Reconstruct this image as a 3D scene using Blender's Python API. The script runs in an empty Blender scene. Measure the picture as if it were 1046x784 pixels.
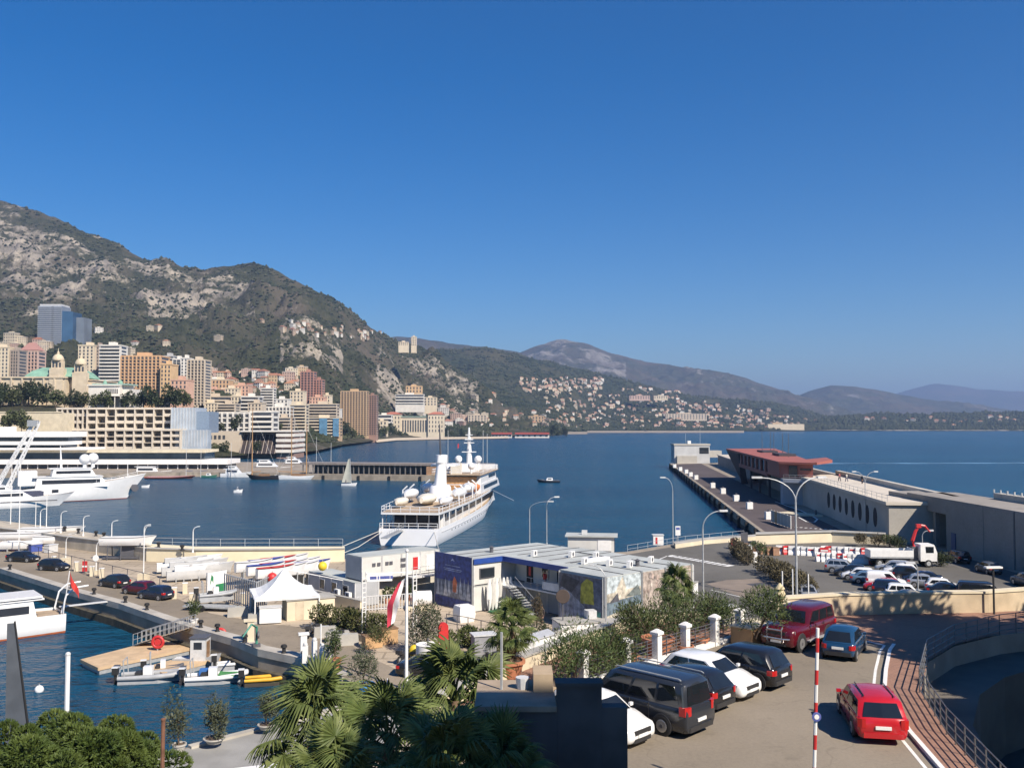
import bpy, bmesh, math, random
import numpy as np
from mathutils import Vector, Matrix, noise
random.seed(7)
sc = bpy.context.scene
COL = sc.collection
PI = math.pi
R = math.radians

# ------------------------------------------------------------------ camera
F, CX, CY, HOR, H = 943.0, 523.0, 392.0, 433.0, 21.0      # photo pixels (1046 x 784), eye height above the sea
TH = math.atan((HOR - CY) / F)
cam_d = bpy.data.cameras.new('camera')
cam_d.sensor_width = 36.0
cam_d.lens = 36.0 * F / 1046.0
cam_d.clip_start = 0.5
cam_d.clip_end = 60000
cam = bpy.data.objects.new('camera', cam_d)
COL.objects.link(cam)
cam.location = (0, 0, H)
cam.rotation_euler = (PI / 2 + TH, 0, 0)
sc.camera = cam

# ------------------------------------------------------------------ sky, sun, exposure
SUN_AZ, SUN_EL = R(138), R(42)          # clockwise from +Y (the view direction), and height
w = bpy.data.worlds.new('World')
sc.world = w
w.use_nodes = True
nt = w.node_tree
bg = nt.nodes['Background']
sky = nt.nodes.new('ShaderNodeTexSky')
sky.sky_type = 'NISHITA'
sky.sun_disc = False
sky.sun_elevation = SUN_EL
sky.sun_rotation = SUN_AZ
sky.altitude = 30
sky.air_density = 1.0
sky.dust_density = 0.25
sky.ozone_density = 6.0
hsv = nt.nodes.new('ShaderNodeHueSaturation')      # the deep winter blue of this air
hsv.inputs['Saturation'].default_value = 1.36
hsv.inputs['Hue'].default_value = 0.506
nt.links.new(sky.outputs[0], hsv.inputs['Color'])
nt.links.new(hsv.outputs[0], bg.inputs[0])
bg.inputs[1].default_value = 0.065
ld = bpy.data.lights.new('sun', 'SUN')
ld.energy = 4.2
ld.angle = R(0.5)
ld.color = (1.0, 0.90, 0.77)
sun = bpy.data.objects.new('sun', ld)
COL.objects.link(sun)
sdir = Vector((math.sin(SUN_AZ) * math.cos(SUN_EL), math.cos(SUN_AZ) * math.cos(SUN_EL), math.sin(SUN_EL)))
sun.rotation_euler = sdir.to_track_quat('Z', 'Y').to_euler()
sun.location = (60, -60, 120)
sc.view_settings.view_transform = 'Standard'
sc.view_settings.look = 'None'
sc.view_settings.exposure = 0.82
sc.view_settings.gamma = 1.0
sc.cycles.use_adaptive_sampling = True
sc.cycles.adaptive_threshold = 0.02
sc.cycles.use_denoising = True
sc.cycles.max_bounces = 5
sc.cycles.diffuse_bounces = 2
sc.cycles.glossy_bounces = 3
sc.cycles.transmission_bounces = 3
sc.cycles.volume_bounces = 0
sc.cycles.transparent_max_bounces = 8
sc.cycles.caustics_reflective = False
sc.cycles.caustics_refractive = False
sc.cycles.time_limit = 900

# ------------------------------------------------------------------ helpers
def ray(u, v):
    return Vector((u - CX, F * math.cos(TH) - (CY - v) * math.sin(TH), F * math.sin(TH) + (CY - v) * math.cos(TH)))
def P(u, v, z=2.2):
    d = ray(u, v); t = (z - H) / d.z
    return Vector((d.x * t, d.y * t, z))
def Q(u, v, D):
    d = ray(u, v); t = D / d.y
    return Vector((d.x * t, D, H + d.z * t))
def lerp(a, b, t): return a + (b - a) * t

MATS = {}
def M(name, rgb=None, rough=0.7, var=0.12, scale=1.5, metal=0.0, bump=0.0, bscale=None, rnd=0.0, spec=0.5, alt=None, detail=4.0):
    """a procedural surface: base colour broken up by noise in object space; alt = a second colour mixed in by the noise"""
    if name in MATS: return MATS[name]
    m = bpy.data.materials.new(name); m.use_nodes = True; MATS[name] = m
    n = m.node_tree; b = n.nodes['Principled BSDF']
    b.inputs['Roughness'].default_value = rough
    b.inputs['Metallic'].default_value = metal
    b.inputs['Specular IOR Level'].default_value = spec
    tc = n.nodes.new('ShaderNodeTexCoord')
    nz = n.nodes.new('ShaderNodeTexNoise'); nz.inputs['Scale'].default_value = scale; nz.inputs['Detail'].default_value = detail
    n.links.new(tc.outputs['Object'], nz.inputs['Vector'])
    rp = n.nodes.new('ShaderNodeValToRGB')
    a = alt if alt else tuple(min(1, c * (1 + var)) for c in rgb)
    lo = rgb if alt else tuple(c * (1 - var) for c in rgb)
    rp.color_ramp.elements[0].color = (*lo, 1); rp.color_ramp.elements[0].position = 0.35
    rp.color_ramp.elements[1].color = (*a, 1); rp.color_ramp.elements[1].position = 0.65
    n.links.new(nz.outputs['Fac'], rp.inputs['Fac'])
    out = rp.outputs['Color']
    if rnd:
        oi = n.nodes.new('ShaderNodeObjectInfo')
        hs = n.nodes.new('ShaderNodeHueSaturation')
        mr = n.nodes.new('ShaderNodeMapRange'); mr.inputs['To Min'].default_value = 1 - rnd; mr.inputs['To Max'].default_value = 1 + rnd
        mh = n.nodes.new('ShaderNodeMapRange'); mh.inputs['To Min'].default_value = 0.5 - rnd * .06; mh.inputs['To Max'].default_value = 0.5 + rnd * .06
        n.links.new(oi.outputs['Random'], mr.inputs['Value']); n.links.new(mr.outputs[0], hs.inputs['Value'])
        n.links.new(oi.outputs['Random'], mh.inputs['Value']); n.links.new(mh.outputs[0], hs.inputs['Hue'])
        n.links.new(out, hs.inputs['Color']); out = hs.outputs['Color']
    n.links.new(out, b.inputs['Base Color'])
    if bump:
        bp = n.nodes.new('ShaderNodeBump'); bp.inputs['Strength'].default_value = bump
        nb = n.nodes.new('ShaderNodeTexNoise'); nb.inputs['Scale'].default_value = bscale or scale * 6; nb.inputs['Detail'].default_value = 5
        n.links.new(tc.outputs['Object'], nb.inputs['Vector']); n.links.new(nb.outputs['Fac'], bp.inputs['Height'])
        n.links.new(bp.outputs['Normal'], b.inputs['Normal'])
    return m
def ground(name, rgb, scale=.5, stain=.5, cracks=True, joints=0.0):
    """worn paving: fine grain, broad patches, dark stains, hairline cracks and (optionally) slab joints"""
    m = bpy.data.materials.new(name); m.use_nodes = True; MATS[name] = m
    n = m.node_tree; b = n.nodes['Principled BSDF']; b.inputs['Roughness'].default_value = .9; b.inputs['Specular IOR Level'].default_value = .25
    geo = n.nodes.new('ShaderNodeNewGeometry')
    def nz(sc_, det=5, rough=.6):
        t = n.nodes.new('ShaderNodeTexNoise'); t.inputs['Scale'].default_value = sc_; t.inputs['Detail'].default_value = det; t.inputs['Roughness'].default_value = rough
        n.links.new(geo.outputs['Position'], t.inputs['Vector']); return t.outputs['Fac']
    def rng_(src, a, c, lo, hi):
        r = n.nodes.new('ShaderNodeMapRange'); r.inputs['From Min'].default_value = a; r.inputs['From Max'].default_value = c; r.inputs['To Min'].default_value = lo; r.inputs['To Max'].default_value = hi; n.links.new(src, r.inputs['Value']); return r.outputs[0]
    def mul(a, c):
        x = n.nodes.new('ShaderNodeMath'); x.operation = 'MULTIPLY'; n.links.new(a, x.inputs[0]); n.links.new(c, x.inputs[1]); return x.outputs[0]
    f = mul(rng_(nz(.12*scale, 4), .35, .65, .84, 1.12), rng_(nz(7*scale, 6, .75), .3, .7, .88, 1.10))
    f = mul(f, rng_(nz(.7*scale, 7, .7), .56, .72, 1.0, 1 - .45*stain))
    if cracks:
        v = n.nodes.new('ShaderNodeTexVoronoi'); v.feature = 'DISTANCE_TO_EDGE'; v.inputs['Scale'].default_value = .16
        w_ = n.nodes.new('ShaderNodeTexNoise'); w_.inputs['Scale'].default_value = .5; n.links.new(geo.outputs['Position'], w_.inputs['Vector'])
        ad = n.nodes.new('ShaderNodeVectorMath'); ad.operation = 'MULTIPLY_ADD'; n.links.new(w_.outputs['Color'], ad.inputs[0]); ad.inputs[1].default_value = (3,3,0); n.links.new(geo.outputs['Position'], ad.inputs[2]); n.links.new(ad.outputs[0], v.inputs['Vector'])
        f = mul(f, rng_(v.outputs['Distance'], 0.0, .010, .86, 1.0))
    if joints:
        br = n.nodes.new('ShaderNodeTexBrick'); br.inputs['Scale'].default_value = joints; br.inputs['Mortar Size'].default_value = .012; br.inputs['Color1'].default_value = (1,1,1,1); br.inputs['Color2'].default_value = (.9,.9,.9,1); br.inputs['Mortar'].default_value = (.6,.6,.6,1)
        n.links.new(geo.outputs['Position'], br.inputs['Vector']); f = mul(f, br.outputs['Color'])
    mx = n.nodes.new('ShaderNodeMix'); mx.data_type = 'RGBA'; mx.blend_type = 'MULTIPLY'; mx.inputs[0].default_value = 1; mx.inputs[6].default_value = (*rgb, 1); n.links.new(f, mx.inputs[7]); n.links.new(mx.outputs[2], b.inputs['Base Color'])
    bp = n.nodes.new('ShaderNodeBump'); bp.inputs['Strength'].default_value = .25; bp.inputs['Distance'].default_value = .02; n.links.new(nz(18, 4, .7), bp.inputs['Height']); n.links.new(bp.outputs[0], b.inputs['Normal'])
    return m
def paint(name, rgb, rough=0.25, metal=0.0):
    m = M(name, rgb, rough, 0.04, 3.0, metal)
    m.node_tree.nodes['Principled BSDF'].inputs['Coat Weight'].default_value = 0.6
    m.node_tree.nodes['Principled BSDF'].inputs['Coat Roughness'].default_value = 0.08
    return m

class MB:
    def __init__(s): s.v = []; s.f = []; s.m = []
    def add(s, vs, fs, m=0):
        o = len(s.v); s.v.extend([tuple(p) for p in vs]); s.f.extend([tuple(i + o for i in f) for f in fs]); s.m.extend([m] * len(fs)); return s
    def box(s, x0, x1, y0, y1, z0, z1, m=0):
        return s.add([(x0,y0,z0),(x1,y0,z0),(x1,y1,z0),(x0,y1,z0),(x0,y0,z1),(x1,y0,z1),(x1,y1,z1),(x0,y1,z1)],
                     [(0,3,2,1),(4,5,6,7),(0,1,5,4),(1,2,6,5),(2,3,7,6),(3,0,4,7)], m)
    def cbox(s, c, d, rz=0.0, m=0, rx=0.0):
        Rm = Matrix.Rotation(rz, 3, 'Z') @ Matrix.Rotation(rx, 3, 'X'); c = Vector(c); vs = []
        for k in ((-1,-1,-1),(1,-1,-1),(1,1,-1),(-1,1,-1),(-1,-1,1),(1,-1,1),(1,1,1),(-1,1,1)):
            vs.append(c + Rm @ Vector((k[0]*d[0]/2, k[1]*d[1]/2, k[2]*d[2]/2)))
        return s.add(vs, [(0,3,2,1),(4,5,6,7),(0,1,5,4),(1,2,6,5),(2,3,7,6),(3,0,4,7)], m)
    def prism(s, poly, z0, z1, m=0, mt=None):
        n = len(poly); a = sum(poly[i][0]*poly[(i+1)%n][1] - poly[(i+1)%n][0]*poly[i][1] for i in range(n))
        if a < 0: poly = poly[::-1]
        vs = [(p[0], p[1], z0) for p in poly] + [(p[0], p[1], z1) for p in poly]
        s.add(vs, [tuple(range(n))[::-1]] + [(i, (i+1)%n, n+(i+1)%n, n+i) for i in range(n)], m)
        o = len(s.v) - 2*n; s.f.append(tuple(o + n + i for i in range(n))); s.m.append(m if mt is None else mt); return s
    def sheet(s, pts, m=0):
        n = len(pts); a = sum(pts[i][0]*pts[(i+1)%n][1] - pts[(i+1)%n][0]*pts[i][1] for i in range(n))
        if a < 0: pts = pts[::-1]
        return s.add(pts, [tuple(range(n))], m)
    def rings(s, rs, m=0, cap=True, closed=True):
        o = len(s.v); n = len(rs[0])
        for r in rs: s.v.extend([tuple(p) for p in r])
        for i in range(len(rs)-1):
            for j in range(n if closed else n-1):
                a = o+i*n+j; b = o+i*n+(j+1)%n
                s.f.append((a, b, b+n, a+n)); s.m.append(m)
        if cap and closed:
            s.f.append(tuple(o+j for j in range(n))[::-1]); s.m.append(m)
            s.f.append(tuple(o+(len(rs)-1)*n+j for j in range(n))); s.m.append(m)
        return s
    def tube(s, pts, r, n=6, m=0):
        pts = [Vector(p) for p in pts]; rs = r if isinstance(r, (list, tuple)) else [r]*len(pts)
        out = []
        for i, p in enumerate(pts):
            d = (pts[min(i+1, len(pts)-1)] - pts[max(i-1, 0)]).normalized()
            a = d.cross(Vector((0,0,1)));
            if a.length < 1e-3: a = Vector((1,0,0))
            a.normalize(); b = a.cross(d)
            out.append([p + (a*math.cos(k*2*PI/n) - b*math.sin(k*2*PI/n))*rs[i] for k in range(n)])
        return s.rings(out, m)
    def lathe(s, prof, n=12, m=0, c=(0,0,0), sx=1, sy=1):
        return s.rings([[(c[0]+sx*r*math.cos(k*2*PI/n), c[1]+sy*r*math.sin(k*2*PI/n), c[2]+z) for k in range(n)] for r, z in prof], m)
    def ball(s, c, r, n=10, k=6, m=0):
        rx, ry, rz = r if isinstance(r, (list, tuple)) else (r, r, r)
        return s.rings([[(c[0]+rx*math.sin(PI*(i+.02)/(k+.04))*math.cos(j*2*PI/n), c[1]+ry*math.sin(PI*(i+.02)/(k+.04))*math.sin(j*2*PI/n), c[2]-rz*math.cos(PI*(i+.02)/(k+.04))) for j in range(n)] for i in range(k+1)], m)
    def wheel(s, c, r, wd, ax=(0,1,0), n=16, m=0, inner=0.0):
        c = Vector(c); ax = Vector(ax).normalized(); a = ax.cross(Vector((0,0,1))).normalized(); b = a.cross(ax)
        rr = lambda q, d: [c + ax*d + (a*math.cos(k*2*PI/n) + b*math.sin(k*2*PI/n))*q for k in range(n)]
        return s.rings([rr(r*.94,-wd/2), rr(r,-wd/2+.03*r), rr(r,wd/2-.03*r), rr(r*.94,wd/2)], m)
    def build(s, name, mats, parent=None, loc=None, rz=0.0, smooth=0):
        me = bpy.data.meshes.new(name); me.from_pydata(s.v, [], s.f)
        mats = mats if isinstance(mats, (list, tuple)) else [mats]
        for m in mats: me.materials.append(m)
        if len(mats) > 1: me.polygons.foreach_set('material_index', s.m)
        me.validate()
        if smooth:
            me.shade_smooth(); me.set_sharp_from_angle(angle=R(smooth))
        o = bpy.data.objects.new(name, me); COL.objects.link(o)
        if parent is not None: o.parent = parent
        if loc is not None: o.location = loc
        if rz: o.rotation_euler.z = rz
        return o

def tag(o, label=None, cat=None, group=None, kind=None):
    if label: o['label'] = label
    if cat: o['category'] = cat
    if group: o['group'] = group
    if kind: o['kind'] = kind
    return o
def thing(name, label, cat, loc=(0,0,0), rz=0.0, group=None):
    o = bpy.data.objects.new(name, None); COL.objects.link(o); o.empty_display_size = 0.3
    o.location = loc; o.rotation_euler = (0, 0, rz)
    return tag(o, label, cat, group)
def struct(o): o['kind'] = 'structure'; return o
def recalc(o):
    bm = bmesh.new(); bm.from_mesh(o.data); bmesh.ops.recalc_face_normals(bm, faces=bm.faces); bm.to_mesh(o.data); bm.free(); return o
KIDS = {}
def copy_tree(o, parent=None):
    c = o.copy(); COL.objects.link(c)
    if parent is not None: c.parent = parent
    for ch in list(o.children): copy_tree(ch, c)
    return c
def dup(o, label, loc, rz=None, group=None, scale=None):
    c = copy_tree(o); c.location = loc
    if rz is not None: c.rotation_euler.z = rz
    if scale is not None: c.scale = scale if isinstance(scale, (tuple, list)) else (scale,)*3
    if label: c['label'] = label
    if group: c['group'] = group
    return c
def heading(hx, hy): return math.atan2(hy, hx)      # things are built facing +X

# common surfaces
WHITE = M('white_paint', (0.74, 0.73, 0.70), 0.5, 0.05, 2)
GALV = M('galvanised_steel', (0.42, 0.43, 0.43), 0.45, 0.1, 4, 0.3)
LGREY = M('light_grey_metal', (0.55, 0.55, 0.54), 0.5, 0.08, 3)
DGREY = M('dark_grey_metal', (0.09, 0.09, 0.1), 0.5, 0.1, 3)
BLACK = M('black_rubber', (0.015, 0.015, 0.016), 0.75, 0.1, 8)
GLASS = M('dark_glass', (0.02, 0.026, 0.032), 0.06, 0.1, 1, spec=0.7)
CGLASS = M('car_glass', (0.012, 0.015, 0.018), 0.04, 0.1, 1, spec=0.8)
STONE = M('quay_stone', (0.29, 0.245, 0.19), 0.85, 0.2, 0.35, bump=0.4, bscale=2.0)
CREAM = M('cream_render', (0.62, 0.54, 0.39), 0.85, 0.09, 0.4, bump=0.1)
WOODM = M('brown_wood', (0.22, 0.13, 0.07), 0.7, 0.25, 3)
TERRA = M('terracotta', (0.42, 0.17, 0.09), 0.8, 0.15, 3)
BARK = M('bark', (0.11, 0.08, 0.055), 0.9, 0.3, 6, bump=0.5)
RED = M('red_paint', (0.50, 0.03, 0.03), 0.45, 0.08, 3)
CONC = M('concrete', (0.36, 0.345, 0.31), 0.85, 0.13, 0.5, bump=0.15)
# ------------------------------------------------------------------ water
def water_mat():
    m = bpy.data.materials.new('sea_water'); m.use_nodes = True
    n = m.node_tree; b = n.nodes['Principled BSDF']
    b.inputs['Roughness'].default_value = 0.21
    b.inputs['IOR'].default_value = 1.333; b.inputs['Specular IOR Level'].default_value = 0.17      # steep little waves hide part of the grazing reflection
    geo = n.nodes.new('ShaderNodeNewGeometry')
    big = n.nodes.new('ShaderNodeTexNoise'); big.inputs['Scale'].default_value = 0.012; big.inputs['Detail'].default_value = 3
    mp0 = n.nodes.new('ShaderNodeMapping'); mp0.inputs['Scale'].default_value = (0.35, 1.6, 1)
    n.links.new(geo.outputs['Position'], mp0.inputs['Vector']); n.links.new(mp0.outputs[0], big.inputs['Vector'])
    cr = n.nodes.new('ShaderNodeValToRGB')
    cr.color_ramp.elements[0].position = 0.3; cr.color_ramp.elements[0].color = (0.004, 0.042, 0.088, 1)
    cr.color_ramp.elements[1].position = 0.7; cr.color_ramp.elements[1].color = (0.008, 0.066, 0.122, 1)
    n.links.new(big.outputs['Fac'], cr.inputs['Fac']); n.links.new(cr.outputs[0], b.inputs['Base Color'])
    def wave(scale, sx, sy, dist):
        mp = n.nodes.new('ShaderNodeMapping'); mp.inputs['Scale'].default_value = (sx, sy, 1); mp.inputs['Rotation'].default_value = (0, 0, R(20))
        nz = n.nodes.new('ShaderNodeTexNoise'); nz.inputs['Scale'].default_value = scale; nz.inputs['Detail'].default_value = 4
        n.links.new(geo.outputs['Position'], mp.inputs['Vector']); n.links.new(mp.outputs[0], nz.inputs['Vector'])
        bp = n.nodes.new('ShaderNodeBump'); bp.inputs['Distance'].default_value = dist; bp.inputs['Strength'].default_value = 1.0
        n.links.new(nz.outputs['Fac'], bp.inputs['Height']); return bp
    w1 = wave(1.1, 1, 1.5, 0.6); w2 = wave(0.22, 0.8, 1.6, 1.6)
    n.links.new(w1.outputs[0], w2.inputs['Normal']); n.links.new(w2.outputs[0], b.inputs['Normal'])
    return m
WATER = water_mat()
mb = MB(); mb.sheet([(-9000, -150, 0), (13000, -150, 0), (13000, 19000, 0), (-9000, 19000, 0)])
struct(mb.build('sea', WATER))
# boat wake far out
mb = MB(); a = Q(640, 475, 470); mb.sheet([(P(700, 473.0, 0.02)[0], P(700, 473.0, 0.02)[1], 0.02), (*P(1300, 471.6, 0.02)[:2], 0.02), (*P(1300, 472.6, 0.02)[:2], 0.02), (*P(700, 473.8, 0.02)[:2], 0.02)])
struct(mb.build('wake', M('wake_foam', (0.10, 0.20, 0.30), 0.5, 0.6, 0.05)))

# ------------------------------------------------------------------ hills
def terrain_mat(name, rockc, rockc2, greenc, greenc2, brown, s=1.0):
    m = bpy.data.materials.new(name); m.use_nodes = True
    n = m.node_tree; b = n.nodes['Principled BSDF']; b.inputs['Roughness'].default_value = 0.95; b.inputs['Specular IOR Level'].default_value = 0.1
    geo = n.nodes.new('ShaderNodeNewGeometry')
    at = n.nodes.new('ShaderNodeAttribute'); at.attribute_name = 'rock'
    def nz(scale, det=6, rough=0.6):
        t = n.nodes.new('ShaderNodeTexNoise'); t.inputs['Scale'].default_value = scale * s; t.inputs['Detail'].default_value = det; t.inputs['Roughness'].default_value = rough
        n.links.new(geo.outputs['Position'], t.inputs['Vector']); return t.outputs['Fac']
    def mix(f, a, c):
        x = n.nodes.new('ShaderNodeMix'); x.data_type = 'RGBA'
        n.links.new(f, x.inputs[0])
        for k, val in ((6, a), (7, c)):
            if isinstance(val, tuple): x.inputs[k].default_value = (*val, 1)
            else: n.links.new(val, x.inputs[k])
        return x.outputs[2]
    def rmp(src, lo, hi):
        r = n.nodes.new('ShaderNodeMapRange'); r.inputs['From Min'].default_value = lo; r.inputs['From Max'].default_value = hi; n.links.new(src, r.inputs['Value']); return r.outputs[0]
    rock = mix(rmp(nz(0.02), .4, .62), rockc, rockc2)
    green = mix(rmp(nz(0.055, 5, .7), .38, .62), greenc, greenc2)
    green = mix(rmp(nz(0.008), .46, .66), green, brown)
    add = n.nodes.new('ShaderNodeMath'); add.operation = 'ADD'; n.links.new(at.outputs['Fac'], add.inputs[0])
    sub = n.nodes.new('ShaderNodeMath'); sub.operation = 'MULTIPLY_ADD'; n.links.new(nz(0.05, 8, .72), sub.inputs[0]); sub.inputs[1].default_value = 1.5; s2 = n.nodes.new('ShaderNodeMath'); s2.operation = 'MULTIPLY_ADD'; n.links.new(nz(0.011, 6, .6), s2.inputs[0]); s2.inputs[1].default_value = 1.2; s2.inputs[2].default_value = -1.35; n.links.new(s2.outputs[0], sub.inputs[2])
    n.links.new(sub.outputs[0], add.inputs[1])
    col = mix(rmp(add.outputs[0], .34, .56), green, rock)
    n.links.new(col, b.inputs['Base Color'])
    bp = n.nodes.new('ShaderNodeBump'); bp.inputs['Distance'].default_value = 14 / s; bp.inputs['Strength'].default_value = 0.9
    n.links.new(nz(0.035, 8, .7), bp.inputs['Height']); n.links.new(bp.outputs[0], b.inputs['Normal'])
    return m
def hill(name, cols, mat, nu, nd, amp, rockf, back=600, backz=None, nscale=0.004, seed=0.0):
    """cols: list of (u, [(D, z or ('y',pix)), ...]); a height field running away from the eye, ridge at the last level and a back slope behind it"""
    us = np.array([c[0] for c in cols], float); L = len(cols[0][1])
    Dm = np.array([[q[0] for q in c[1]] for c in cols], float)
    Zm = np.array([[(q[1] if not isinstance(q[1], tuple) else Q(523, q[1][1], q[0]).z) for q in c[1]] for c in cols], float)
    uu = np.linspace(us[0], us[-1], nu); lv = np.linspace(0, L - 1, nd)
    ker = np.array([.25, .5, .25])
    verts = []; rock = []
    for u in uu:
        D = np.array([np.interp(u, us, Dm[:, k]) for k in range(L)]); Z = np.array([np.interp(u, us, Zm[:, k]) for k in range(L)])
        Dl = np.interp(lv, range(L), D); Zl = np.interp(lv, range(L), Z)
        for k in range(nd):
            d = Dl[k]; x = (u - CX) / (F * math.cos(TH)) * d
            t = lv[k] / (L - 1)
            p = Vector((x * nscale + seed, d * nscale, seed))
            rid = noise.ridged_multi_fractal(p, 0.9, 2.1, 6, 1.0, 2.0) - 1.1
            fb = noise.fractal(p * 1.7 + Vector((5, 5, 0)), 0.8, 2.2, 6)
            a = amp * min(1.0, max(0.0, (t - 0.18) * 2.5)) * lerp(1.0, .22, min(1, max(0, (t-.88)/.12)))
            crag = noise.ridged_multi_fractal(p * 4.3, 0.8, 2.2, 4, 1.0, 2.0) - 1.0
            z = Zl[k] + a * (0.42 * rid + 0.5 * fb + 0.2 * crag)
            verts.append((x, d, z)); rock.append(rockf(u, t, z, rid, fb))
        d = Dl[-1]; x = (u - CX) / (F * math.cos(TH)) * d; zb = Zl[-1]
        for k, (dd, fr) in enumerate(((.2, .9), (.5, .55), (1.0, -.02))):
            xx = x * (d + dd * back) / d
            verts.append((xx, d + dd * back, zb * fr)); rock.append(0.2)
    n2 = nd + 3
    fs = [(i*n2+k, (i+1)*n2+k, (i+1)*n2+k+1, i*n2+k+1) for i in range(nu-1) for k in range(n2-1)]
    me = bpy.data.meshes.new(name); me.from_pydata(verts, [], fs); me.materials.append(mat)
    at = me.attributes.new('rock', 'FLOAT', 'POINT'); at.data.foreach_set('value', np.array(rock, dtype=np.float32))
    me.shade_smooth()
    o = bpy.data.objects.new(name, me); COL.objects.link(o); struct(o)
    V = np.array(verts).reshape(nu, n2, 3)[:, :nd]
    return o, (uu, V)
def ground_at(hh, u, D):
    uu, V = hh; i = int(np.clip(np.searchsorted(uu, u), 1, len(uu)-1)); f = (u - uu[i-1]) / (uu[i] - uu[i-1])
    return float(lerp(np.interp(D, V[i-1,:,1], V[i-1,:,2]), np.interp(D, V[i,:,1], V[i,:,2]), min(1,max(0,f))))
Y = lambda v: ('y', v)
TM1 = terrain_mat('limestone_hill', (0.23, 0.205, 0.175), (0.43, 0.375, 0.30), (0.034, 0.040, 0.022), (0.068, 0.070, 0.040), (0.118, 0.10, 0.074))
TM2 = terrain_mat('wooded_hill', (0.26, 0.24, 0.20), (0.36, 0.33, 0.28), (0.028, 0.040, 0.022), (0.055, 0.064, 0.034), (0.075, 0.072, 0.042), 0.8)
TM3 = terrain_mat('bare_mountain', (0.22, 0.20, 0.18), (0.30, 0.28, 0.25), (0.05, 0.058, 0.038), (0.085, 0.082, 0.055), (0.13, 0.10, 0.075), 0.3)
sky_A = [(-260,150),(-100,190),(0,206),(30,215),(60,226),(90,240),(115,246),(140,262),(153,266),(168,262),(185,271),(208,275),(235,272),(262,268),(285,277),(310,290),(335,302),(355,315),(380,335),(400,345),(425,352),(445,362),(460,374),(480,384),(500,400),(520,424),(545,437)]
def skyA(u): return float(np.interp(u, [p[0] for p in sky_A], [p[1] for p in sky_A]))
def colA(u):
    s = skyA(u)
    if u <= 200: l = [(495, 2.4), (530, lerp(30, 9, max(0, u-60)/140)), (800, Y(400 if u > 60 else 392)), (1150, Y(375)), (1480, Y(342)), (1800, Y(lerp(300, 312, max(0,u)/200))), (2250 - max(0,u)*1.0, Y(s))]
    elif u <= 320: f = (u-200)/120; l = [(lerp(495,640,f), 2.4), (lerp(575,760,f), lerp(10,9,f)), (lerp(800,950,f), Y(lerp(404,432,f))), (1150, Y(lerp(384,393,f))), (1420, Y(lerp(350,352,f))), (1720, Y(lerp(315,322,f))), (lerp(2050,1950,f), Y(s))]
    else:
        f = (u-320)/225; D0 = np.interp(u, [320,335,350,370,385,425,460,500,545], [640,720,850,950,1090,1340,1430,1480,1540])
        yl = np.interp(u, [320,350,380,425,460,500,545], [433,435,428,428,433,436,439]); ym = lerp(yl, s, .29); yn = lerp(yl, s, .57); yo = lerp(yl, s, .79)
        l = [(D0, 2.2), (D0+lerp(120,70,f), lerp(8,5.5,f)), (D0+lerp(310,200,f), Y(yl)), (D0+lerp(510,300,f), Y(ym)), (D0+lerp(780,380,f), Y(yn)), (D0+lerp(1080,460,f), Y(yo)), (D0+lerp(1310,520,f), Y(s))]
    return (u, l)
def rockA(u, t, z, rid, fb):
    y = t
    v = 0.12 + 0.22 * rid
    if u < 260 and t > .80: v += 0.26 * (.4 if t > .96 else 1)
    elif u >= 200 and t > .6: v -= .08
    if 150 < u < 210 and .70 < t < .86: v += .28
    if 285 < u < 350 and .55 < t < .78: v += .30
    if 385 < u < 490 and .35 < t < .85: v += .24
    if t < .72 and u < 280: v -= .26
    return v
hillA, hA = hill('hill_with_cliffs', [colA(u) for u in list(range(-260, 0, 40)) + list(range(0, 546, 8))], TM1, 600, 260, 46, rockA, seed=3.0, nscale=0.0055)
hillB, hB = hill('wooded_hillside', [(430, [(1700,1),(1800,Y(436)),(2150,Y(418)),(2450,Y(400)),(2800,Y(378)),(3200,Y(357))]),
    (500, [(1560,1),(1760,Y(436)),(2050,Y(420)),(2450,Y(398)),(2850,Y(377)),(3250,Y(356))]), (530, [(1570,1),(1800,Y(436)),(2100,Y(424)),(2500,Y(404)),(2950,Y(380)),(3300,Y(362))]),
    (565, [(1650,1),(1850,Y(437)),(2200,Y(424)),(2600,Y(408)),(3000,Y(388)),(3400,Y(371))]), (600, [(2350,1),(2480,Y(437)),(2700,Y(427)),(3000,Y(413)),(3300,Y(397)),(3500,Y(379))]),
    (640, [(2400,1),(2550,Y(437)),(2800,Y(427)),(3050,Y(415)),(3350,Y(402)),(3600,Y(388))]), (700, [(2480,1),(2650,Y(437)),(2900,Y(429)),(3200,Y(421)),(3450,Y(413)),(3700,Y(404))]),
    (760, [(2620,1),(2780,Y(438)),(3000,Y(433)),(3250,Y(427)),(3550,Y(418)),(3850,Y(408))]), (800, [(2700,1),(2850,Y(438)),(3100,Y(434)),(3350,Y(428)),(3700,Y(422)),(4000,Y(413))]),
    (840, [(2760,1),(2900,Y(438.5)),(3200,Y(436)),(3450,Y(433)),(3800,Y(429)),(4100,Y(424))]), (880, [(2780,1),(2950,Y(439)),(3250,Y(437)),(3500,Y(436)),(3900,Y(434)),(4200,Y(432))])],
    TM2, 260, 90, 34, lambda u,t,z,r,f: -.12 + .2*r, seed=9.0, nscale=0.004)
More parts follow.
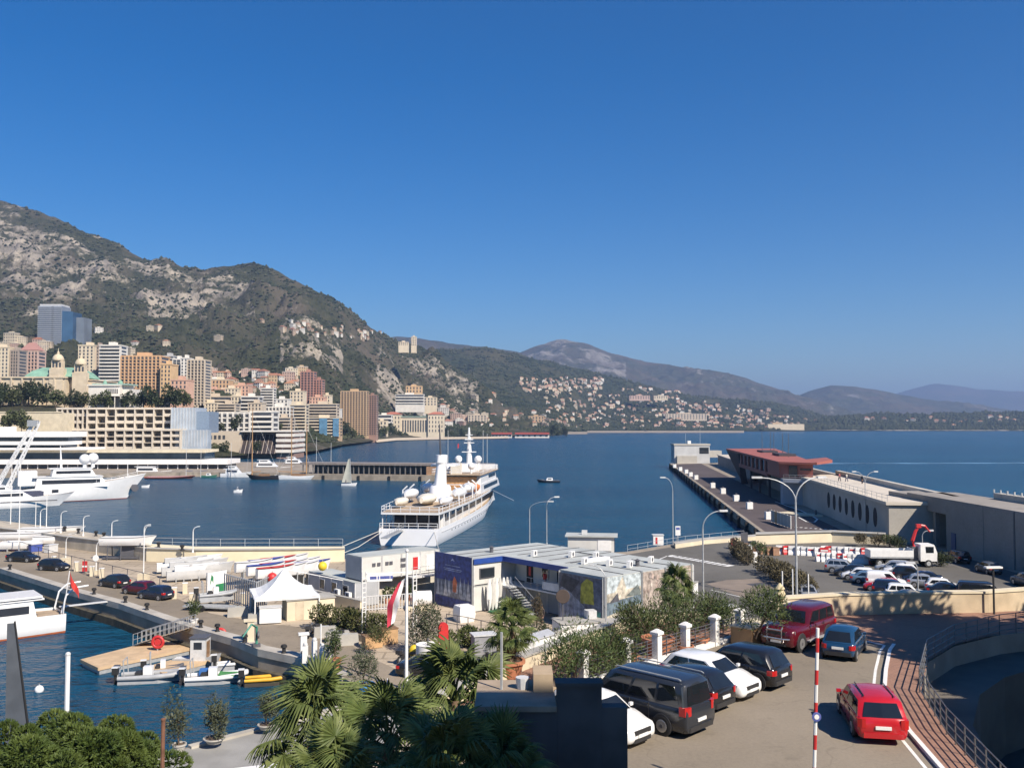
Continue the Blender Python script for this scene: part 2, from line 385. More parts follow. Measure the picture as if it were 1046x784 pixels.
hillG, hG = hill('wooded_cape', [(u, [(2830,0.6),(2900,Y(437.5)),(3100,Y(434.5)),(3300,Y(430.5)),(3500,Y(427))] if u < 860 else [(2830,0.6),(2880,Y(437.3)),(3050,Y(433)),(3250,Y(427)),(3500,Y(np.interp(u,[860,900,950,1000,1046,1300,1500],[424,422.5,423.5,421.5,421,423,428])))]) for u in (815,860,900,930,960,1000,1046,1150,1300,1500)],
    TM2, 220, 30, 10, lambda u,t,z,r,f: -.15 + (.6 if t < .12 else 0), back=500, seed=21.0)
hillC, hC = hill('grey_mountain', [(u, [(4600,2),(5000,Y(lerp(432,s,.25))),(5500,Y(lerp(432,s,.5))),(6000,Y(lerp(432,s,.75))),(6600,Y(s))]) for u, s in ((480,372),(520,362),(545,354),(575,347),(600,351),(625,361),(660,369),(700,376),(730,380),(760,385),(790,395),(820,405),(850,415),(880,427))],
    TM3, 240, 70, 90, lambda u,t,z,r,f: .22 + .3*r + (.18 if 530 < u < 640 and t > .6 else -.12), back=2500, seed=31.0, nscale=0.0016)
hillD, hD = hill('rolling_hills', [(u, [(6200,2),(6600,Y(lerp(432,s,.3))),(7000,Y(lerp(432,s,.6))),(7600,Y(s))]) for u, s in ((780,425),(800,410),(825,399),(848,393),(875,395),(900,399),(925,404),(960,410),(1000,414),(1040,420),(1080,428))],
    TM3, 140, 40, 70, lambda u,t,z,r,f: .1 + .25*r, back=2000, seed=41.0, nscale=0.0014)
hillE, hE = hill('distant_range', [(u, [(12500,2),(13200,Y(lerp(432,s,.5))),(14500,Y(s))]) for u, s in ((860,428),(890,408),(915,402),(935,396),(955,392),(975,394),(1000,397),(1030,399),(1060,400),(1150,402),(1300,410),(1500,425))],
    TM3, 120, 24, 90, lambda u,t,z,r,f: 0.1, back=1500, seed=51.0, nscale=0.0008)
hillF, hF = hill('blue_mountain', [(u, [(4300,2),(4700,Y(lerp(432,s,.5))),(5400,Y(s))]) for u, s in ((330,345),(380,345),(410,344),(430,346),(450,349),(475,353),(500,356),(530,360),(560,372),(600,400))],
    TM3, 100, 30, 50, lambda u,t,z,r,f: 0.05, back=1500, seed=61.0, nscale=0.0016)

# haze: one closed box of thin air round everything but the sky
mb = MB(); mb.box(-8500, 12500, -120, 18500, -1, 740)
hz = mb.build('haze', bpy.data.materials.new('haze_air')); hz['kind'] = 'stuff'; tag(hz, 'thin blue sea haze over the bay', 'haze')
hm = hz.data.materials[0]; hm.use_nodes = True; hn = hm.node_tree; hn.nodes.remove(hn.nodes['Principled BSDF'])
pv = hn.nodes.new('ShaderNodeVolumePrincipled'); pv.inputs['Color'].default_value = (0.42, 0.60, 0.95, 1); pv.inputs['Density'].default_value = 0.000105; pv.inputs['Anisotropy'].default_value = 0.2
hn.links.new(pv.outputs[0], hn.nodes['Material Output'].inputs['Volume'])

# ------------------------------------------------------------------ quays
Zq = 2.2
G = lambda u, v: tuple(P(u, v, Zq)[:2])
outer = [G(-160, 532), G(0, 541), G(60, 549), G(100, 556), G(149, 567), G(200, 570.5), G(350, 570.5), G(440, 569), G(560, 568), G(640, 563), G(700, 553), G(760, 547), G(779, 544)]
pierl = [G(684, 473)]
inner = [G(395, 713), G(350, 692), G(323, 679), G(302, 672), G(264, 664), G(237, 653), G(190, 640), G(168, 633), G(122, 617), G(77, 605), G(32, 591), G(0, 581), G(-160, 545)]
nearb = [G(60, 806), G(190, 763), G(300, 735), G(345, 722)]
quay_poly = outer + pierl + [(104, 452), (103, 440), (74, 150), (73, 60), (110, 50), (110, -60), (-60, -60), (-60, 34)] + nearb + inner
mb = MB(); mb.prism(quay_poly, -4, Zq)
struct(mb.build('quay', STONE))
SAND = ground('sandy_concrete', (0.44, 0.365, 0.275), .6, .35, True, .12)
ASPH = ground('asphalt', (0.135, 0.128, 0.115), .6, .6)
ASPW = ground('worn_road', (0.25, 0.21, 0.16), .8, .5)
mb = MB(); mb.sheet([(*q, Zq+.008) for q in [G(-160,533.5), G(0,543), G(60,551), G(100,558), G(149,569), G(200,572), G(350,572), G(440,571), G(560,570), G(640,566), G(655,640), G(560,690), G(420,690), G(380,672), G(335,643), G(270,636), G(215,626), G(165,604), G(100,588), G(60,578), G(20,565), G(-160,538)]])
struct(mb.build('yard_ground', SAND))
mb = MB(); mb.sheet([(*q, Zq+.004) for q in [G(-160,538), G(20,565), G(60,578), G(100,588), G(165,604), G(215,626), G(270,636), G(335,643), G(380,672), G(420,690), G(440,706), G(395,711), G(352,689), G(325,676), G(304,669), G(266,661), G(239,650), G(192,637), G(170,630), G(124,614), G(79,602), G(34,588.5), G(0,579), G(-160,543.5)]])
struct(mb.build('quay_road', ASPW))
mb = MB(); mb.sheet([(*q, Zq+.006) for q in [G(640.6,566), G(700,556), G(760,550), G(781,546.5)]] + [(*q, Zq+.006) for q in ((52,150),(63.9,150),(63.9,62),(30,56),(16,54),(13,52),(-8,70),G(655.6,640))])
struct(mb.build('parking_ground', ASPH))
# pier surface
mb = MB(); mb.sheet([(*q, Zq+.006) for q in [G(782,543), G(687.5,474)]] + [(98, 449, Zq+.006), (90, 440, Zq+.006), (67, 240, Zq+.006), (57, 151, Zq+.006)])
struct(mb.build('pier_road', ground('pier_asphalt', (0.10, 0.082, 0.08), .4, .5)))
# ------------------------------------------------------------------ foliage builders
LEAF = {}
def leaf_mat(name, c1, c2, rnd=0.12, scale=1.2, trans=0.25):
    m = M(name, c1, 0.6, scale=scale, alt=c2, rnd=rnd, spec=0.3)
    b = m.node_tree.nodes['Principled BSDF']
    return m
L_DARK = leaf_mat('dark_evergreen_leaf', (0.022, 0.034, 0.014), (0.05, 0.062, 0.026))
L_PINE = leaf_mat('pine_needle', (0.036, 0.062, 0.012), (0.09, 0.122, 0.028), 0.0)
L_OLIVE = leaf_mat('olive_leaf', (0.05, 0.06, 0.032), (0.10, 0.11, 0.065))
L_OLEA = leaf_mat('oleander_leaf', (0.04, 0.065, 0.022), (0.095, 0.12, 0.04))
L_HEDGE = leaf_mat('hedge_leaf', (0.045, 0.06, 0.018), (0.11, 0.115, 0.04))
L_PALM = leaf_mat('palm_leaf', (0.05, 0.075, 0.018), (0.13, 0.155, 0.045), 0.1, 2.0)
L_DRY = leaf_mat('dry_frond', (0.13, 0.085, 0.04), (0.22, 0.16, 0.085))
L_BROWN = leaf_mat('brown_shrub_leaf', (0.06, 0.05, 0.03), (0.12, 0.10, 0.055))
def leaves(mb, blobs, n, size, rng, asp=0.5, shell=0.55, up=0.3, m=0, fold=False):
    """leaf faces spread through the volume of a set of ellipsoids ((x,y,z),(rx,ry,rz))"""
    wts = [b[1][0]*b[1][1]*b[1][2] for b in blobs]; tot = sum(wts)
    for b, wt in zip(blobs, wts):
        for _ in range(max(3, int(n * wt / tot))):
            while True:
                d = Vector((rng.gauss(0,1), rng.gauss(0,1), rng.gauss(0,1)))
                if d.length > .05: break
            d.normalize(); r = shell + (1 - shell) * rng.random() ** .6
            if rng.random() < .12: r *= 1.08 + .12*rng.random()
            c = Vector(b[0]) + Vector((d.x*b[1][0]*r, d.y*b[1][1]*r, d.z*b[1][2]*r))
            t = (d + Vector((rng.uniform(-1,1), rng.uniform(-1,1), rng.uniform(-1,1)+up))*.9).normalized()
            q = t.cross(Vector((rng.uniform(-1,1), rng.uniform(-1,1), rng.uniform(-1,1)))).normalized()
            s = size * rng.uniform(.6, 1.35)
            mb.add([c - t*s*.5, c + q*s*asp*.5, c + t*s*.5, c - q*s*asp*.5], [(0,1,2,3)], m)
def trunk(mb, p0, p1, r0, r1, rng, limbs=4, spread=1.5, n=7, m=0):
    p0, p1 = Vector(p0), Vector(p1); mid = p0.lerp(p1, .5) + Vector((rng.uniform(-.1,.1), rng.uniform(-.1,.1), 0))*(p1-p0).length*.5
    mb.tube([p0, mid, p1], [r0, (r0+r1)/2, r1], n, m)
    for k in range(limbs):
        a = 2*PI*k/limbs + rng.uniform(-.4,.4); s = p0.lerp(p1, rng.uniform(.55,.95))
        e = s + Vector((math.cos(a)*spread, math.sin(a)*spread, spread*rng.uniform(.5,1.1)))
        mb.tube([s, s.lerp(e,.5)+Vector((0,0,spread*.08)), e], [r1*.8, r1*.5, r1*.2], 5, m)
def make_tree(name, label, cat, h, cr, ch, leaf, size, n, seed, group=None, nb=7, flat=False, loc=(0,0,0), tr=None, asp=.55, shell=.5):
    rng = random.Random(seed); t = thing(name, label, cat, loc, 0, group)
    a = MB(); trunk(a, (0,0,-.3), (rng.uniform(-.15,.15)*cr, rng.uniform(-.15,.15)*cr, h-ch*.55), tr or h*.035, (tr or h*.035)*.5, rng, 5, cr*.55)
    a.build('trunk', BARK, t, smooth=60)
    bl = []
    for k in range(nb):
        an = rng.uniform(0, 2*PI); rr = cr * math.sqrt(rng.random()) * .62
        bz = h - ch*.5 + rng.uniform(-.32,.32)*ch*(.3 if flat else 1)
        s = rng.uniform(.38,.6)
        bl.append(((math.cos(an)*rr, math.sin(an)*rr, bz), (cr*s, cr*s, ch*s*(.7 if flat else .85))))
    b = MB(); leaves(b, bl, n, size, rng, asp, shell); b.build('crown', leaf, t)
    return t

# ------------------------------------------------------------------ placing on the hills
def drop(hh, u, v):
    uu, V = hh; i = int(np.clip(np.searchsorted(uu, u), 1, len(uu)-1)); f = (u-uu[i-1])/(uu[i]-uu[i-1])
    D = V[i-1,:,1]*(1-f)+V[i,:,1]*f; Z = V[i-1,:,2]*(1-f)+V[i,:,2]*f
    vv = HOR - F*(Z-H)/D
    for k in range(1, len(vv)):
        if vv[k] <= v <= vv[k-1] or (vv[k] <= v and k > 0):
            g = 0 if vv[k-1] == vv[k] else min(1, max(0, (vv[k-1]-v)/(vv[k-1]-vv[k])))
            d = lerp(D[k-1], D[k], g); return Vector(((u-CX)/(F*math.cos(TH))*d, d, lerp(Z[k-1], Z[k], g)))
    d = D[-1]; return Vector(((u-CX)/(F*math.cos(TH))*d, d, Z[-1]))

# far woods: one mass of tree crowns on the hillsides
def forest(name, hh, n, u0, u1, t0, t1, size, mat, label, seed, dens=None):
    rng = random.Random(seed); uu, V = hh; vs = []; fs = []
    base = [(0,0,1.0),(.9,0,.1),(.28,.86,.15),(-.73,.53,.05),(-.73,-.53,.1),(.28,-.86,.05),(.0,0,-.5)]
    fc = [(0,1,2),(0,2,3),(0,3,4),(0,4,5),(0,5,1),(6,2,1),(6,3,2),(6,4,3),(6,5,4),(6,1,5)]
    k = 0
    while k < n:
        u = rng.uniform(u0, u1); t = t0 + (t1-t0)*rng.random()
        i = min(len(uu)-2, int((u-uu[0])/(uu[-1]-uu[0])*(len(uu)-1))); j = min(V.shape[1]-2, int(t*(V.shape[1]-1)))
        f, g = rng.random(), rng.random(); k += 1
        p = V[i,j]*(1-f)*(1-g)+V[i+1,j]*f*(1-g)+V[i,j+1]*(1-f)*g+V[i+1,j+1]*f*g
        if p[2] < 4: continue
        if noise.noise(Vector((p[0]*.012, p[1]*.012, seed))) < rng.uniform(-.5,.25): continue
        if dens and not dens(u, t, p): continue
        s = size * rng.uniform(.5, 1.3) * (.6 + p[1]/3500); o = len(vs); ro = rng.uniform(0, 6)
        ca, sa = math.cos(ro), math.sin(ro)
        for q in base:
            a, b = q[0]*s*rng.uniform(.75,1.2), q[1]*s*rng.uniform(.75,1.2)
            vs.append((p[0]+a*ca-b*sa, p[1]+a*sa+b*ca, p[2]+q[2]*s*rng.uniform(.7,1.15)))
        fs.extend([tuple(o+x for x in q) for q in fc])
    me = bpy.data.meshes.new(name); me.from_pydata(vs, [], fs); me.materials.append(mat)
    ob = bpy.data.objects.new(name, me); COL.objects.link(ob)
    return tag(ob, label, 'woodland', kind='stuff')
L_WOOD = M('wood_foliage', (0.026, 0.036, 0.020), 0.9, scale=0.02, alt=(0.066, 0.070, 0.040), spec=.1)
def dA(u, t, p): return not (u < 260 and t > .8 and random.random() < .55) and not (u > 190 and .5 < t < .97 and random.random() < .55)
forest('hillside_woods', hA, 44000, -200, 500, .27, 1.0, 3.7, L_WOOD, 'dark scrub and woods covering the limestone hill', 1, dA)
forest('slope_woods', hB, 20000, 425, 870, .08, 1.0, 4.6, L_WOOD, 'dark green woods on the lower hillside beyond the bay', 2)
forest('cape_woods', hG, 9000, 815, 1400, .1, 1.0, 6.0, L_WOOD, 'low dark wood covering the cape on the horizon', 3)
forest('town_greenery', hA, 2600, 180, 520, .1, .34, 3.6, L_WOOD, 'dark garden trees between the houses of the town', 4)

# ------------------------------------------------------------------ houses of the hillside
HW = {'cream': (.52,.44,.33), 'white': (.62,.59,.53), 'pink': (.48,.34,.27), 'ochre': (.48,.35,.21), 'tan': (.40,.31,.23), 'grey': (.38,.36,.33)}
HMAT = {k: M('house_wall_'+k, c, .85, .1, .2, rnd=.12) for k, c in HW.items()}
TILE = M('roof_tile', (0.36, 0.17, 0.10), 0.85, .2, .3, rnd=.18)
FLATR = M('flat_roof', (0.40, 0.37, 0.33), 0.9, .15, .3)
WIN = M('window_shade', (0.045, 0.045, 0.05), 0.25, .2, 1)
def house_mesh(w, d, h, roof, wall, name):
    mb = MB(); mb.box(-w/2, w/2, -d/2, d/2, -8, h, 0)
    if roof == 'hip':
        e = .5; a = w/2+e; b = d/2+e; r = min(w, d)*.28; x = max(0, w/2-d/2)
        mb.add([(-a,-b,h),(a,-b,h),(a,b,h),(-a,b,h),(-x,0,h+r),(x,0,h+r)], [(0,1,5,4),(1,2,5),(2,3,4,5),(3,0,4),(3,2,1,0)], 1)
    elif roof == 'gable':
        e = .4; a = w/2+e; b = d/2+e; r = d*.27
        mb.add([(-a,-b,h),(a,-b,h),(a,b,h),(-a,b,h),(-a,0,h+r),(a,0,h+r)], [(0,1,5,4),(1,2,5),(2,3,4,5),(3,0,4),(3,2,1,0)], 1)
    else:
        mb.box(-w/2-.2, w/2+.2, -d/2-.2, d/2+.2, h, h+.7, 2); mb.box(-w*.2, w*.15, -d*.2, d*.2, h+.7, h+2.2, 0)
    nf = max(1, int(h/3)); nb = max(2, int(w/3))
    for i in range(nf):
        for j in range(nb):
            x = -w/2 + w*(j+.5)/nb; z = h*(i+.3)/nf
            mb.box(x-.55, x+.55, -d/2-.08, -d/2+.1, z, z+1.7, 3)
    for i in range(nf):
        for j in range(max(1, nb-1)):
            y = -d/2 + d*(j+.5)/max(1, nb-1); z = h*(i+.3)/nf
            mb.box(w/2-.1, w/2+.08, y-.55, y+.55, z, z+1.7, 3); mb.box(-w/2-.08, -w/2+.1, y-.55, y+.55, z, z+1.7, 3)
    o = mb.build(name, [HMAT[wall], TILE, FLATR, WIN]); COL.objects.unlink(o); return o
HP = {}
for wall in HW:
    for roof, w_, d_, h_ in (('hip', 13, 10, 7), ('flat', 16, 10, 9.5), ('gable', 10, 8, 7)):
        HP[wall, roof] = house_mesh(w_, d_, h_, roof, wall, 'hillside_house')
rngH = random.Random(77)
RN = {'hip': 'hipped terracotta roof', 'flat': 'flat roof', 'gable': 'gabled tile roof'}
def houses(hh, n, u0, u1, v0, v1, walls, roofs, where, gname, scale=1.0, shape=None, mind=9):
    pts = []; tries = 0
    while len(pts) < n and tries < n*60:
        tries += 1; u, v = rngH.uniform(u0, u1), rngH.uniform(v0, v1)
        if shape and not shape(u, v): continue
        if any((u-a)**2 + ((v-b)*1.8)**2 < mind for a, b in pts): continue
        pts.append((u, v)); p = drop(hh, u, v); wl, rf = rngH.choice(walls), rngH.choice(roofs)
        o = HP[wl, rf].copy(); COL.objects.link(o); s = scale * rngH.uniform(.8, 1.3)
        o.location = p; o.scale = (s, s, s*rngH.uniform(.8,1.25)); o.rotation_euler.z = rngH.uniform(-.6,.6)
        tag(o, 'small %s house with %s %s' % (wl, RN[rf], where), 'house', '%s houses with %s %s' % (wl, RN[rf], gname))
houses(hB, 44, 531, 614, 385.5, 399, ['tan','pink','cream','white'], ['gable','flat'], 'in the old hill village', 'of the old village', .62, lambda u,v: v < 399-max(0,(575-u))*.1 and v > 386+ max(0, 545-u)*.1, 5)
houses(hB, 66, 552, 692, 398, 437, ['cream','white','pink','tan'], ['hip','flat','gable'], 'scattered below the old village', 'below the old village', .7, lambda u,v: v > 404-(u-560)*.02)
houses(hB, 46, 692, 815, 407, 437, ['cream','white','pink'], ['hip','flat'], 'on the slope towards the cape', 'towards the cape', .78, lambda u,v: v > 407+(u-692)*.13)
houses(hB, 20, 458, 552, 403, 436, ['cream','white','tan'], ['hip','flat','gable'], 'on the wooded slope above the beach', 'above the beach', 1.0)
houses(hA, 22, 420, 500, 408, 436, ['cream','white','pink'], ['hip','flat'], 'under the rocky spur by the bay', 'under the rocky spur', .95, lambda u,v: v > 404)
houses(hA, 38, 262, 402, 328, 347, ['cream','white','tan'], ['hip','flat','gable'], 'on the ridge road of the hill', 'on the ridge', .52, lambda u,v: abs(v-(334+(u-300)*.11)) < 5.5, 4)
houses(hA, 34, 198, 312, 380, 402, ['cream','pink','ochre','white'], ['hip','flat','gable'], 'packed on the upper town slope', 'of the upper town', .8, None, 14)
houses(hA, 10, -5, 52, 349, 359, ['cream','pink'], ['hip','flat'], 'on the slope left of the glass tower', 'left of the glass tower', .8)
houses(hA, 9, 95, 262, 332, 372, ['white','cream'], ['flat','hip'], 'alone in the woods of the big hill', 'in the hill woods', .7)
houses(hG, 18, 822, 1046, 426, 436, ['cream','white','pink'], ['hip'], 'among the trees of the cape', 'of the cape', 1.0, lambda u,v: v > 424+ (3 if u < 860 else 0), 40)

# the many smaller houses that only show as pale flecks: one mass
rngF = random.Random(31); vs = []; fs = []; ms = []
for hh, n, u0, u1, v0, v1, shp in ((hB, 150, 555, 700, 392, 438, lambda u,v: v > 398-(u-560)*.02), (hB, 110, 690, 822, 408, 438, lambda u,v: v > 410+(u-692)*.12), (hB, 60, 532, 616, 386, 400, lambda u,v: True), (hA, 40, 425, 520, 408, 437, lambda u,v: True), (hA, 34, 205, 320, 378, 405, lambda u,v: True)):
    k = 0
    while k < n:
        u, v = rngF.uniform(u0, u1), rngF.uniform(v0, v1)
        if not shp(u, v): continue
        k += 1; p = drop(hh, u, v); s = rngF.uniform(.5, 1.1) * (p.y/2900); a, b, h = 6*s, 4.5*s, 6*s; ca = rngF.uniform(-.5, .5); o = len(vs); mi = rngF.choice((0,0,1,2))
        for x, y, z in ((-a,-b,-6),(a,-b,-6),(a,b,-6),(-a,b,-6),(-a,-b,h),(a,-b,h),(a,b,h),(-a,b,h),(-a*.3,0,h*1.4),(a*.3,0,h*1.4)):
            vs.append((p.x+x*math.cos(ca)-y*math.sin(ca), p.y+x*math.sin(ca)+y*math.cos(ca), p.z+z))
        for f, m in (((0,1,5,4),mi),((1,2,6,5),mi),((2,3,7,6),mi),((3,0,4,7),mi),((4,5,9,8),3),((5,6,9),3),((6,7,8,9),3),((7,4,8),3)): fs.append(tuple(o+i for i in f)); ms.append(m)
mbF = MB(); mbF.v, mbF.f, mbF.m = vs, fs, ms
tag(mbF.build('far_houses', [HMAT['cream'], HMAT['white'], HMAT['pink'], TILE]), 'tiny far houses sprinkled over the slopes beyond the bay', 'houses', kind='stuff')

# ------------------------------------------------------------------ blocks of the town
PAL = {'cream': (.66,.56,.41), 'white': (.70,.66,.59), 'pink': (.55,.39,.32), 'orange': (.58,.37,.21), 'amber': (.62,.42,.23), 'salmon': (.58,.36,.26), 'tan': (.50,.35,.21), 'brown': (.30,.19,.15), 'beige': (.56,.47,.36), 'rose': (.38,.20,.155), 'grey': (.45,.44,.42), 'taupe': (.36,.30,.25)}
BM = {k: M('block_wall_'+k, c, .8, .06, .15) for k, c in PAL.items()}
BWIN = M('apartment_glass', (0.07, 0.075, 0.085), 0.2, .25, .3)
BGLS = M('blue_curtain_glass', (0.10, 0.17, 0.25), 0.15, .2, .1, spec=.8)
def block(label, u0, u1, vt, vb, D, wall, floors, bays, style='grid', depth=14, rz=0.0, group=None, roofm=None, slabm=None, name='apartment_block', cat='building', hut=True, side=True, winm=None):
    c = Q((u0+u1)/2, vb, D); W = (u1-u0)/F*D/ max(.8, math.cos(rz)); Hh = (vb-vt)/F*D
    t = thing(name, label, cat, c, rz, group); wm = BM[wall]; sm = BM[slabm] if slabm else wm; gm = winm or BWIN
    mb = MB(); mb.box(-W/2, W/2, 0, depth, -14 if D < 2000 else -5, Hh); mb.build('wall', wm, t)
    mb = MB(); mb.box(-W/2-.3, W/2+.3, -.3, depth+.3, Hh+.003, Hh+.9)
    if hut: mb.box(-W*.18, W*.12, depth*.3, depth*.7, Hh+.9, Hh+3.4)
    mb.build('roof', roofm or sm, t)
    fh = Hh/floors; o0 = None
    def rep(mk, nm, mt, zz):
        ob = mk().build(nm, mt, t); ob.location = (0,0,zz[0])
        for z in zz[1:]:
            c2 = ob.copy(); COL.objects.link(c2); c2.parent = t; c2.location = (0,0,z)
    zs = [fh*i for i in range(floors)]
    if style == 'grid':           # windows set apart by piers, with a shallow loggia slab on each floor
        wn = lambda: MB().box(-W/2+.3, W/2-.3, -.06, .3, fh*.2, fh*.82)
        rep(wn, 'window_row', gm, zs)
        rep(lambda: MB().box(-W/2-.05, W/2+.05, -.7, 0, fh*.93, fh*1.02), 'floor_ledge', sm, zs[:-1] or zs)
        if side: rep(lambda: MB().box(W/2-.2, W/2+.06, depth*.15, depth*.85, fh*.25, fh*.8), 'side_window', gm, zs)
        pw = W/bays*.17
        for j in range(bays+1):
            x = -W/2 + W*j/bays
            if j == 0: ob = MB().box(-pw, pw, -.75, 0, 0, Hh-.01).build('pier', sm, t)
            else: ob = ob.copy(); COL.objects.link(ob); ob.parent = t
            ob.location = (x, 0, 0)
    elif style == 'bands':        # full-width glazing behind balconies with solid fronts
        rep(lambda: MB().box(-W/2+.6, W/2-.6, -.05, .3, fh*.3, fh*.92), 'window_row', gm, zs)
        rep(lambda: MB().box(-W/2+.2, W/2-.2, -1.5, -.1, 0, .25).box(-W/2+.2, W/2-.2, -1.5, -1.38, .25, fh*.38), 'balcony', sm, zs)
        if side: rep(lambda: MB().box(W/2-.2, W/2+.06, depth*.2, depth*.8, fh*.3, fh*.85), 'side_window', gm, zs)
    elif style == 'slots':        # tall dark slots
        for j in range(bays):
            x = -W/2 + W*(j+.5)/bays; ww = W/bays*.2
            for i in range(floors):
                if j == 0 and i == 0: ob = MB().box(-ww, ww, -.06, .3, fh*.15, fh*.8).build('window', gm, t)
                else: ob = ob.copy(); COL.objects.link(ob); ob.parent = t
                ob.location = (x, 0, fh*i)
    elif style == 'glass':
        MB().box(-W/2+.5, W/2-.5, -.12, .1, .5, Hh-.6).build('curtain_wall', gm, t)
        rep(lambda: MB().box(-W/2, W/2, -.35, -.02, fh*.9, fh), 'floor_ledge', sm, zs)
        for j in range(bays+1):
            x = -W/2 + W*j/bays; MB().box(x-.18, x+.18, -.4, -.02, 0, Hh).build('mullion', sm, t)
    return t
# glass tower: three slabs of unequal height
c = Q(55, 372, 1250); px = 1250/F
t = thing('glass_tower', 'tall blue glass tower standing left before the hill', 'tower', c, 0)
GT1 = M('tower_pale_glass', (0.22, 0.25, 0.30), .2, .15, .05); GT2 = M('tower_blue_glass', (0.035, 0.08, 0.15), .12, .2, .05); GT3 = M('tower_grey_glass', (0.19, 0.22, 0.26), .2, .15, .05)
MB().box(-17*px, 7*px, 0, 26, -30, 60*px).build('front_slab', GT1, t)
MB().prism([(7*px+.05, 1), (15*px, 10), (15*px, 36), (7*px+.05, 26)], -30, 55*px).build('side_slab', GT2, t)
MB().box(15*px+.05, 23*px, 20, 44, -30, 50*px).build('rear_slab', GT3, t)
MB().box(-16*px, 6*px, 1, 25, 60*px, 62*px).build('roof', LGREY, t)
ob = MB().box(-17*px-.4, 7*px+.2, -1.2, .2, 0, 1.1).build('balcony', M('tower_slab_edge', (.38,.40,.43), .5), t)
for i in range(1, 30):
    o2 = ob.copy(); COL.objects.link(o2); o2.parent = t; o2.location = (0, 0, i*2*px)
ob.location = (0,0,.01)
ob = MB().box(-3.5*px, -1.0*px, -.4, .1, .6, 2.0).build('window', BWIN, t)
for i in range(1, 30):
    o2 = ob.copy(); COL.objects.link(o2); o2.parent = t; o2.location = (0, 0, i*2*px)
block('cream slab block at the left edge behind the casino', -14, 8, 355, 392, 740, 'cream', 10, 6, 'slots')
block('brown apartment block left of the pink block', 8, 18, 358, 392, 742, 'taupe', 10, 4, 'grid')
t = block('pink block with a red mansard roof left of the glass tower', 18, 38, 359, 392, 780, 'pink', 9, 6, 'grid', hut=False)
Wp = 20/F*780
MB().rings([[(-Wp*.48,1,27.9+.9),(Wp*.48,1,28.8),(Wp*.48,13,28.8),(-Wp*.48,13,28.8)],[(-Wp*.3,3,32),(Wp*.3,3,32),(Wp*.3,11,32),(-Wp*.3,11,32)],[(-Wp*.12,5,35.5),(Wp*.12,5,35.5),(Wp*.12,9,35.5),(-Wp*.12,9,35.5)]]).build('mansard', M('mansard_red', (.38,.2,.17), .8), t)
block('beige tower with dark window slots right of the domes', 79, 95, 353, 396, 720, 'cream', 13, 4, 'slots', depth=16, rz=-.0)
block('narrow shaded taupe tower between beige and white towers', 94.6, 100.5, 353.5, 396, 724, 'taupe', 13, 2, 'slots', depth=14)
block('white tower with stepped balconies left of the orange tower', 101, 122, 353, 396, 700, 'white', 12, 4, 'bands')
t = block('wide orange tower with a grid of loggias', 123, 163, 364, 410, 640, 'orange', 14, 10, 'grid', depth=18)
block('plain amber block against the orange tower', 163.3, 174, 372.5, 410, 634, 'amber', 9, 3, 'slots')
block('salmon block below the amber block', 174, 190.5, 388.5, 414, 620, 'salmon', 6, 4, 'slots')
block('blue grey tower behind the amber block', 164, 177, 364, 396, 760, 'grey', 12, 3, 'bands', slabm='grey')
block('pale grey glazed tower between two white towers', 176, 184, 367, 400, 740, 'grey', 12, 2, 'glass', slabm='white')
block('white slab tower right of the grey glazed tower', 184, 191, 366, 404, 730, 'white', 12, 2, 'slots')
block('pale pink tower with closely set loggias, rightmost by the white slab', 191, 208.5, 368, 414, 700, 'beige', 15, 5, 'grid', depth=16)
block('long pink terrace block of four floors', 196, 236, 405.5, 422, 760, 'pink', 4, 12, 'bands', slabm='beige')
block('short cream block next to the long pink terrace block', 236, 246, 405, 422, 755, 'cream', 4, 3, 'slots')
block('grey balcony block behind the white hotel', 246, 264, 405.5, 424, 750, 'grey', 5, 5, 'bands', slabm='white')
block('peach block on the upper slope behind the long pink block', 213, 234, 388, 400, 900, 'orange', 3, 6, 'slots', slabm='cream')
block('salmon block beside the peach block on the upper slope', 236, 254, 394, 404, 880, 'salmon', 3, 5, 'slots')
block('slim white tower rising above the white hotel', 266, 279, 397, 424, 800, 'white', 10, 4, 'bands', depth=10)
block('white stepped block right of the slim white tower', 271, 296, 416, 430, 760, 'white', 4, 7, 'grid')
block('white low block under the rose tower', 279, 294, 408, 418, 860, 'white', 3, 4, 'slots')
block('cream rounded tower block before the rose tower', 296, 312, 414, 443, 800, 'cream', 9, 5, 'bands')
t = block('stepped rose brick tower on the town slope', 307, 320, 380, 416, 950, 'rose', 14, 4, 'grid', depth=16)
block('lower shoulder of the rose brick tower, right of its tall half', 320.3, 328.5, 388, 416, 955, 'rose', 11, 3, 'grid', depth=16)
block('rose podium block at the foot of the rose tower', 316, 331, 406, 418, 940, 'salmon', 4, 5, 'slots')
block('beige banded block behind the blue glass block', 314, 344, 413, 428, 930, 'beige', 5, 8, 'bands')
block('cream villa block right of the rose tower', 329, 337, 404, 414, 965, 'cream', 3, 3, 'slots')
t = block('low tan block with two blue glass bays by the tan tower', 314, 347, 427, 446, 880, 'tan', 6, 8, 'bands', slabm='cream')
Wb = 33/F*880
for a_, b_ in ((-.12, .12), (.3, .48)): MB().box(Wb*a_, Wb*b_, -2.2, -1.6, .5, 17.5).build('glass_bay', M('bay_blue_glass', (.12,.25,.38), .12, .2, .2), t)
block('tall tan tower with a close grid of balconies by the beach', 348, 374, 400, 445, 1040, 'tan', 22, 9, 'grid', depth=20)
block('brown tower behind the tall tan tower', 374.5, 384, 404, 444, 1060, 'brown', 18, 4, 'grid', depth=18)
block('cream block alone on the rocky spur', 414.5, 431, 394.5, 401, 1600, 'amber', 2, 5, 'slots')
block('long white terrace block above the beach hotel', 404, 433, 403, 412, 1500, 'white', 3, 9, 'bands')
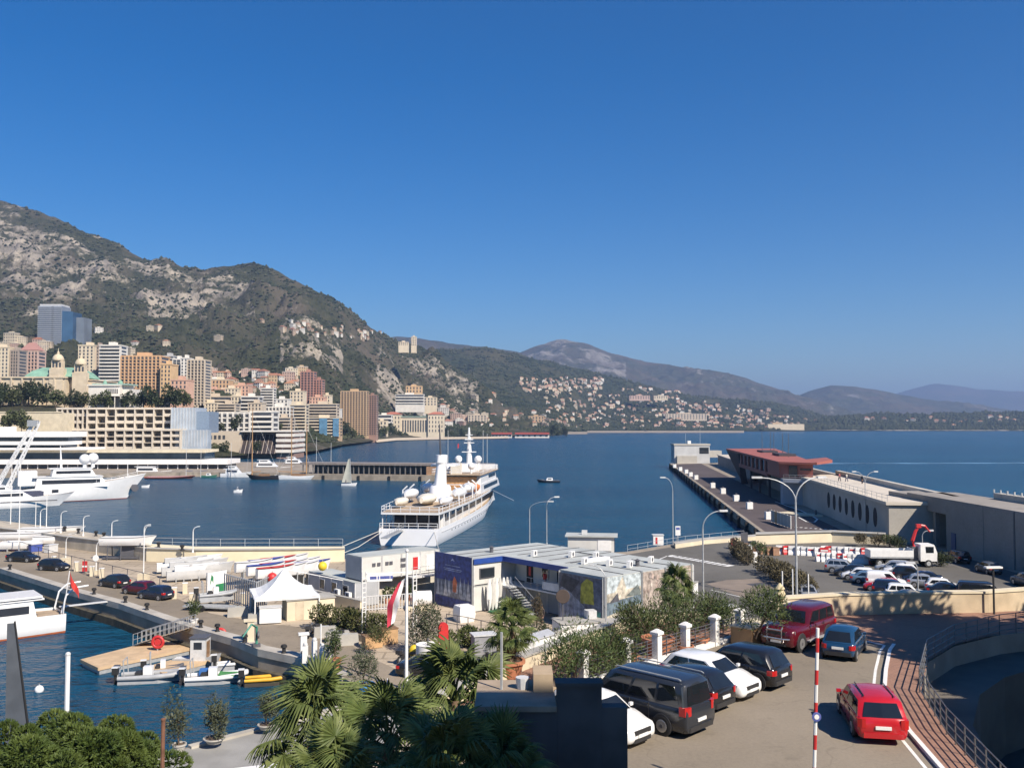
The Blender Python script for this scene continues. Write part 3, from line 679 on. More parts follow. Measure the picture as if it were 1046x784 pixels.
block('long pale housing slab on the far slope', 680, 722, 422.5, 428, 2900, 'beige', 4, 14, 'slots', depth=20)
block('pink long block on the far slope under the village', 643, 664, 404, 407.5, 3000, 'pink', 2, 8, 'slots', depth=20)
block('cream long block on the far slope, right of the pink one', 668, 682, 404.2, 407, 3000, 'cream', 2, 6, 'slots', depth=20)
block('white hotel on the upper hillside in woods', 212, 240, 326, 332, 1560, 'white', 2, 9, 'bands', depth=16)
block('round headed cream tower on the end of the ridge', 420, 425, 344, 353, 1780, 'cream', 4, 3, 'slots')
block('pale villa block on the ridge end beside the cream tower', 407, 417, 349.5, 352.5, 1740, 'cream', 2, 5, 'slots')
for k, (a_, b_, vt, vb, D, wl, fl, st, lb) in enumerate([
    (203, 222, 412, 424, 700, 'cream', 4, 'slots', 'cream block behind the left end of the white hotel'),
    (280, 297, 427, 446, 720, 'beige', 6, 'bands', 'beige balcony block left of the cream rounded tower'),
    (253, 267, 412, 426, 730, 'beige', 4, 'slots', 'beige block left of the slim white tower'),
    (331, 347, 418, 430, 960, 'white', 4, 'slots', 'white block behind the tan tower, left side'),
    (384, 400, 424, 440, 1280, 'white', 4, 'bands', 'white block between the brown tower and beach hotel'),
    (433, 446, 406, 414, 1560, 'cream', 3, 'slots', 'cream block right of the long white terrace block'),
    (478, 497, 424, 431, 1700, 'beige', 3, 'slots', 'beige block in the trees above the red roofed club'),
    (540, 556, 425, 431, 1900, 'tan', 2, 'slots', 'tan block on the wooded point'),
    (296, 310, 400, 410, 900, 'cream', 3, 'slots', 'small cream block left of the rose tower'),
    (330, 347, 430, 447, 1000, 'cream', 5, 'bands', 'cream balcony block left of the tall tan tower'),
    (322, 336, 420, 430, 1010, 'salmon', 3, 'slots', 'salmon block behind the low tan block'),
    (384, 395, 430, 446, 1200, 'cream', 4, 'slots', 'narrow cream block beside the brown tower'),
    (222, 240, 413, 424, 690, 'beige', 4, 'bands', 'beige block behind the right half of the white hotel'),
    (300, 316, 420, 440, 980, 'tan', 5, 'slots', 'tan block behind the cream rounded tower'),
    (206, 226, 398, 407, 860, 'salmon', 3, 'bands', 'salmon terrace block on the slope above the long pink block'),
    (226, 243, 397, 406, 870, 'cream', 3, 'slots', 'cream terrace block on the slope beside the salmon terrace')]):
    block(lb, a_, b_, vt, vb, D, wl, fl, max(3, int((b_-a_)/3)), st)
# beach hotel
c = Q(422, 443, 1350); px = 1350/F
t = thing('beach_hotel', 'long cream beach hotel with two red roofed pavilions', 'hotel', c)
MB().box(-13*px, 15*px, 3, 18, -8, 17*px).build('wing', BM['cream'], t)
for a_, b_ in ((-30, -13.05), (15.05, 31)):
    pv_ = MB().box(a_*px, b_*px, 0, 24, -8, 20*px).build('pavilion', BM['cream'], t)
    MB().add([(a_*px-1,-1,20*px),(b_*px+1,-1,20*px),(b_*px+1,25,20*px),(a_*px-1,25,20*px),((a_+b_)/2*px-4,12,22.6*px),((a_+b_)/2*px+4,12,22.6*px)], [(0,1,5,4),(1,2,5),(2,3,4,5),(3,0,4),(3,2,1,0)]).build('roof', M('red_hip_roof', (.45,.16,.1), .8), t)
    for i in range(4):
        for j in range(5):
            x = lerp(a_, b_, (j+.5)/5)*px; MB().box(x-.7, x+.7, -.1, .2, (2+i*4.4)*px, (4.6+i*4.4)*px).build('window', BWIN, t)
for j in range(10):
    x = lerp(-12, 14, (j+.5)/10)*px; MB().box(x-1, x+1, 2.85, 3.1, 2*px, 14*px).build('window', BWIN, t)
MB().box(-13*px, 15*px, 2, 19, 17*px+.01, 18.2*px).build('roof', M('green_roof', (.25,.33,.27), .7), t)
# red roofed beach club on the point and its pavilion
for u0, u1, lb in ((502, 523, 'low club pavilion with dull red roof, left on the point'), (526, 561, 'long club building with bright red roof on the point')):
    D = 1540; c = P((u0+u1)/2, 446.2, 1.2); W = (u1-u0)/F*c.y
    t = thing('beach_club', lb, 'building', c)
    MB().box(-W/2, W/2, 0, 12, -3, 4).build('wall', BM['white'], t)
    MB().box(-W/2, W/2, -2.5, 14, 4.01, 7).build('roof', M('club_red', (.36,.07,.05), .7), t)
    for j in range(6):
        x = -W/2 + W*(j+.5)/6; MB().box(x-1.6, x+1.6, -.1, .2, .6, 3.2).build('window', BWIN, t)
# beach
mb = MB(); pts = [P(u, v, .9) for u, v in ((385,451.5),(405,449.5),(440,448.6),(470,448.2),(500,447.8),(520,447.2))]; bk = [(p[0]*1.05-2, p[1]*1.05, 3) for p in pts][::-1]
mb.add([tuple(p) for p in pts] + bk, [(i, i+1, 10-i, 11-i) for i in range(5)])
struct(mb.build('beach', M('pale_sand', (.55,.46,.34), .95)))
for u0, u1, v, lb in ((560, 600, 443.2, 'a'), (600, 760, 441.8, 'b')):
    a, b = P(u0, v, .5), P(u1, v, .5); MB().add([tuple(a), tuple(b), (b[0]*1.02, b[1]*1.02, 5), (a[0]*1.02, a[1]*1.02, 5)], [(0,1,2,3)]).build('shore_rocks', STONE)['kind'] = 'structure'
c = Q(803, 440, 2790)
t = thing('sea_wall', 'tall beige sea wall at the foot of the far slope', 'wall', c)
MB().box(-55, 55, 0, 10, -6, 21).build('wall', BM['cream'], t)
MB().box(-40, -10, 1, 10, 21.01, 26).build('parapet', BM['tan'], t)

# ------------------------------------------------------------------ casino with twin domes
c = Q(36, 408, 560); px = 560/F
CAS = M('casino_stone', (.60,.50,.36), .85, .1, .3); COPP = M('green_copper', (.20,.36,.27), .7, .15, .3)
t = thing('casino', 'ornate stone casino with twin domes and green copper roof', 'casino', c)
MB().box(-60*px, 30*px, 0, 40, -20, 22*px).build('wall', CAS, t)
MB().box(-61*px, 31*px, -1, 41, 22*px+.01, 23.6*px).build('cornice', CAS, t)
MB().box(30*px+.01, 54*px, 6, 40, -20, 20*px).build('wing', CAS, t)
MB().box(29.6*px, 55*px, 5.2, 41, 20*px+.01, 21*px).build('cornice', CAS, t)
MB().rings([[(-14*px,2,23.61*px),(38*px,2,23.61*px),(38*px,38,23.61*px),(-14*px,38,23.61*px)],[(-9*px,6,30*px),(33*px,6,30*px),(33*px,34,30*px),(-9*px,34,30*px)],[(-3*px,12,34*px),(27*px,12,34*px),(27*px,28,34*px),(-3*px,28,34*px)]]).build('copper_roof', COPP, t)
for dx, dy, top in ((21, -.5, 46), (42.5, 2, 42)):
    tw = MB().box((dx-7)*px, (dx+7)*px, dy, dy+8*px, 0, (top-14)*px).box((dx-5.5)*px, (dx+5.5)*px, dy+1*px, dy+7*px, (top-14)*px, (top-6)*px).build('dome_tower', CAS, t)
    MB().lathe([(5.6*px,0),(6*px,.6*px),(5.6*px,2.2*px),(4.6*px,4.6*px),(3*px,6.2*px),(1.2*px,7*px),(1.2*px,9*px),(.4*px,9.6*px),(.15*px,13*px)], 14, 0, (dx*px, dy+4*px, (top-6)*px)).build('dome', M('dome_stone', (.56,.47,.33), .8), tw, smooth=50)
    for s in (-1, 0, 1): MB().box((dx+s*3.4-1)*px, (dx+s*3.4+1)*px, dy+.95*px, dy+1.05*px, (top-13)*px, (top-8)*px).build('arch_opening', BWIN, tw)
for j in range(9):
    x = (-38+j*7)*px; MB().box(x-1*px, x+1*px, -.12, .2, 12*px, 17*px).build('window', BWIN, t)
for j in range(3):
    x = (32.5+j*4.6)*px; MB().box(x-1.3*px, x+1.3*px, 5.8, 6.2, 3*px, 12*px).wheel((x, 6, 12*px), 1.3*px, .4, (0,1,0), 16).build('arch_opening', BWIN, t)
for j in range(8): MB().box((-58+j*11)*px, (-56.5+j*11)*px, -.9, 0, -10, 22*px).build('pilaster', CAS, t)
# cream theatre with arcades beside it
c = Q(112, 412, 540); px = 540/F
t = thing('theatre', 'cream theatre with arcaded upper floor and small green domes', 'theatre', c, 0)
MB().box(-22*px, 10*px, 0, 20, -14, 18*px).build('wall', BM['white'], t)
MB().box(-23*px, 10.5*px, -.8, 21, 18*px+.01, 19.2*px).build('cornice', BM['white'], t)
MB().box(10*px+.01, 21*px, 4, 20, -14, 15*px).build('wing', BM['white'], t)
MB().box(-4*px, 24*px, -7, -.05, 7.2*px, 8*px).build('canopy', BM['white'], t)
for j in range(5): MB().box((-2+j*6)*px-.2, (-2+j*6)*px+.2, -6.6, -6.2, -10, 7.2*px-.01).build('column', BM['white'], t)
MB().box(-20*px, 16*px, 2, 18, 19.21*px, 20.6*px).build('roof', M('theatre_copper', (.28,.40,.34), .7), t)
for x, r in ((-9, 2.2), (7, 2.6)): MB().lathe([(r*px,0),(r*px*.9,1.6*px),(r*px*.5,3*px),(.2*px,3.8*px),(.1*px,5.5*px)], 12, 0, (x*px, 5, 20.6*px)).build('dome', COPP, t, smooth=50)
for j in range(6): MB().box((-3+j*2.1-.6)*px, (-3+j*2.1+.6)*px, -.12, .2, 10*px, 15*px).build('arch_opening', BWIN, t)

# ------------------------------------------------------------------ terraces hotel with loggias, on the water
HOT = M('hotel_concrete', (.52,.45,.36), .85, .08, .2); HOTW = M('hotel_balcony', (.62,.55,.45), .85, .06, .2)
px = 470/F; c = Q(100, 460, 470)
t = thing('loggia_hotel', 'long stepped concrete hotel with two tiers of deep loggias', 'hotel', c)
def tier(u0, u1, z0, z1, yf, bays, fl, skip=0):
    x0, x1 = (u0-100)*px, (u1-100)*px
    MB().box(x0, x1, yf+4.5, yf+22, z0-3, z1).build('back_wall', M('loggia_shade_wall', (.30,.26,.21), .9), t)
    MB().box(x0-.4, x1+.4, yf-.4, yf+22.5, z1+.003, z1+1).build('roof', HOTW, t)
    fh = (z1-z0)/fl
    for i in range(fl):
        MB().box(x0, x1, yf, yf+4.5, z0+i*fh-.01, z0+i*fh+.35).build('floor_slab', HOT, t)
    for j in range(bays+1):
        x = lerp(x0, x1, j/bays); MB().box(x-.35, x+.35, yf-.25, yf+4.4, z0-2, z1-.01).build('partition', HOTW, t)
    for i in range(fl):
        for j in range(bays):
            if (i*3+j*2+skip) % 5 == 0: continue
            xa, xb = lerp(x0, x1, j/bays)+.4, lerp(x0, x1, (j+1)/bays)-.4
            MB().box(xa, xb, yf+.1, yf+.25, z0+i*fh+.36, z0+i*fh+fh*.42).build('balcony', HOTW, t)
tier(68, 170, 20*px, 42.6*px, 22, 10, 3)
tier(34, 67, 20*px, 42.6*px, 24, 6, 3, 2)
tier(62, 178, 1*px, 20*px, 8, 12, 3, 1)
MB().box(62*px-100*px, 178*px-100*px, 30.6, 46, -8, 20*px).build('core', HOT, t)
# grey glazed end block
px = 480/F; c = Q(190, 456, 480)
t = thing('glazed_block', 'pale grey glazed end block beside the loggia hotel', 'building', c)
GLZ = M('pale_glazing', (.40,.45,.50), .25, .12, .2)
MB().box(-20*px, 5*px, 6, 24, -8, 40*px).build('upper_volume', GLZ, t)
MB().box(-11*px, 22*px, 0, 5.9, -8, 17*px).build('lower_volume', GLZ, t)
MB().box(5*px+.02, 18*px, 8, 24, 14*px, 36*px).build('side_volume', M('side_glazing', (.22,.28,.36), .2), t)
for k in range(9): MB().box((-20+k*3.1)*px-.12, (-20+k*3.1)*px+.12, 5.8, 6, 17.2*px, 40*px).build('mullion', LGREY, t)
for k in range(11): MB().box((-11+k*3.2)*px-.12, (-11+k*3.2)*px+.12, -.2, 0, 0, 17*px).build('mullion', LGREY, t)
# white grid hotel, then the convention hall
block('long white hotel with square windows above the hall', 204, 255, 422, 442, 620, 'white', 4, 9, 'grid', depth=20, hut=False)
block('white balcony wing at the right end of the long white hotel', 255.2, 278, 421, 442, 624, 'white', 4, 5, 'bands', depth=18, hut=False)
px = 566/F; c = Q(256, 464, 566)
t = thing('convention_hall', 'low beige hall with slanted dark glass front by the quay', 'hall', c)
MB().box(-46*px, -10*px, 0, 30, -4, 23.5*px).build('wall', BM['beige'], t)
MB().box(-9.9*px, 26*px, 6, 30, -4, 23*px).build('hall_body', BM['taupe'], t)
MB().add([(-9.8*px,-3,1*px),(26*px,-3,1*px),(26*px,5.9,20.5*px),(-9.8*px,5.9,20.5*px),(-9.8*px,5.95,1*px),(26*px,5.95,1*px)], [(0,1,2,3),(0,3,4),(1,5,2)]).build('slanted_glass', M('brown_glass', (.055,.045,.04), .15), t)
for k in range(9):
    x = lerp(-9.5, 25.7, k/8)*px; MB().tube([(x,-3.15,1*px),(x,5.75,20.5*px)], .22, 5).build('mullion', BM['taupe'], t)
MB().box(-10*px, 45*px, -1.5, 31, 23.02*px, 24.4*px).build('roof', BM['white'], t)
for i in range(4):
    MB().box(26.2*px, 45*px, -2+.3*i, 28, (2+i*5.4)*px, (5+i*5.4)*px).build('balcony', BM['white'], t)
MB().box(26.2*px, 44*px, .5, 28, -4, 23*px).build('side_block', BM['brown'], t)
for k in range(4): MB().box((-42+k*4.4)*px, (-39.4+k*4.4)*px, -.12, .2, 15.5*px, 19.5*px).build('window', BWIN, t)

# yacht club: long white decks like a ship
px = 420/F; YW = M('club_white', (.82,.80,.77), .45, .03, .2); c = Q(60, 485, 400)
t = thing('yacht_club', 'long white waterfront club with ship like decks', 'building', c)
px = 400/F
c = Q(0, 485, 400); t.location = c
for i, (u0, u1, z, z1, y0, zb, mt) in enumerate(((-60, 232, 11, 15.5, 0, 0, YW), (-60, 206, 22.5, 25.3, 4, 15.6, CREAM), (-60, 86, 25.4, 27.5, 2, 25.35, YW), (-60, 60, 30.5, 34, 3, 27.6, YW), (-60, 63, 38.5, 44, 5, 34.1, YW))):
    MB().box(u0*px, u1*px, y0-1, y0+18, z*px, z1*px).build('deck', mt, t)
    if zb < z-.1: MB().box(u0*px, (u1-3)*px, y0+2.5, y0+16, zb*px, z*px-.01).build('glazing', M('club_glass', (.07,.09,.11), .12, .25, .15), t)
    if i == 0:
        for k in range(28): MB().box((u0+6+k*10.2)*px-.15, (u0+6+k*10.2)*px+.15, .2, .5, 0, z*px-.02).build('column', YW, t)
MB().box(-30*px, -2*px, 4, 14, 44.1*px, 49*px).build('roof_cabin', YW, t)
c = Q(20, 440, 440); t = thing('garden_terrace', 'cream garden retaining wall behind the white club', 'wall', c)
MB().box(-60, 7, 26, 40, -18, 9).build('wall', CREAM, t)
MB().box(-60.3, 7.3, 25.7, 26, 9.003, 9.6).build('coping', CREAM, t)

# far quay and colonnaded pontoon
mb = MB(); mb.prism([P(-160, 484, 1.7)[:2], P(100, 483, 1.7)[:2], P(215, 482, 1.7)[:2], P(318, 483, 1.7)[:2], (P(318, 480, 1.7)[0], 470), (-330, 480)], -4, 1.7)
struct(mb.build('far_quay', STONE))
a, b = P(300, 489.5, 0), P(500, 492, 0)
dv = (b - a).normalized(); L = (b-a).length; rz = math.atan2(dv.y, dv.x)
t = thing('colonnaded_jetty', 'long low jetty roofed over a dark colonnade', 'jetty', a, rz)
MB().box(0, L, 0, 9, -3, 2.2).build('base', STONE, t)
MB().box(2, L, 1, 9.5, 5.6, 6.4).build('roof', M('jetty_roof', (.23,.2,.18), .8), t)
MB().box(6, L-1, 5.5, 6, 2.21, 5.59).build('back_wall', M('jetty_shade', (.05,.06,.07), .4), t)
for k in range(36): MB().cbox((3+k*(L-5)/35, 1.7, 3.9), (.35,.35,3.38), 0).build('column', M('jetty_column', (.16,.15,.14), .7), t)
MB().box(52, 58, 1.2, 5.2, 2.21, 5.4).build('kiosk', M('jetty_kiosk', (.38,.22,.12), .7), t)
for k, u in enumerate((12, 26, 38, 50, 66)): MB().cbox((u, -.15, .9), (.9,.3,1.6)).build('fender', BLACK, t)

# trees of the casino gardens
tp = [make_tree('garden_tree', 'x', 'tree', 11, 5, 8.5, L_DARK, 1.3, 900, 11), make_tree('garden_tree', 'x', 'tree', 9, 5.5, 6, leaf_mat('mid_green_leaf', (.05,.065,.025), (.10,.11,.045)), 1.2, 900, 12), make_tree('garden_tree', 'x', 'tree', 13, 4, 10, L_DARK, 1.2, 900, 13)]
rt = random.Random(5)
spots = [(u, v, D, k) for u, v, D, k in ((3,414,520,0),(12,416,515,1),(20,414,525,0),(29,415,520,2),(38,416,515,0),(47,417,520,2),(57,416,510,1),(66,417,515,1),(76,418,510,0),(86,418,512,1),(97,418,505,1),(108,418.5,505,1),(128,418.5,505,0),(138,418,510,1),(146,418,508,0),(155,418.5,505,0),(166,418.5,508,1),(177,418,506,0),(187,417.5,510,1),(10,440,455,1),(22,442,450,1),(-6,418,505,0),(-16,416,515,2))]
first = {}
GN = ['dark evergreen garden tree', 'mid green garden tree', 'tall dark narrow garden tree']
for i, (u, v, D, k) in enumerate(spots):
    c = Q(u, v, D + (28 if v < 430 else 0)); lab = GN[k] + (' on the hotel terrace' if v > 430 else ' before the casino and theatre' if u < 120 else ' before the orange tower')
    gp = GN[k] + 's' + (' on the terrace' if v > 430 else ' before the casino' if u < 120 else ' before the orange tower')
    s = rt.uniform(.8, 1.15)
    if k not in first: first[k] = 1; o = tp[k]; o.location = c; o['label'] = lab; o['group'] = gp; o.scale = (s,)*3
    else: dup(tp[k], lab, c, rt.uniform(0, 6), gp, s)
for i, (u, v, D) in enumerate(((305,447,800),(285,441,700),(335,448,930),(344,448,940),(352,448,960),(360,448,980),(383,446,1080),(392,447,1200),(400,446,1260),(408,447,1300),(455,447,1400),(462,446,1420),(472,447,1440),(490,447,1460),(565,445,1560),(571,446,1560),(577,446,1570),(226,441,600),(240,441,600),(215,441,600),(262,463,555),(219,466,555),(228,466,555))):
    k = (0,1)[i % 2]
    wh = 'along the beach' if D > 900 else 'among the town blocks by the hall'
    dup(tp[k], GN[k] + ' ' + wh, Q(u, v, D), rt.uniform(0,6), GN[k] + 's ' + wh, rt.uniform(.7,1.2) * (1.35 if D > 900 else .8))
# ------------------------------------------------------------------ boats
BW = M('boat_white', (.74,.74,.73), .3, .03, 1); BW.node_tree.nodes['Principled BSDF'].inputs['Coat Weight'].default_value = .3
BWARM = M('boat_cream', (.66,.61,.51), .6, .06, 1)
TEAK = M('teak_deck', (.37,.28,.19), .75, .15, 1.5)
BDK = M('boat_dark_window', (.03,.035,.045), .1, .1, 1)
GREYT = M('grey_tube', (.33,.34,.35), .5, .08, 2)
BOOT = M('red_boot_top', (.34,.07,.04), .5, .1, 1)
def hull_mesh(L, B, zs, zm, zb, draft, full=.85, rake=.08, flare=.75, n=22, transom=.8, m=0, bootm=None):
    """+X bow; deck height zs at the stern, zm amidships, zb at the bow; returns (MB, deck-edge points)"""
    mb = MB(); rows = []; edge = []
    for i in range(n+1):
        t = i/n; xd = L*t
        w = transom + (1-transom)*math.sin(min(1, t/.4)*PI/2) if t < .4 else (1 - ((t-.4)/.6)**(2.2+full))
        w = max(w, 0.012); zd = lerp(zs, zm, min(1, t/.45)) if t < .45 else lerp(zm, zb, ((t-.45)/.55)**1.8)
        ww = w * (1 if t < .5 else lerp(1, flare, ((t-.5)/.5))); xr = L*rake*max(0, t-.55)/.45
        hb = B/2
        half = [(xd-xr*1.25, 0, -draft), (xd-xr*1.15, hb*ww*.7, -draft*.6), (xd-xr, hb*ww*.94, 0.18), (xd-xr*.6, hb*lerp(ww,w,.45)*.985, lerp(.18, zd, .4)), (xd-xr*.2, hb*lerp(ww,w,.85), lerp(.18,zd,.8)), (xd, hb*w, zd)]
        rows.append([(x,-y,z) for x, y, z in half[::-1]] + half[1:]); edge.append((xd, hb*w, zd))
    o = len(mb.v); k = len(rows[0])
    for r in rows: mb.v.extend(r)
    for i in range(n):
        for j in range(k-1):
            mb.f.append((o+i*k+j, o+(i+1)*k+j, o+(i+1)*k+j+1, o+i*k+j+1)); mb.m.append(1 if bootm and 3 <= j+0 <= k-5+0 else m)
    mb.f.append(tuple(o+j for j in range(k))); mb.m.append(m)
    return mb, edge
def deck_mesh(edge, dz=-.12, inset=.97, m=0):
    mb = MB(); n = len(edge)
    mb.v = [(x, -y*inset, z+dz) for x, y, z in edge] + [(x, y*inset, z+dz) for x, y, z in edge]
    mb.f = [(i, i+1, n+i+1, n+i) for i in range(n-1)]; mb.m = [m]*(n-1); return mb
def house(mb, x0, x1, b, z0, z1, sl0=0, sl1=0, tb=.9, m=0):
    """deckhouse with sloped ends and tumblehome"""
    a = b/2; c = a*tb
    return mb.add([(x0,-a,z0),(x1,-a,z0),(x1,a,z0),(x0,a,z0),(x0+sl0,-c,z1),(x1-sl1,-c,z1),(x1-sl1,c,z1),(x0+sl0,c,z1)], [(0,3,2,1),(4,5,6,7),(0,1,5,4),(1,2,6,5),(2,3,7,6),(3,0,4,7)], m)
def rails(mb, pts, h=1.0, r=.035, every=1.6, n=4, lines=(1.0,.5)):
    for fr in lines: mb.tube([(p[0],p[1],p[2]+h*fr) for p in pts], r, n)
    for a, b in zip(pts[:-1], pts[1:]):
        a, b = Vector(a), Vector(b); k = max(1, int((b-a).length/every))
        for i in range(k+1):
            p = a.lerp(b, i/k); mb.tube([p, p+Vector((0,0,h))], r, n)
    return mb
def person(name_label, loc, rz, top, legs, pose='stand', sc_=1.0, hair=(.05,.03,.02), group=None):
    """one continuous body grown over a skeleton, with hair and clothes as children"""
    t = thing('person', name_label, 'person', loc, rz, group)
    J = {'pelvis': (0,0,.93), 'belly': (0,0,1.12), 'chest': (.01,0,1.34), 'neck': (.01,0,1.5), 'head': (.03,0,1.6), 'crown': (.02,0,1.72)}
    st = .22 if pose == 'walk' else .02
    E = [('pelvis','belly'),('belly','chest'),('chest','neck'),('neck','head'),('head','crown')]; Rr = {'pelvis': (.14,.1), 'belly': (.13,.09), 'chest': (.16,.1), 'neck': (.055,.055), 'head': (.085,.095), 'crown': (.06,.07)}
    for s, q in ((1,'l'),(-1,'r')):
        J.update({q+'hip': (0,s*.1,.88), q+'knee': (s*st*.6+.02,s*.1,.5), q+'ankle': (s*st-.02,s*.1,.09), q+'toe': (s*st+.15,s*.11,.04), q+'sh': (.0,s*.19,1.42), q+'el': (-s*st*.5-.03,s*.25,1.13), q+'wr': (.04-s*st*.8,s*.25,.89), q+'ha': (.07-s*st*.9,s*.24,.78)})
        E += [('pelvis',q+'hip'),(q+'hip',q+'knee'),(q+'knee',q+'ankle'),(q+'ankle',q+'toe'),('chest',q+'sh'),(q+'sh',q+'el'),(q+'el',q+'wr'),(q+'wr',q+'ha')]
        Rr.update({q+'hip': (.095,.1), q+'knee': (.06,.06), q+'ankle': (.045,.045), q+'toe': (.04,.03), q+'sh': (.06,.06), q+'el': (.042,.042), q+'wr': (.03,.03), q+'ha': (.035,.02)})
    ks = list(J); me = bpy.data.meshes.new('body'); me.from_pydata([J[k] for k in ks], [(ks.index(a), ks.index(b)) for a, b in E], [])
    o = bpy.data.objects.new('body', me); COL.objects.link(o); o.parent = t
    o.modifiers.new('skin', 'SKIN'); sv = me.skin_vertices[0].data
    for i, k in enumerate(ks): sv[i].radius = Rr[k]
    sv[0].use_root = True
    o.modifiers.new('sub', 'SUBSURF').levels = 1; o.modifiers['sub'].render_levels = 1
    me.materials.append(M('skin_tone', (.45,.28,.2), .6))
    MB().lathe([(.17,.0),(.165,.2),(.2,.42),(.19,.52),(.09,.56)], 10, 0, (0,0,.92), .75, 1.02).build('jacket', M('cloth_%d_%d_%d' % tuple(int(c*99) for c in top), top, .9), t, smooth=60)
    for s in (1,-1):
        q = 'l' if s > 0 else 'r'
        MB().tube([J[q+'hip'], J[q+'knee'], J[q+'ankle']], [.125,.085,.075], 8).build('trouser_leg', M('cloth_%d_%d_%d' % tuple(int(c*99) for c in legs), legs, .9), t, smooth=60)
        MB().tube([J[q+'sh'], J[q+'el'], J[q+'wr']], [.085,.062,.05], 8).build('sleeve', M('cloth_%d_%d_%d' % tuple(int(c*99) for c in top), top, .9), t, smooth=60)
    MB().ball((-.005,0,1.66), (.105,.1,.11), 10, 6).build('hair', M('hair_dark', hair, .8), t, smooth=60)
    t.scale = (sc_,)*3
    return t

# --- the old cruise yacht, stern to us
sp = P(417, 557, 0); bp_ = P(497, 512, 0); hd = heading(bp_.x-sp.x, bp_.y-sp.y)
t = thing('cruise_ship', 'large white classic cruise yacht moored stern first to the quay', 'ship', (sp.x, sp.y, 0), hd)
L = 90
mb, ed = hull_mesh(L, 13.4, 2.9, 3.2, 6.6, 3, full=.5, rake=.09, flare=.6, n=36, transom=.78)
recalc(mb.build('hull', M('ship_white', (.80,.80,.80), .3, .03, .3), t, smooth=40))
deck_mesh(ed, -.9, .96).build('main_deck', TEAK, t)
for s in (1, -1):
    MB().tube([(x, s*(y+.03), z*.62+.3) for x, y, z in ed[1:-2]], .07, 4).build('rubbing_strake', LGREY, t)
    q = MB()
    for i in range(26):
        x = 10 + i*2.7; y = np.interp(x, [e[0] for e in ed], [e[1] for e in ed])
        q.wheel((x, s*(y*.985+.03), 1.75), .17, .1, (0,1,0), 8)
    q.build('portholes', BDK, t)['kind'] = 'stuff'
house(MB(), 7, 74, 9.6, 2.0, 5.19, .4, 4, .97).build('deckhouse', BW, t)
for s in (1,-1): MB().box(9, 70, s*4.83-.05, s*4.83+.05, 3.4, 4.7).build('promenade_windows', BDK, t)
MB().box(6.86, 6.96, -4.2, 4.2, 2.4, 4.8).build('aft_opening', BDK, t)
for y in (-2.2, 0, 2.2): MB().box(6.7, 6.84, y-.12, y+.12, 2.1, 4.9).build('post', BW, t)
wd = lambda x: float(np.interp(x, [e[0] for e in ed], [e[1] for e in ed]))
mb = MB(); xs = [1.2, 4, 12, 24, 40, 56, 66, 72]
mb.prism([(x, -wd(x)*.98) for x in xs] + [(x, wd(x)*.98) for x in xs[::-1]], 5.2, 5.55); mb.build('boat_deck', BW, t)
mb = MB(); mb.prism([(x, -wd(x)*.95) for x in xs] + [(x, wd(x)*.95) for x in xs[::-1]], 5.553, 5.58); mb.build('boat_deck_planking', TEAK, t)
for s in (1, -1):
    for x in (1.8, 5, 9, 14, 20, 26, 34, 42): MB().tube([(x, s*wd(x)*.95, 2.2), (x, s*wd(x)*.95, 5.2)], .1, 5).build('stanchion', BW, t)
    rails(MB(), [(x, s*wd(x)*.97, 5.55) for x in (1.3, 6, 14, 24, 34, 46)], 1.05, .05, 2.2).build('rail', BW, t)
rails(MB(), [(1.25, -wd(1.2)*.96, 5.55), (1.25, wd(1.2)*.96, 5.55)], 1.05, .05, 1.5).build('rail', BW, t)
rails(MB(), [(.15, -wd(0)*.98, 2.9), (.15, wd(0)*.98, 2.9)], .9, .05, 1.6).build('rail', BW, t)
# boats and covers on the boat deck
def lifeboat(x, y, L_, B_, z, mt, cover):
    h = MB(); rows = []
    for i in range(9):
        a = i/8; wv = math.sin(PI*min(max(a,.02),.98))**.6 * B_/2
        rows.append([(x+a*L_, y+wv*math.cos(k*2*PI/12), z+1.15+(1.15 if math.sin(k*2*PI/12) < 0 else cover)*math.sin(k*2*PI/12)*(.5+.5*math.sin(PI*min(max(a,.02),.98)))) for k in range(12)])
    return h.rings(rows).build('covered_boat', mt, t, smooth=50)
lifeboat(8, 4.1, 7, 2.6, 5.7, BWARM, .5); lifeboat(17, 4.6, 9, 2.8, 6.3, BW, .9); lifeboat(10, -3.8, 8.5, 2.6, 5.8, BW, .5); lifeboat(21, -4.4, 9, 2.8, 6.3, BW, .9); lifeboat(12, .4, 10, 3.6, 5.7, BWARM, .9); lifeboat(33, 4.5, 8, 2.6, 6.5, BW, .8); lifeboat(33, -4.3, 8, 2.8, 6.5, BW, 1.0)
lifeboat(40, -4.9, 5, 2.0, 6.3, M('rescue_orange', (.62,.2,.06), .5), .6)
for s in (1,-1):
    for x in (18.5, 24.5, 34.5, 39.5): MB().tube([(x, s*5.6, 5.58), (x, s*5.5, 8.2), (x, s*4.6, 9.0)], .14, 5).build('davit', BW, t)
# funnel
FUN = M('funnel_white', (.8,.79,.77), .35, .04, .4)
MB().lathe([(2.6,0),(2.3,2.6),(1.9,3.0)], 14, 0, (28,0,5.6), 1.8, .9).build('funnel_casing', FUN, t, smooth=50)
MB().rings([[(28+dx+ (1.3*math.cos(k*2*PI/16))*1.35*f, 1.2*math.sin(k*2*PI/16)*f, 8.4+z) for k in range(16)] for dx, z, f in ((0,0,1.05),(.6,2.6,.92),(1.1,4.4,.8),(1.15,4.8,1.02),(1.4,6.3,.98))]).build('funnel', FUN, t, smooth=40)
MB().box(30.8, 36, -2.6, 2.6, 12.3, 12.7).build('funnel_wing', FUN, t)
MB().tube([(28.2,0,14.5),(26.9,0,21)], [.22,.1], 6).build('exhaust_mast', DGREY, t)
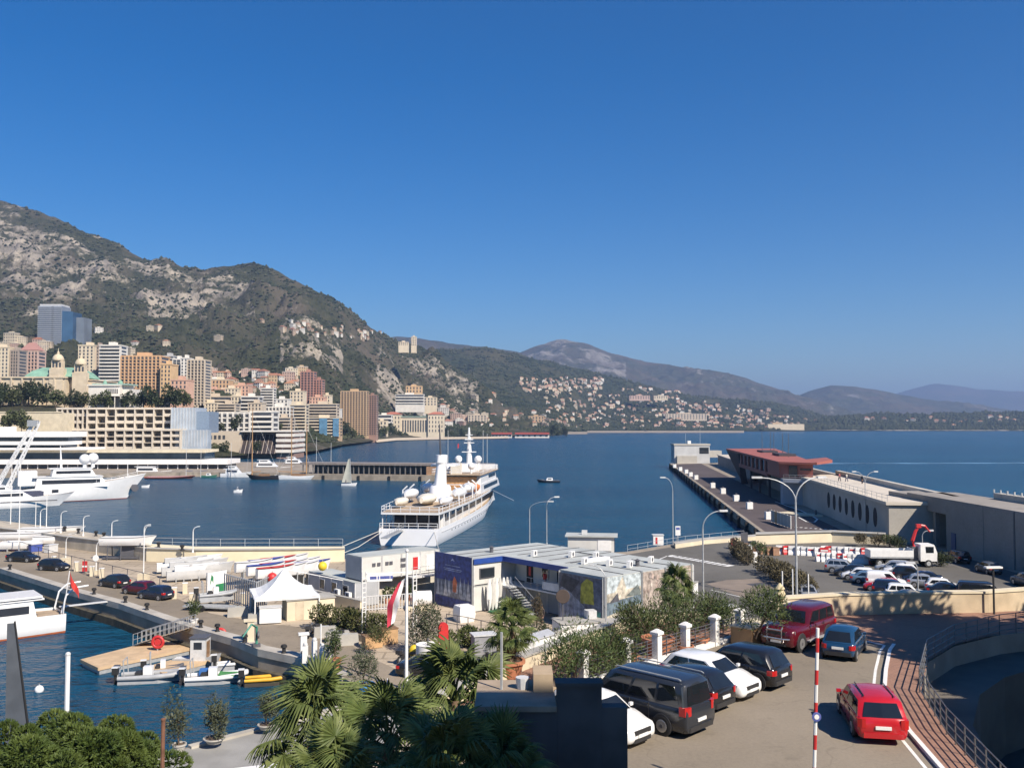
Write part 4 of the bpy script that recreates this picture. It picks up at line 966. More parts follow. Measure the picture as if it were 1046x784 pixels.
# forward superstructure
house(MB(), 45, 76, 11.4, 5.6, 7.6, .6, 2.6, .98).build('superstructure', BW, t)
house(MB(), 47, 73, 10.6, 7.61, 9.6, 1.2, 1.6, .97).build('bridge_house', BW, t)
MB().box(45.2, 45.5, -4.8, 4.8, 5.7, 7.5).build('aft_wall', M('varnished_wood', (.45,.24,.1), .5, .2, 2), t)
MB().box(46.8, 47.9, -4.4, 4.4, 7.65, 9.2).build('aft_wall', M('varnished_wood'), t)
for s in (1,-1):
    MB().box(50, 72, s*5.62-.06, s*5.62+.06, 6.3, 7.2).build('window_strip', BDK, t)
    MB().box(60, 71, s*5.2-.06, s*5.2+.06, 8.3, 9.1).build('window_strip', BDK, t)
MB().box(45.6, 73.6, -5.7, 5.7, 9.61, 9.8).build('top_deck', TEAK, t)
rails(MB(), [(46,5.5,9.8),(46,-5.5,9.8),(73,-5.5,9.8),(73,5.5,9.8),(46,5.5,9.8)], 1.1, .05, 2.0).build('rail', BW, t)
MB().box(71, 73.4, -5.65, 5.65, 9.81, 10.9).build('wind_screen', BW, t)
house(MB(), 58, 67, 4.6, 9.81, 11.6, .4, .4, .95).build('chart_house', BW, t)
for x, y, r, z in ((52,-2.4,.8,11.4),(62,2.4,.9,12.6),(62,-2.4,.9,12.6),(50,2.6,.6,10.9)):
    rd = MB().ball((x,y,z), r, 14, 8).build('radome', BW, t, smooth=60); MB().tube([(x,y,9.8),(x,y,z-.5)], r*.35, 6).build('radome_post', BW, rd)
MB().box(47.5,50,-.6,1.6,9.81,12.2).build('vent_box', BWARM, t)
ms = MB().tube([(63.5,0,11.5),(63.2,0,16),(62.9,0,20.2)], [.75,.5,.2], 8).build('mast', BW, t, smooth=50)
for z, wv in ((14.2,3.4),(16.4,2.4),(18.3,1.6)): MB().box(62.7,63.7,-wv/2,wv/2,z,z+.2).build('yard', BW, ms)
MB().box(62.4,64.6,-.25,.25,15.0,15.5).box(62.4,63.9,-.9,.9,17.2,17.5).build('radar', BW, ms)
for s in (1,-1): MB().tube([(58,s*4.2,9.8),(58,s*4.2,19.5)], .05, 4).build('whip_antenna', LGREY, t)
MB().tube([(72.6,-3,10.9),(72.6,-3,18.6)], .05, 4).build('whip_antenna', LGREY, t)
MB().add([(61.5,2.2,16.4),(60.3,2.3,16.2),(60.3,2.3,15.2),(61.5,2.2,15.4)], [(0,1,2,3)]).build('flag', RED, ms)
MB().box(78.5,82,-1.4,1.4,4.2,6.6).build('anchor_winch', LGREY, t)
MB().tube([(83,0,6),(83,0,9)], .06, 4).build('jack_staff', BW, t)
# gangway and mooring lines
MB().cbox((-5.5, 1.4, 2.6), (11,1.1,.18), 0).build('gangway', GALV, t)
rails(MB(), [(-11,.9,2.6),(0,.9,2.8)], .9, .03, 1.4).build('gangway_rail', GALV, t)
Ti = Matrix.Translation((sp.x, sp.y, 0)) @ Matrix.Rotation(hd, 4, 'Z'); Ti.invert()
for y0, uv in ((5.2,(300,571)),(4.6,(335,571)),(-4.6,(452,570))):
    q = Ti @ P(*uv, 2.4); MB().tube([(0,y0,2.4), tuple((Vector((0,y0,2.4))+q)/2-Vector((0,0,.5))), tuple(q)], .06, 4).build('mooring_line', M('rope_white', (.6,.57,.5), .9), t)
MB().tube([(L*.965,-1.2,4),(L*.965+9,-7,.05)], .05, 4).build('anchor_chain', LGREY, t)

# --- generic motor yacht, side or any view
def yacht(label, loc, hd, L, B, zs, zm, zb, hullm, decks, group=None, name='motor_yacht', cat='yacht', boot=None, mast=None, radomes=(), flybridge=True):
    t = thing(name, label, cat, loc, hd, group)
    mb, ed = hull_mesh(L, B, zs, zm, zb, 1.2, full=.6, rake=.12, flare=.6, n=20, transom=.85, bootm=boot)
    recalc(mb.build('hull', [hullm, boot or BOOT], t, smooth=40)); deck_mesh(ed, -.25, .96).build('deck', TEAK, t)
    for k, (x0, x1, b, z0, z1, s0, s1) in enumerate(decks):
        h = house(MB(), x0, x1, b, z0, z1, s0, s1, .93).build('deckhouse' if k == 0 else 'upper_deck', BW, t)
        zc = lerp(z0, z1, .55); dz = (z1-z0)*.2; bm = b/2*lerp(1,.93,.55)
        for s in (1,-1): MB().box(lerp(x0,x1,.08)+s0*.4, lerp(x0,x1,.95)-s1*.7, s*bm-.05, s*bm+.05, zc-dz, zc+dz).build('window_strip', BDK, h)
        MB().box(x0+s0-1.0, x1-s1+.4, -b*.5, b*.5, z1+.003, z1+.16).build('roof_overhang', BW, h)
    if mast: MB().tube([(mast[0],0,mast[1]),(mast[0]-.3,0,mast[2])], [.35,.12], 6).build('mast', BW, t)
    for x, y, z, r in radomes: MB().ball((x,y,z), r, 14, 8).build('radome', BW, t, smooth=60)
    return t, ed
e = P(118, 509, 0); s_ = P(0, 513.5, 0); hd = heading(e.x-s_.x, e.y-s_.y); o_ = P(-22, 514.5, 0)
t, ed = yacht('white explorer yacht with raised bow and twin white radomes', o_, hd, 41.5, 8.4, 2.6, 4.4, 7.0, BW, [(13,31,7.4,3.8,6.6,.4,1.6),(17,28,6.2,6.77,8.8,.4,1.2)], name='explorer_yacht', boot=BOOT, mast=(19.5,8.8,15), radomes=((25.2,-1.4,11.3,1.45),(27.6,1.2,11.5,1.45)))
for x, y in ((25.2,-1.4),(27.6,1.2)): MB().tube([(x,y,8.9),(x,y,10.6)], .5, 8).build('radome_post', BW, t)
MB().box(9,13.5,-2.6,2.6,4.5,8.4).build('deck_cabin', BW, t)
MB().box(17,18.6,-4.26,-4.1,2.1,3.4).build('hull_door', BDK, t)
MB().wheel((38.2,-1.55,3.0), 1.1, 1.2, (0,1,0), 6).build('anchor_pocket', DGREY, t)
rails(MB(), [(28,-3.6,4.6),(34,-2.6,5.6),(39,-1.1,6.6)], .9, .05, 2).build('rail', BW, t)
MB().tube([(36.5,0,6),(36.5,0,10.8)], .1, 5).build('fore_mast', BW, t)
o_ = P(-60, 522, 0); e = P(48, 516.5, 0); hd = heading(e.x-o_.x, e.y-o_.y)
t, ed = yacht('sleek white motor yacht bow overlapping the explorer yacht', o_, hd, 30, 6.2, 2.0, 2.5, 3.6, BW, [(6,20,5.2,2.3,4.2,.3,3.0),(8,15,4.4,4.36,5.6,.3,2.0)])
MB().box(12,25,-3.13,-3.0,1.5,1.75).build('hull_stripe', DGREY, t)
MB().box(16,22,-2.2,2.2,2.4,3.9).build('tarpaulin', M('dark_tarp', (.05,.055,.09), .8), t)
# lattice jib crane on the club quay
b0, b1 = Q(-6, 492, 262), Q(35, 430, 262); b0.z = 2
t = thing('jib_crane', 'white lattice jib crane leaning over the moored yachts', 'crane', b0)
d = b1-b0
for off in (0, 3.4):
    m = MB(); a, b = Vector((off,0,0)), d*.98+Vector((off*.45,0,0))
    for dx, dz in ((-.5,-.4),(.5,-.4),(-.5,.4),(.5,.4)): m.tube([a+Vector((dx,0,dz)), b+Vector((dx*.6,0,dz*.6))], .14, 4)
    for k in range(16):
        p, q = a.lerp(b, k/16), a.lerp(b, (k+1)/16); s = 1 if k % 2 else -1
        m.tube([p+Vector((-.5*s,0,-.4)), q+Vector((.5*s,0,.4))], .09, 4)
    m.build('lattice_boom', BW, t)
MB().cbox(d*.97, (2.6,1.6,1.8)).build('boom_head', GALV, t)
MB().box(-1.5,4.5,-1.5,1.5,-3,1.6).build('crane_base', BW, t)

# --- classic sailing boats on the far quay
def sailer(label, u0, u1, v, hullm, masts, zt, group=None, D=None, sail=None):
    a, b = P(u0, v, 0), P(u1, v, 0); hd = heading(b.x-a.x, b.y-a.y); L = (b-a).length
    t = thing('sailing_yacht', label, 'sailing boat', a, hd)
    mb, ed = hull_mesh(L, L*.2, 1.7, 1.4, 2.4, 1.0, rake=.16, transom=.5, flare=.8, n=18); recalc(mb.build('hull', hullm, t, smooth=40)); deck_mesh(ed, -.15).build('deck', TEAK, t)
    house(MB(), L*.3, L*.62, L*.1, 1.3, 2.2, .2, .3).build('cabin', WOODM, t)
    for fx, hgt in masts:
        MB().tube([(L*fx,0,1),(L*fx,0,hgt)], [.24,.12], 6).build('mast', M('varnished_spar', (.42,.25,.12), .45), t)
        MB().tube([(L*fx,0,2.9),(L*(fx-.26),0,3.1)], .16, 5).build('boom', M('varnished_spar'), t)
        MB().tube([(L*fx,0,hgt*.95),(L*min(.98,fx+.4),0,2.4)], .035, 3).build('stay', LGREY, t)
        MB().tube([(L*fx,0,hgt*.95),(L*.02,0,1.8)], .035, 3).build('stay', LGREY, t)
    return t
sailer('long white classic schooner with two tall wooden masts', 281, 336, 489.5, BW, ((.3,27),(.58,21)), 0)
sailer('black hulled classic yacht with one tall wooden mast', 286, 251, 489.6, M('black_hull', (.02,.02,.022), .35), ((.82,27),), 0)
for lb, u0, u1, v, dk in (('small white motor yacht with flybridge, left of the black yacht', 226, 258, 487, ((2,8,2.8,1.5,3.2,.2,1.6),(3,6.5,2.2,3.37,4.3,.2,1))),
                           ('white motor yacht moored behind the schooner', 256, 300, 481, ((3,12,3.6,2,3.8,.2,2),(4,9,3,3.97,5,.2,1.2))),
                           ('white motor yacht moored stern on near the hall', 286, 322, 477, ((3,11,3.6,2,3.8,.2,2),(4,8,3,3.97,5,.2,1.2))),
                           ('white cabin boat moored by the club under the glazed block', 138, 176, 485.5, ((1,9,3,1.4,3.6,.2,1.2),))):
    a, b = P(u0, v, 0), P(u1, v, 0); hd = heading(b.x-a.x, b.y-a.y)
    yacht(lb, a, hd, (b-a).length, (b-a).length*.26, 1.5, 1.6, 2.3, BW, dk)
COVD = M('furled_sail_cover', (.08,.10,.2), .8)
def launch(label, u0, u1, v, hullm, name='motor_boat', cat='boat', cab=True, flip=False):
    a, b = P(u0, v, 0), P(u1, v, 0)
    if flip: a, b = b, a
    L = (b-a).length; t = thing(name, label, cat, a, heading(b.x-a.x, b.y-a.y))
    mb, ed = hull_mesh(L, L*.33, .75, .8, 1.15, .4, n=14, transom=.85); recalc(mb.build('hull', hullm, t, smooth=40)); deck_mesh(ed, -.1).build('deck', BW, t)
    if cab: house(MB(), L*.3, L*.6, L*.22, .7, 1.7, .2, .5).build('cabin', BW, t); MB().box(L*.36,L*.52,-L*.108,L*.108,1.1,1.5).build('window_strip', BDK, t)
    return t
for k, (u0, u1, v) in enumerate(((178,196,486),(196,213,485.5),(206,222,487.5),(118,140,486),(310,330,486),(322,342,484))):
    launch(('tiny','slim','low','short','small white','plain white')[k] + ' day boat moored on the club quay, ' + ('first left of the glazed block','under the glazed block','beside the white yacht','behind the explorer yacht','behind the schooner bow','at the jetty root')[k], u0, u1, v, BW if k != 2 else M('green_hull', (.05,.16,.12), .5))
for k, (u, vt) in enumerate(((190,448),(205,455),(236,452),(323,446),(338,452))):
    p = P(u, 486, .5); tm = thing('boat_mast', 'thin bare mast above the club quay moorings, ' + ('leftmost','second','third','fourth','rightmost')[k], 'mast', p); MB().tube([(0,0,-.5),(0,0,Q(u,vt,p.y).z-.5)], [.11,.06], 5).build('pole', LGREY, tm); MB().tube([(0,0,2),(2.6,0,2.2)], .1, 5).build('boom', COVD, tm)
launch('dark hulled motorboat with white cabin alone in the bay', 548, 572, 492.5, M('dark_blue_hull', (.03,.035,.05), .3), flip=True)
launch('tiny white tender out in the middle of the harbour', 239, 248, 503, BW)
launch('small white dinghy drifting before the club', 145, 153, 498, BW, cab=False)
launch('long low red training boat along the club quay', 150, 200, 488.5, M('red_hull', (.40,.10,.07), .5), cab=False, name='rowing_boat')
t = launch('small sailing dinghy with pale grey sail in the harbour', 349, 365, 496, BW, cab=False, name='sailing_dinghy', cat='sailing boat')
L = (P(365,496,0)-P(349,496,0)).length
MB().tube([(L*.62,0,.6),(L*.52,0,9.4)], .06, 5).build('mast', LGREY, t)
mb = MB(); rows = []
for i in range(8):
    f = i/7; rows.append([(lerp(L*.61, L*.53, f)-.05-q*lerp(3.2,.6,f), .35*math.sin(PI*q)*(1-f*.6), lerp(1.2, 9.1, f)) for q in (0,.25,.5,.75,1)])
mb.rings(rows, cap=False, closed=False); s_ = mb.build('sail', M('grey_sail', (.42,.42,.36), .8, .06, .6), t, smooth=60)
person('person in dark clothes standing in the small sailing dinghy', (t.location.x+1.4, t.location.y+.3, .45), 0, (.05,.06,.09), (.05,.05,.06))

# --- inner basin
a, b = P(62, 642, 0), P(-40, 655, 0); hd = heading(b.x-a.x, b.y-a.y)
t, ed = yacht('white yacht with orange waterline, stern towards the stone quay', a, hd, 16, 5.0, 1.9, 2.0, 2.6, BW, [(2.6,10,3.9,1.6,3.5,.4,2.2)], boot=M('orange_boot', (.5,.13,.04), .5))
MB().box(2.2,8.5,-2.1,2.1,3.75,3.95).build('hardtop', BW, t)
for y in (-1.5, 1.5): MB().tube([(.3,y,1.9),(-.1,y,3.6),(-.9,y,4.3),(-2.2,y,4.4)], .09, 6).build('davit', BW, t)
MB().cbox((-2.4,-.4,2.2), (5,.5,.1)).build('passerelle', LGREY, t)
MB().tube([(.3,2.2,1.9),(-.2,2.3,6.2)], .04, 5).build('flag_staff', BW, t)
mb = MB(); mb.rings([[(-.25+.1*math.sin(k*1.2)-k*.16, 2.35+.16*math.sin(k*1.7), 6.1-k*.42-j*(1.1-.08*k)) for j in (0,.5,1)] for k in range(6)], cap=False, closed=False); mb.build('flag', M('red_flag', (.6,.05,.04), .8), t)
for x in (1.5,3,4.5): MB().tube([(x,-2.56,1.7),(x,-2.62,.6)], .17, 8).build('fender', BW, t)
def rib(label, u0, u1, v, tube_m, L=None, flip=False, console=True, motors=1, mat=None, name='inflatable_boat'):
    a, b = P(u0, v, 0), P(u1, v-3, 0)
    if flip: a, b = b, a
    L = (b-a).length; B = L*.36; t = thing(name, label, 'boat', a, heading(b.x-a.x, b.y-a.y)); r = L*.042
    path = [(0,-B/2+r,.5),(L*.55,-B/2+r,.52),(L*.82,-B*.3,.6),(L*.97,-.06*B,.75),(L*.97,.06*B,.75),(L*.82,B*.3,.6),(L*.55,B/2-r,.52),(0,B/2-r,.5)]
    MB().tube(path, [r*.8]+[r]*6+[r*.8], 10).build('tube', tube_m, t, smooth=60)
    m = MB(); m.prism([(0,-B/2+r),(L*.6,-B/2+r),(L*.9,0),(L*.6,B/2-r),(0,B/2-r)], -.15, .36); m.build('floor', mat or GREYT, t)
    if console:
        MB().box(L*.36,L*.5,-.3,.3,.37,1.25).build('console', BW, t); MB().box(L*.24,L*.34,-.4,.4,.37,.85).build('seat', M('black_seat', (.03,.03,.03), .6), t)
        MB().tube([(L*.1,-B*.4,.5),(L*.08,-B*.36,1.9),(L*.08,B*.36,1.9),(L*.1,B*.4,.5)], .05, 6).build('roll_bar', GALV, t)
    for k in range(motors):
        y = (k-(motors-1)/2)*.6; mo = MB().box(-.5,-.05,y-.2,y+.2,.75,1.3).box(-.35,-.12,y-.1,y+.1,-.3,.75).build('outboard', BLACK if k % 2 == 0 else BW, t)
        MB().box(-.52,-.04,y-.21,y+.21,1.3,1.36).build('cowl', BW if k % 2 == 0 else DGREY, mo)
    return t
GREEN = M('green_mat', (.06,.22,.07), .85, .1, 3)
rib('grey workboat with black outboards moored at the pontoon', 122, 190, 697, GREYT, motors=2)
t = rib('open white boat with a green deck mat beside the pontoon', 190, 254, 698, BW, motors=2, console=True)
L = (P(254,695,0)-P(190,698,0)).length
MB().box(L*.52,L*.9,-.75,.75,.62,.72).build('deck_mat', GREEN, t); MB().box(L*.2,L*.33,.2,.9,.5,1.0).build('tarp_bundle', M('blue_tarp', (.04,.15,.42), .7), t)
rib('yellow and black rigid inflatable by the stone quay', 250, 300, 700, M('yellow_tube', (.66,.36,.03), .5), motors=1, console=False, mat=M('dark_floor', (.05,.04,.03), .8))
rib('small grey inflatable tied behind the wheelhouse boat', 206, 246, 674, GREYT, motors=0, console=False)
rib('dark grey inflatable nosed against the pontoon end', 150, 188, 690, M('dark_grey_tube', (.1,.1,.11), .5), motors=1)
rib('white inflatable behind the green decked boat', 222, 262, 684, BW, motors=1, console=False)
t = launch('grey workboat with a tall wheelhouse under the quay ramp', 178, 226, 680, GREYT, cab=False, name='work_boat')
MB().box(1.6,2.9,-.7,.7,.6,2.5).build('wheelhouse', LGREY, t); MB().box(1.5,3.0,-.8,.8,2.503,2.6).build('roof', DGREY, t); MB().box(1.9,2.6,-.72,-.69,1.6,2.2).build('window', BDK, t)
MB().box(2.92,2.95,-.4,.4,.7,2.2).build('door', WOODM, t)
# pontoons, gangway and rings
PW = M('pontoon_boards', (.50,.36,.22), .85, .12, 1.2, bump=.2)
def pontoon(label, quad, z=.62):
    p = [P(u, v, z) for u, v in quad]; c = sum(p, Vector())/len(p); t = thing('pontoon', label, 'pontoon', (c.x, c.y, 0))
    MB().prism([(q.x-c.x, q.y-c.y) for q in p], .35, z).build('boards', PW, t); MB().prism([((q.x-c.x)*.97, (q.y-c.y)*.97) for q in p], -.3, .349).build('float', GALV, t); return t, c
t1, c1 = pontoon('wide wooden pontoon reaching out from the quay', [(82,673),(100,681.5),(218,656),(192,645)])
t2, c2 = pontoon('short wooden pontoon behind the workboats', [(150,680),(166,687),(236,668),(226,660)])
g = thing('gangway', 'galvanised gangway with barred rails leading down to the pontoon', 'gangway', P(140, 657, .7))
e = P(196, 640, 2.4) - g.location; n_ = Vector((-e.y, e.x, 0)).normalized()*.7
mb = MB(); mb.add([tuple(-n_), tuple(n_), tuple(e+n_), tuple(e-n_)], [(0,1,2,3)]); mb.add([tuple(-n_-Vector((0,0,.12))), tuple(n_-Vector((0,0,.12))), tuple(e+n_-Vector((0,0,.12))), tuple(e-n_-Vector((0,0,.12)))], [(3,2,1,0)]); mb.build('tread', PW, g)
for s in (1,-1): rails(MB(), [tuple(n_*s), tuple(e+n_*s)], 1.0, .03, .45).build('rail', GALV, g)
def lifering(label, u, v, z, D=None):
    p = P(u, v, z); t = thing('rope_reel', label, 'reel', p); m = MB()
    n = 16; m.rings([[((.48+.14*math.cos(j*PI/4))*math.cos(k*2*PI/n), .12*math.sin(j*PI/4), .75+(.48+.14*math.cos(j*PI/4))*math.sin(k*2*PI/n)) for j in range(8)] for k in range(n+1)], cap=False).build('ring', RED, t, smooth=60)
    MB().box(-.05,.05,-.05,.05,0,.3).build('bracket', GALV, t)
    MB().cbox((0,0,.75), (.95,.05,.07)).build('spoke', RED, t); MB().cbox((0,0,.75), (.07,.052,.95)).build('spoke', RED, t); MB().wheel((0,0,.75), .3, .16, (0,1,0), 14).build('drum', RED, t)
    return t
lifering('red rope reel standing on the wide wooden pontoon', 161, 664, .62); lifering('red rope reel beside the grey wheelhouse', 225, 656, 1.2)
t = thing('mooring_buoy', 'white round buoy floating by the dark sail', 'buoy', P(40, 706, 0)); MB().ball((0,0,.15), .35, 12, 8).build('float', BW, t, smooth=60); MB().tube([(0,0,.4),(0,0,.6)], .05, 6).build('eye', GALV, t)
t = thing('mooring_pole', 'tall white pole rising from the basin behind the pine', 'pole', (*P(67, 790, 0)[:2], 0)); zt = Q(67, 668, t.location.y).z; MB().tube([(0,0,-2),(0,0,zt)], .14, 8).build('shaft', BW, t); MB().ball((0,0,zt), .16, 8, 6).build('cap', LGREY, t)
p = P(14, 800, 0); t = thing('racing_catamaran', 'small catamaran with dark grey sail behind the pine', 'sailing boat', (p.x-1.05, p.y, 0), R(100))
for y in (-1.2, 1.2):
    mb, ed = hull_mesh(6.5, .7, .5, .5, .7, .3, n=12, transom=.5); h_ = recalc(mb.build('hull', DGREY, t, smooth=40)); h_.location = (0,y,0)
zt = Q(17, 645, p.y).z
MB().tube([(3.3,-.9,.5),(3.0,.15,zt)], [.09,.06], 6).build('mast', BLACK, t)
mb = MB(); rows = []
for i in range(10):
    f = i/9; rows.append([(lerp(3.25,3.0,f)-q*.12, lerp(-.85,.15,f)+q*lerp(1.45,.4,f)+.04*math.sin(q*PI), lerp(.9,zt-.1,f)) for q in (0,.33,.66,1)])
mb.rings(rows, cap=False, closed=False).build('sail', M('carbon_sail', (.075,.085,.10), .5, .12, 1.2), t, smooth=60)
MB().box(.5,5,-1.1,1.1,.42,.5).build('trampoline', BLACK, t)
# ------------------------------------------------------------------ mole parapet and yard
def lamp(label, u, vb, z, vt, arms=((1.2, 0),), name='street_lamp', r=.07, mat=None, head=(.5,.22,.12), group=None, tilt=0):
    p = P(u, vb, z); zt = Q(u, vt, p.y).z; h = zt - z; mt = mat or GALV
    t = thing(name, label, 'lamp post', p, 0, group)
    MB().tube([(0,0,0),(0,0,.5),(0,0,h*.8)], [r*1.5, r*1.2, r], 8).build('pole', mt, t, smooth=50)
    MB().lathe([(r*2.6,0),(r*2.4,.12),(r*1.6,.3)], 8).build('base', mt, t)
    for ln, a in arms:
        dx, dy = math.cos(a), math.sin(a); pts = []
        for k in range(8):
            f = k/7; pts.append((dx*ln*(1-math.cos(f*PI/2)), dy*ln*(1-math.cos(f*PI/2)), h*.8 + (h*.2-.1)*math.sin(f*PI/2)))
        arm = MB().tube(pts, r*.75, 6).build('arm', mt, t, smooth=60)
        MB().cbox((dx*(ln+head[0]*.4), dy*(ln+head[0]*.4), h-.06), head, a).build('lamp_head', LGREY, arm)
    return t
iw = [G(-160,540), G(0,550), G(63,559), G(101,564), G(149,573)]; ow = [G(-160,532), G(0,541.2), G(60,549.2), G(100,556.2), G(149,567.2)]
t = thing('harbour_wall', 'pale stone harbour wall with a walkway on top, left part', 'wall', (0,0,0)); MB().prism(iw + ow[::-1], 2.15, 3.9).build('wall', M('pale_stone', (.42,.37,.29), .9, .16, .6, bump=.4, bscale=3), t)
MB().prism([(lerp(a[0],b[0],-.03), lerp(a[1],b[1],-.03)) for a, b in zip(iw, ow)] + [(lerp(a[0],b[0],.07), lerp(a[1],b[1],.07)) for a, b in zip(iw, ow)][::-1], 3.903, 4.0).build('coping', CONC, t)
iw = [G(149.3,573), G(200,575), G(300,574.5), G(352,573.5)]; ow = [G(149.3,567.3), G(200,570.7), G(300,570.7), G(352,570.7)]
t = thing('harbour_wall', 'cream rendered harbour wall behind the yard', 'wall', (0,0,0)); MB().prism(iw + ow[::-1], 2.15, 3.95).build('wall', M('bright_cream', (.72,.63,.44), .85, .05, .5), t)
MB().prism([(lerp(a[0],b[0],-.05), lerp(a[1],b[1],-.05)) for a, b in zip(iw, ow)] + [(lerp(a[0],b[0],.2), lerp(a[1],b[1],.2)) for a, b in zip(iw, ow)][::-1], 3.953, 4.03).build('coping', CONC, t)
def railing(label, pts, h=1.0, every=2.0, r=.03, mat=None, lines=(1.0,.5), name='railing'):
    t = thing(name, label, 'railing', pts[0]); o = Vector(pts[0]); q = [Vector(p)-o for p in pts]
    for f in lines: MB().tube([(p[0],p[1],p[2]+h*f) for p in q], r, 5).build('rail', mat or GALV, t)
    n = 0; first = None
    for i, (a, b) in enumerate(zip(q[:-1], q[1:])):
        k = max(1, round((b-a).length/every))
        for j in range(k + (1 if i == len(q)-2 else 0)):
            p = a.lerp(b, j/k)
            if first is None: ob = first = MB().tube([(0,0,-.02),(0,0,h)], r*1.15, 5).build('post', mat or GALV, t)
            else: ob = first.copy(); COL.objects.link(ob); ob.parent = t
            ob.location = p; n += 1
            if n > 95: return t
    return t
railing('thin grey railing on top of the cream harbour wall', [(*G(152,569.5),3.95), (*G(200,571),3.95), (*G(300,571),3.95), (*G(350,571),3.95)], 1.1, 3.2)
for i, u in enumerate((66, 80, 98, 106, 128, 140, 162, 186)):
    p = P(u, np.interp(u, [60,100,149,200], [541.5,547.5,557.5,564]), 3.9); t = thing('bollard', 'black iron mooring bollard on the harbour wall', 'bollard', p, 0, 'bollards on the harbour wall'); MB().lathe([(.3,0),(.2,.15),(.18,.45),(.32,.55),(.3,.7)], 8).build('post', BLACK, t); MB().ball((0,0,.72), (.3,.3,.1), 8, 4).build('cap', BLACK, t)
for u, vb, vt in ((41,542,519),(62,544,521.5),(85,547,526),(114,551,531),(147,558,535),(197,564,537)):
    lamp('slim white lamp post on the harbour wall', u, vb, 3.9, vt, ((.55, PI*.05),), r=.06, mat=WHITE, head=(.35,.16,.1), group='lamp posts on the harbour wall')
for u, vb, vt, lb in ((67,577,547,'white lamp post on a cream block by the road'), (98,586,552,'white lamp post with a round sign by the road'), (146.5,594,536,'taller white lamp post before the stacked dinghies')):
    t = lamp(lb, u, vb, 2.2, vt, ((.45, 0),), r=.06, mat=WHITE, head=(.35,.16,.1))
    MB().box(-.55,.55,-.5,.5,.01,1.0 if u != 98 else .5).build('plinth', CREAM, t)
    if u == 98: MB().wheel((0,-.15,2.0), .4, .05, (0,1,0), 14).build('sign_disc', WHITE, t)
for u, vb, vt in ((10.5,545,470),(19,566,474),(36,548,512),(47,552,500)):
    p = P(u, vb, 2.2); t = thing('yard_mast', 'tall thin white mast standing in the boat yard, %s' % {10.5:'leftmost',19:'tallest by the road',36:'shortest',47:'right of the covered boats'}[u], 'mast', p); MB().tube([(0,0,0),(0,0,Q(u,vt,p.y).z-2.2)], [.08,.05], 6).build('pole', WHITE, t); MB().box(-.3,.3,-.3,.3,0,.3).build('foot', CONC, t)
# road fence: thin dark posts and cream bollards
railing('thin dark mesh fence posts along the yard side of the road', [(*G(20,566.5),2.2), (*G(60,579.5),2.2), (*G(100,590),2.2), (*G(163,606),2.2)], 1.9, 4.4, .035, DGREY, (1.0,))
for i, (u, v) in enumerate(((55,577),(78,583),(94,588),(104,590),(128,598),(178,611),(189,606),(248,617),(258,622),(196,617))):
    p = P(u, v, 2.2); t = thing('concrete_bollard', 'squat cream concrete bollard beside the quay road', 'bollard', p, .3, 'cream bollards along the quay road'); MB().box(-.25,.25,-.25,.25,0,1.15).build('block', CREAM, t); MB().box(-.28,.28,-.28,.28,1.151,1.22).build('cap', WHITE, t)
t = thing('traffic_cone_board', 'red and white warning board by the road fence', 'sign', P(86.5,585,2.2)); MB().box(-.3,.3,-.06,.06,.2,1.5).build('board', RED, t); MB().box(-.3,.3,-.07,-.062,.75,.95).build('stripe', WHITE, t); MB().box(-.05,.05,-.05,.05,0,.2).build('foot', DGREY, t)
# boats standing in the yard
def dinghy(label, loc, hd, L=4.2, B=1.5, z=.5, m=None, cover=None, group=None, stand=True, keel=False):
    t = thing('stored_boat', label, 'boat', loc, hd, group)
    mb, ed = hull_mesh(L, B, .8, .8, 1.05, .35, n=12, transom=.8); ob = recalc(mb.build('hull', m or BW, t, smooth=40)); ob.location.z = z
    d = deck_mesh(ed, .08 if cover else -.12, .98).build('cover' if cover else 'deck', cover or GREYT, t); d.location.z = z
    if stand:
        for x in (L*.2, L*.7): MB().box(x-.06,x+.06,-B*.4,B*.4,0,z+.05).build('trestle', GALV, t)
    if keel: MB().box(L*.35,L*.6,-.08,.08,.1,z).build('keel', DGREY, t)
    return t
COVW = M('white_cover', (.68,.67,.63), .8, .06, 1.5); COVB = M('blue_cover', (.05,.08,.3), .8)
for i, (u, v, hd, L, B, z, lb, cv) in enumerate(((6,556,.1,9,3,.9,'white covered boat at the left end of the yard',COVW),(30,553,.15,10,3,1.3,'long white covered boat high on a cradle in the yard',COVW),(44,558,.3,6,2.2,.7,'small white covered boat low on trestles',COVW),(61,557,.1,3.2,1.6,.4,'short boat under a blue cover in the yard',COVB),(10,563,.2,6,2,.6,'white dinghy with bare deck by the yard fence',None))):
    dinghy(lb, P(u-10, v, 2.2), hd, L, B, z, None, cv)
t = dinghy('keelboat raised on a dark frame before the stone wall', P(103, 571, 2.2), .05, 7.6, 2.4, 2.2, None, COVW, keel=True, stand=False)
for x in (1.2, 3, 5.6): MB().tube([(x,-1,0),(x,-.7,2.3)], .08, 5).build('prop', DGREY, t); MB().tube([(x,1,0),(x,.7,2.3)], .08, 5).build('prop', DGREY, t)
MB().box(.4,6.6,-.8,.8,.15,.35).build('cradle', DGREY, t)
LGB = M('pale_grey_hull', (.50,.50,.49), .5, .08, 1)
k = 0
for row in range(3):
    for j in range(4):
        p = P(160 + j*8 + row*5, 586 + row*4.3 - j*.6, 2.2)
        dinghy(('upper' if j%2 else 'lower') + ' grey racing dinghy in the open dinghy park, %s row' % ('back','middle','front')[row], p, .42, 5.2, 1.4, .5 + .55*(j%2), LGB if k % 3 else BW, None, 'racing dinghies in the dinghy park, %s row' % ('back','middle','front')[row]); k += 1
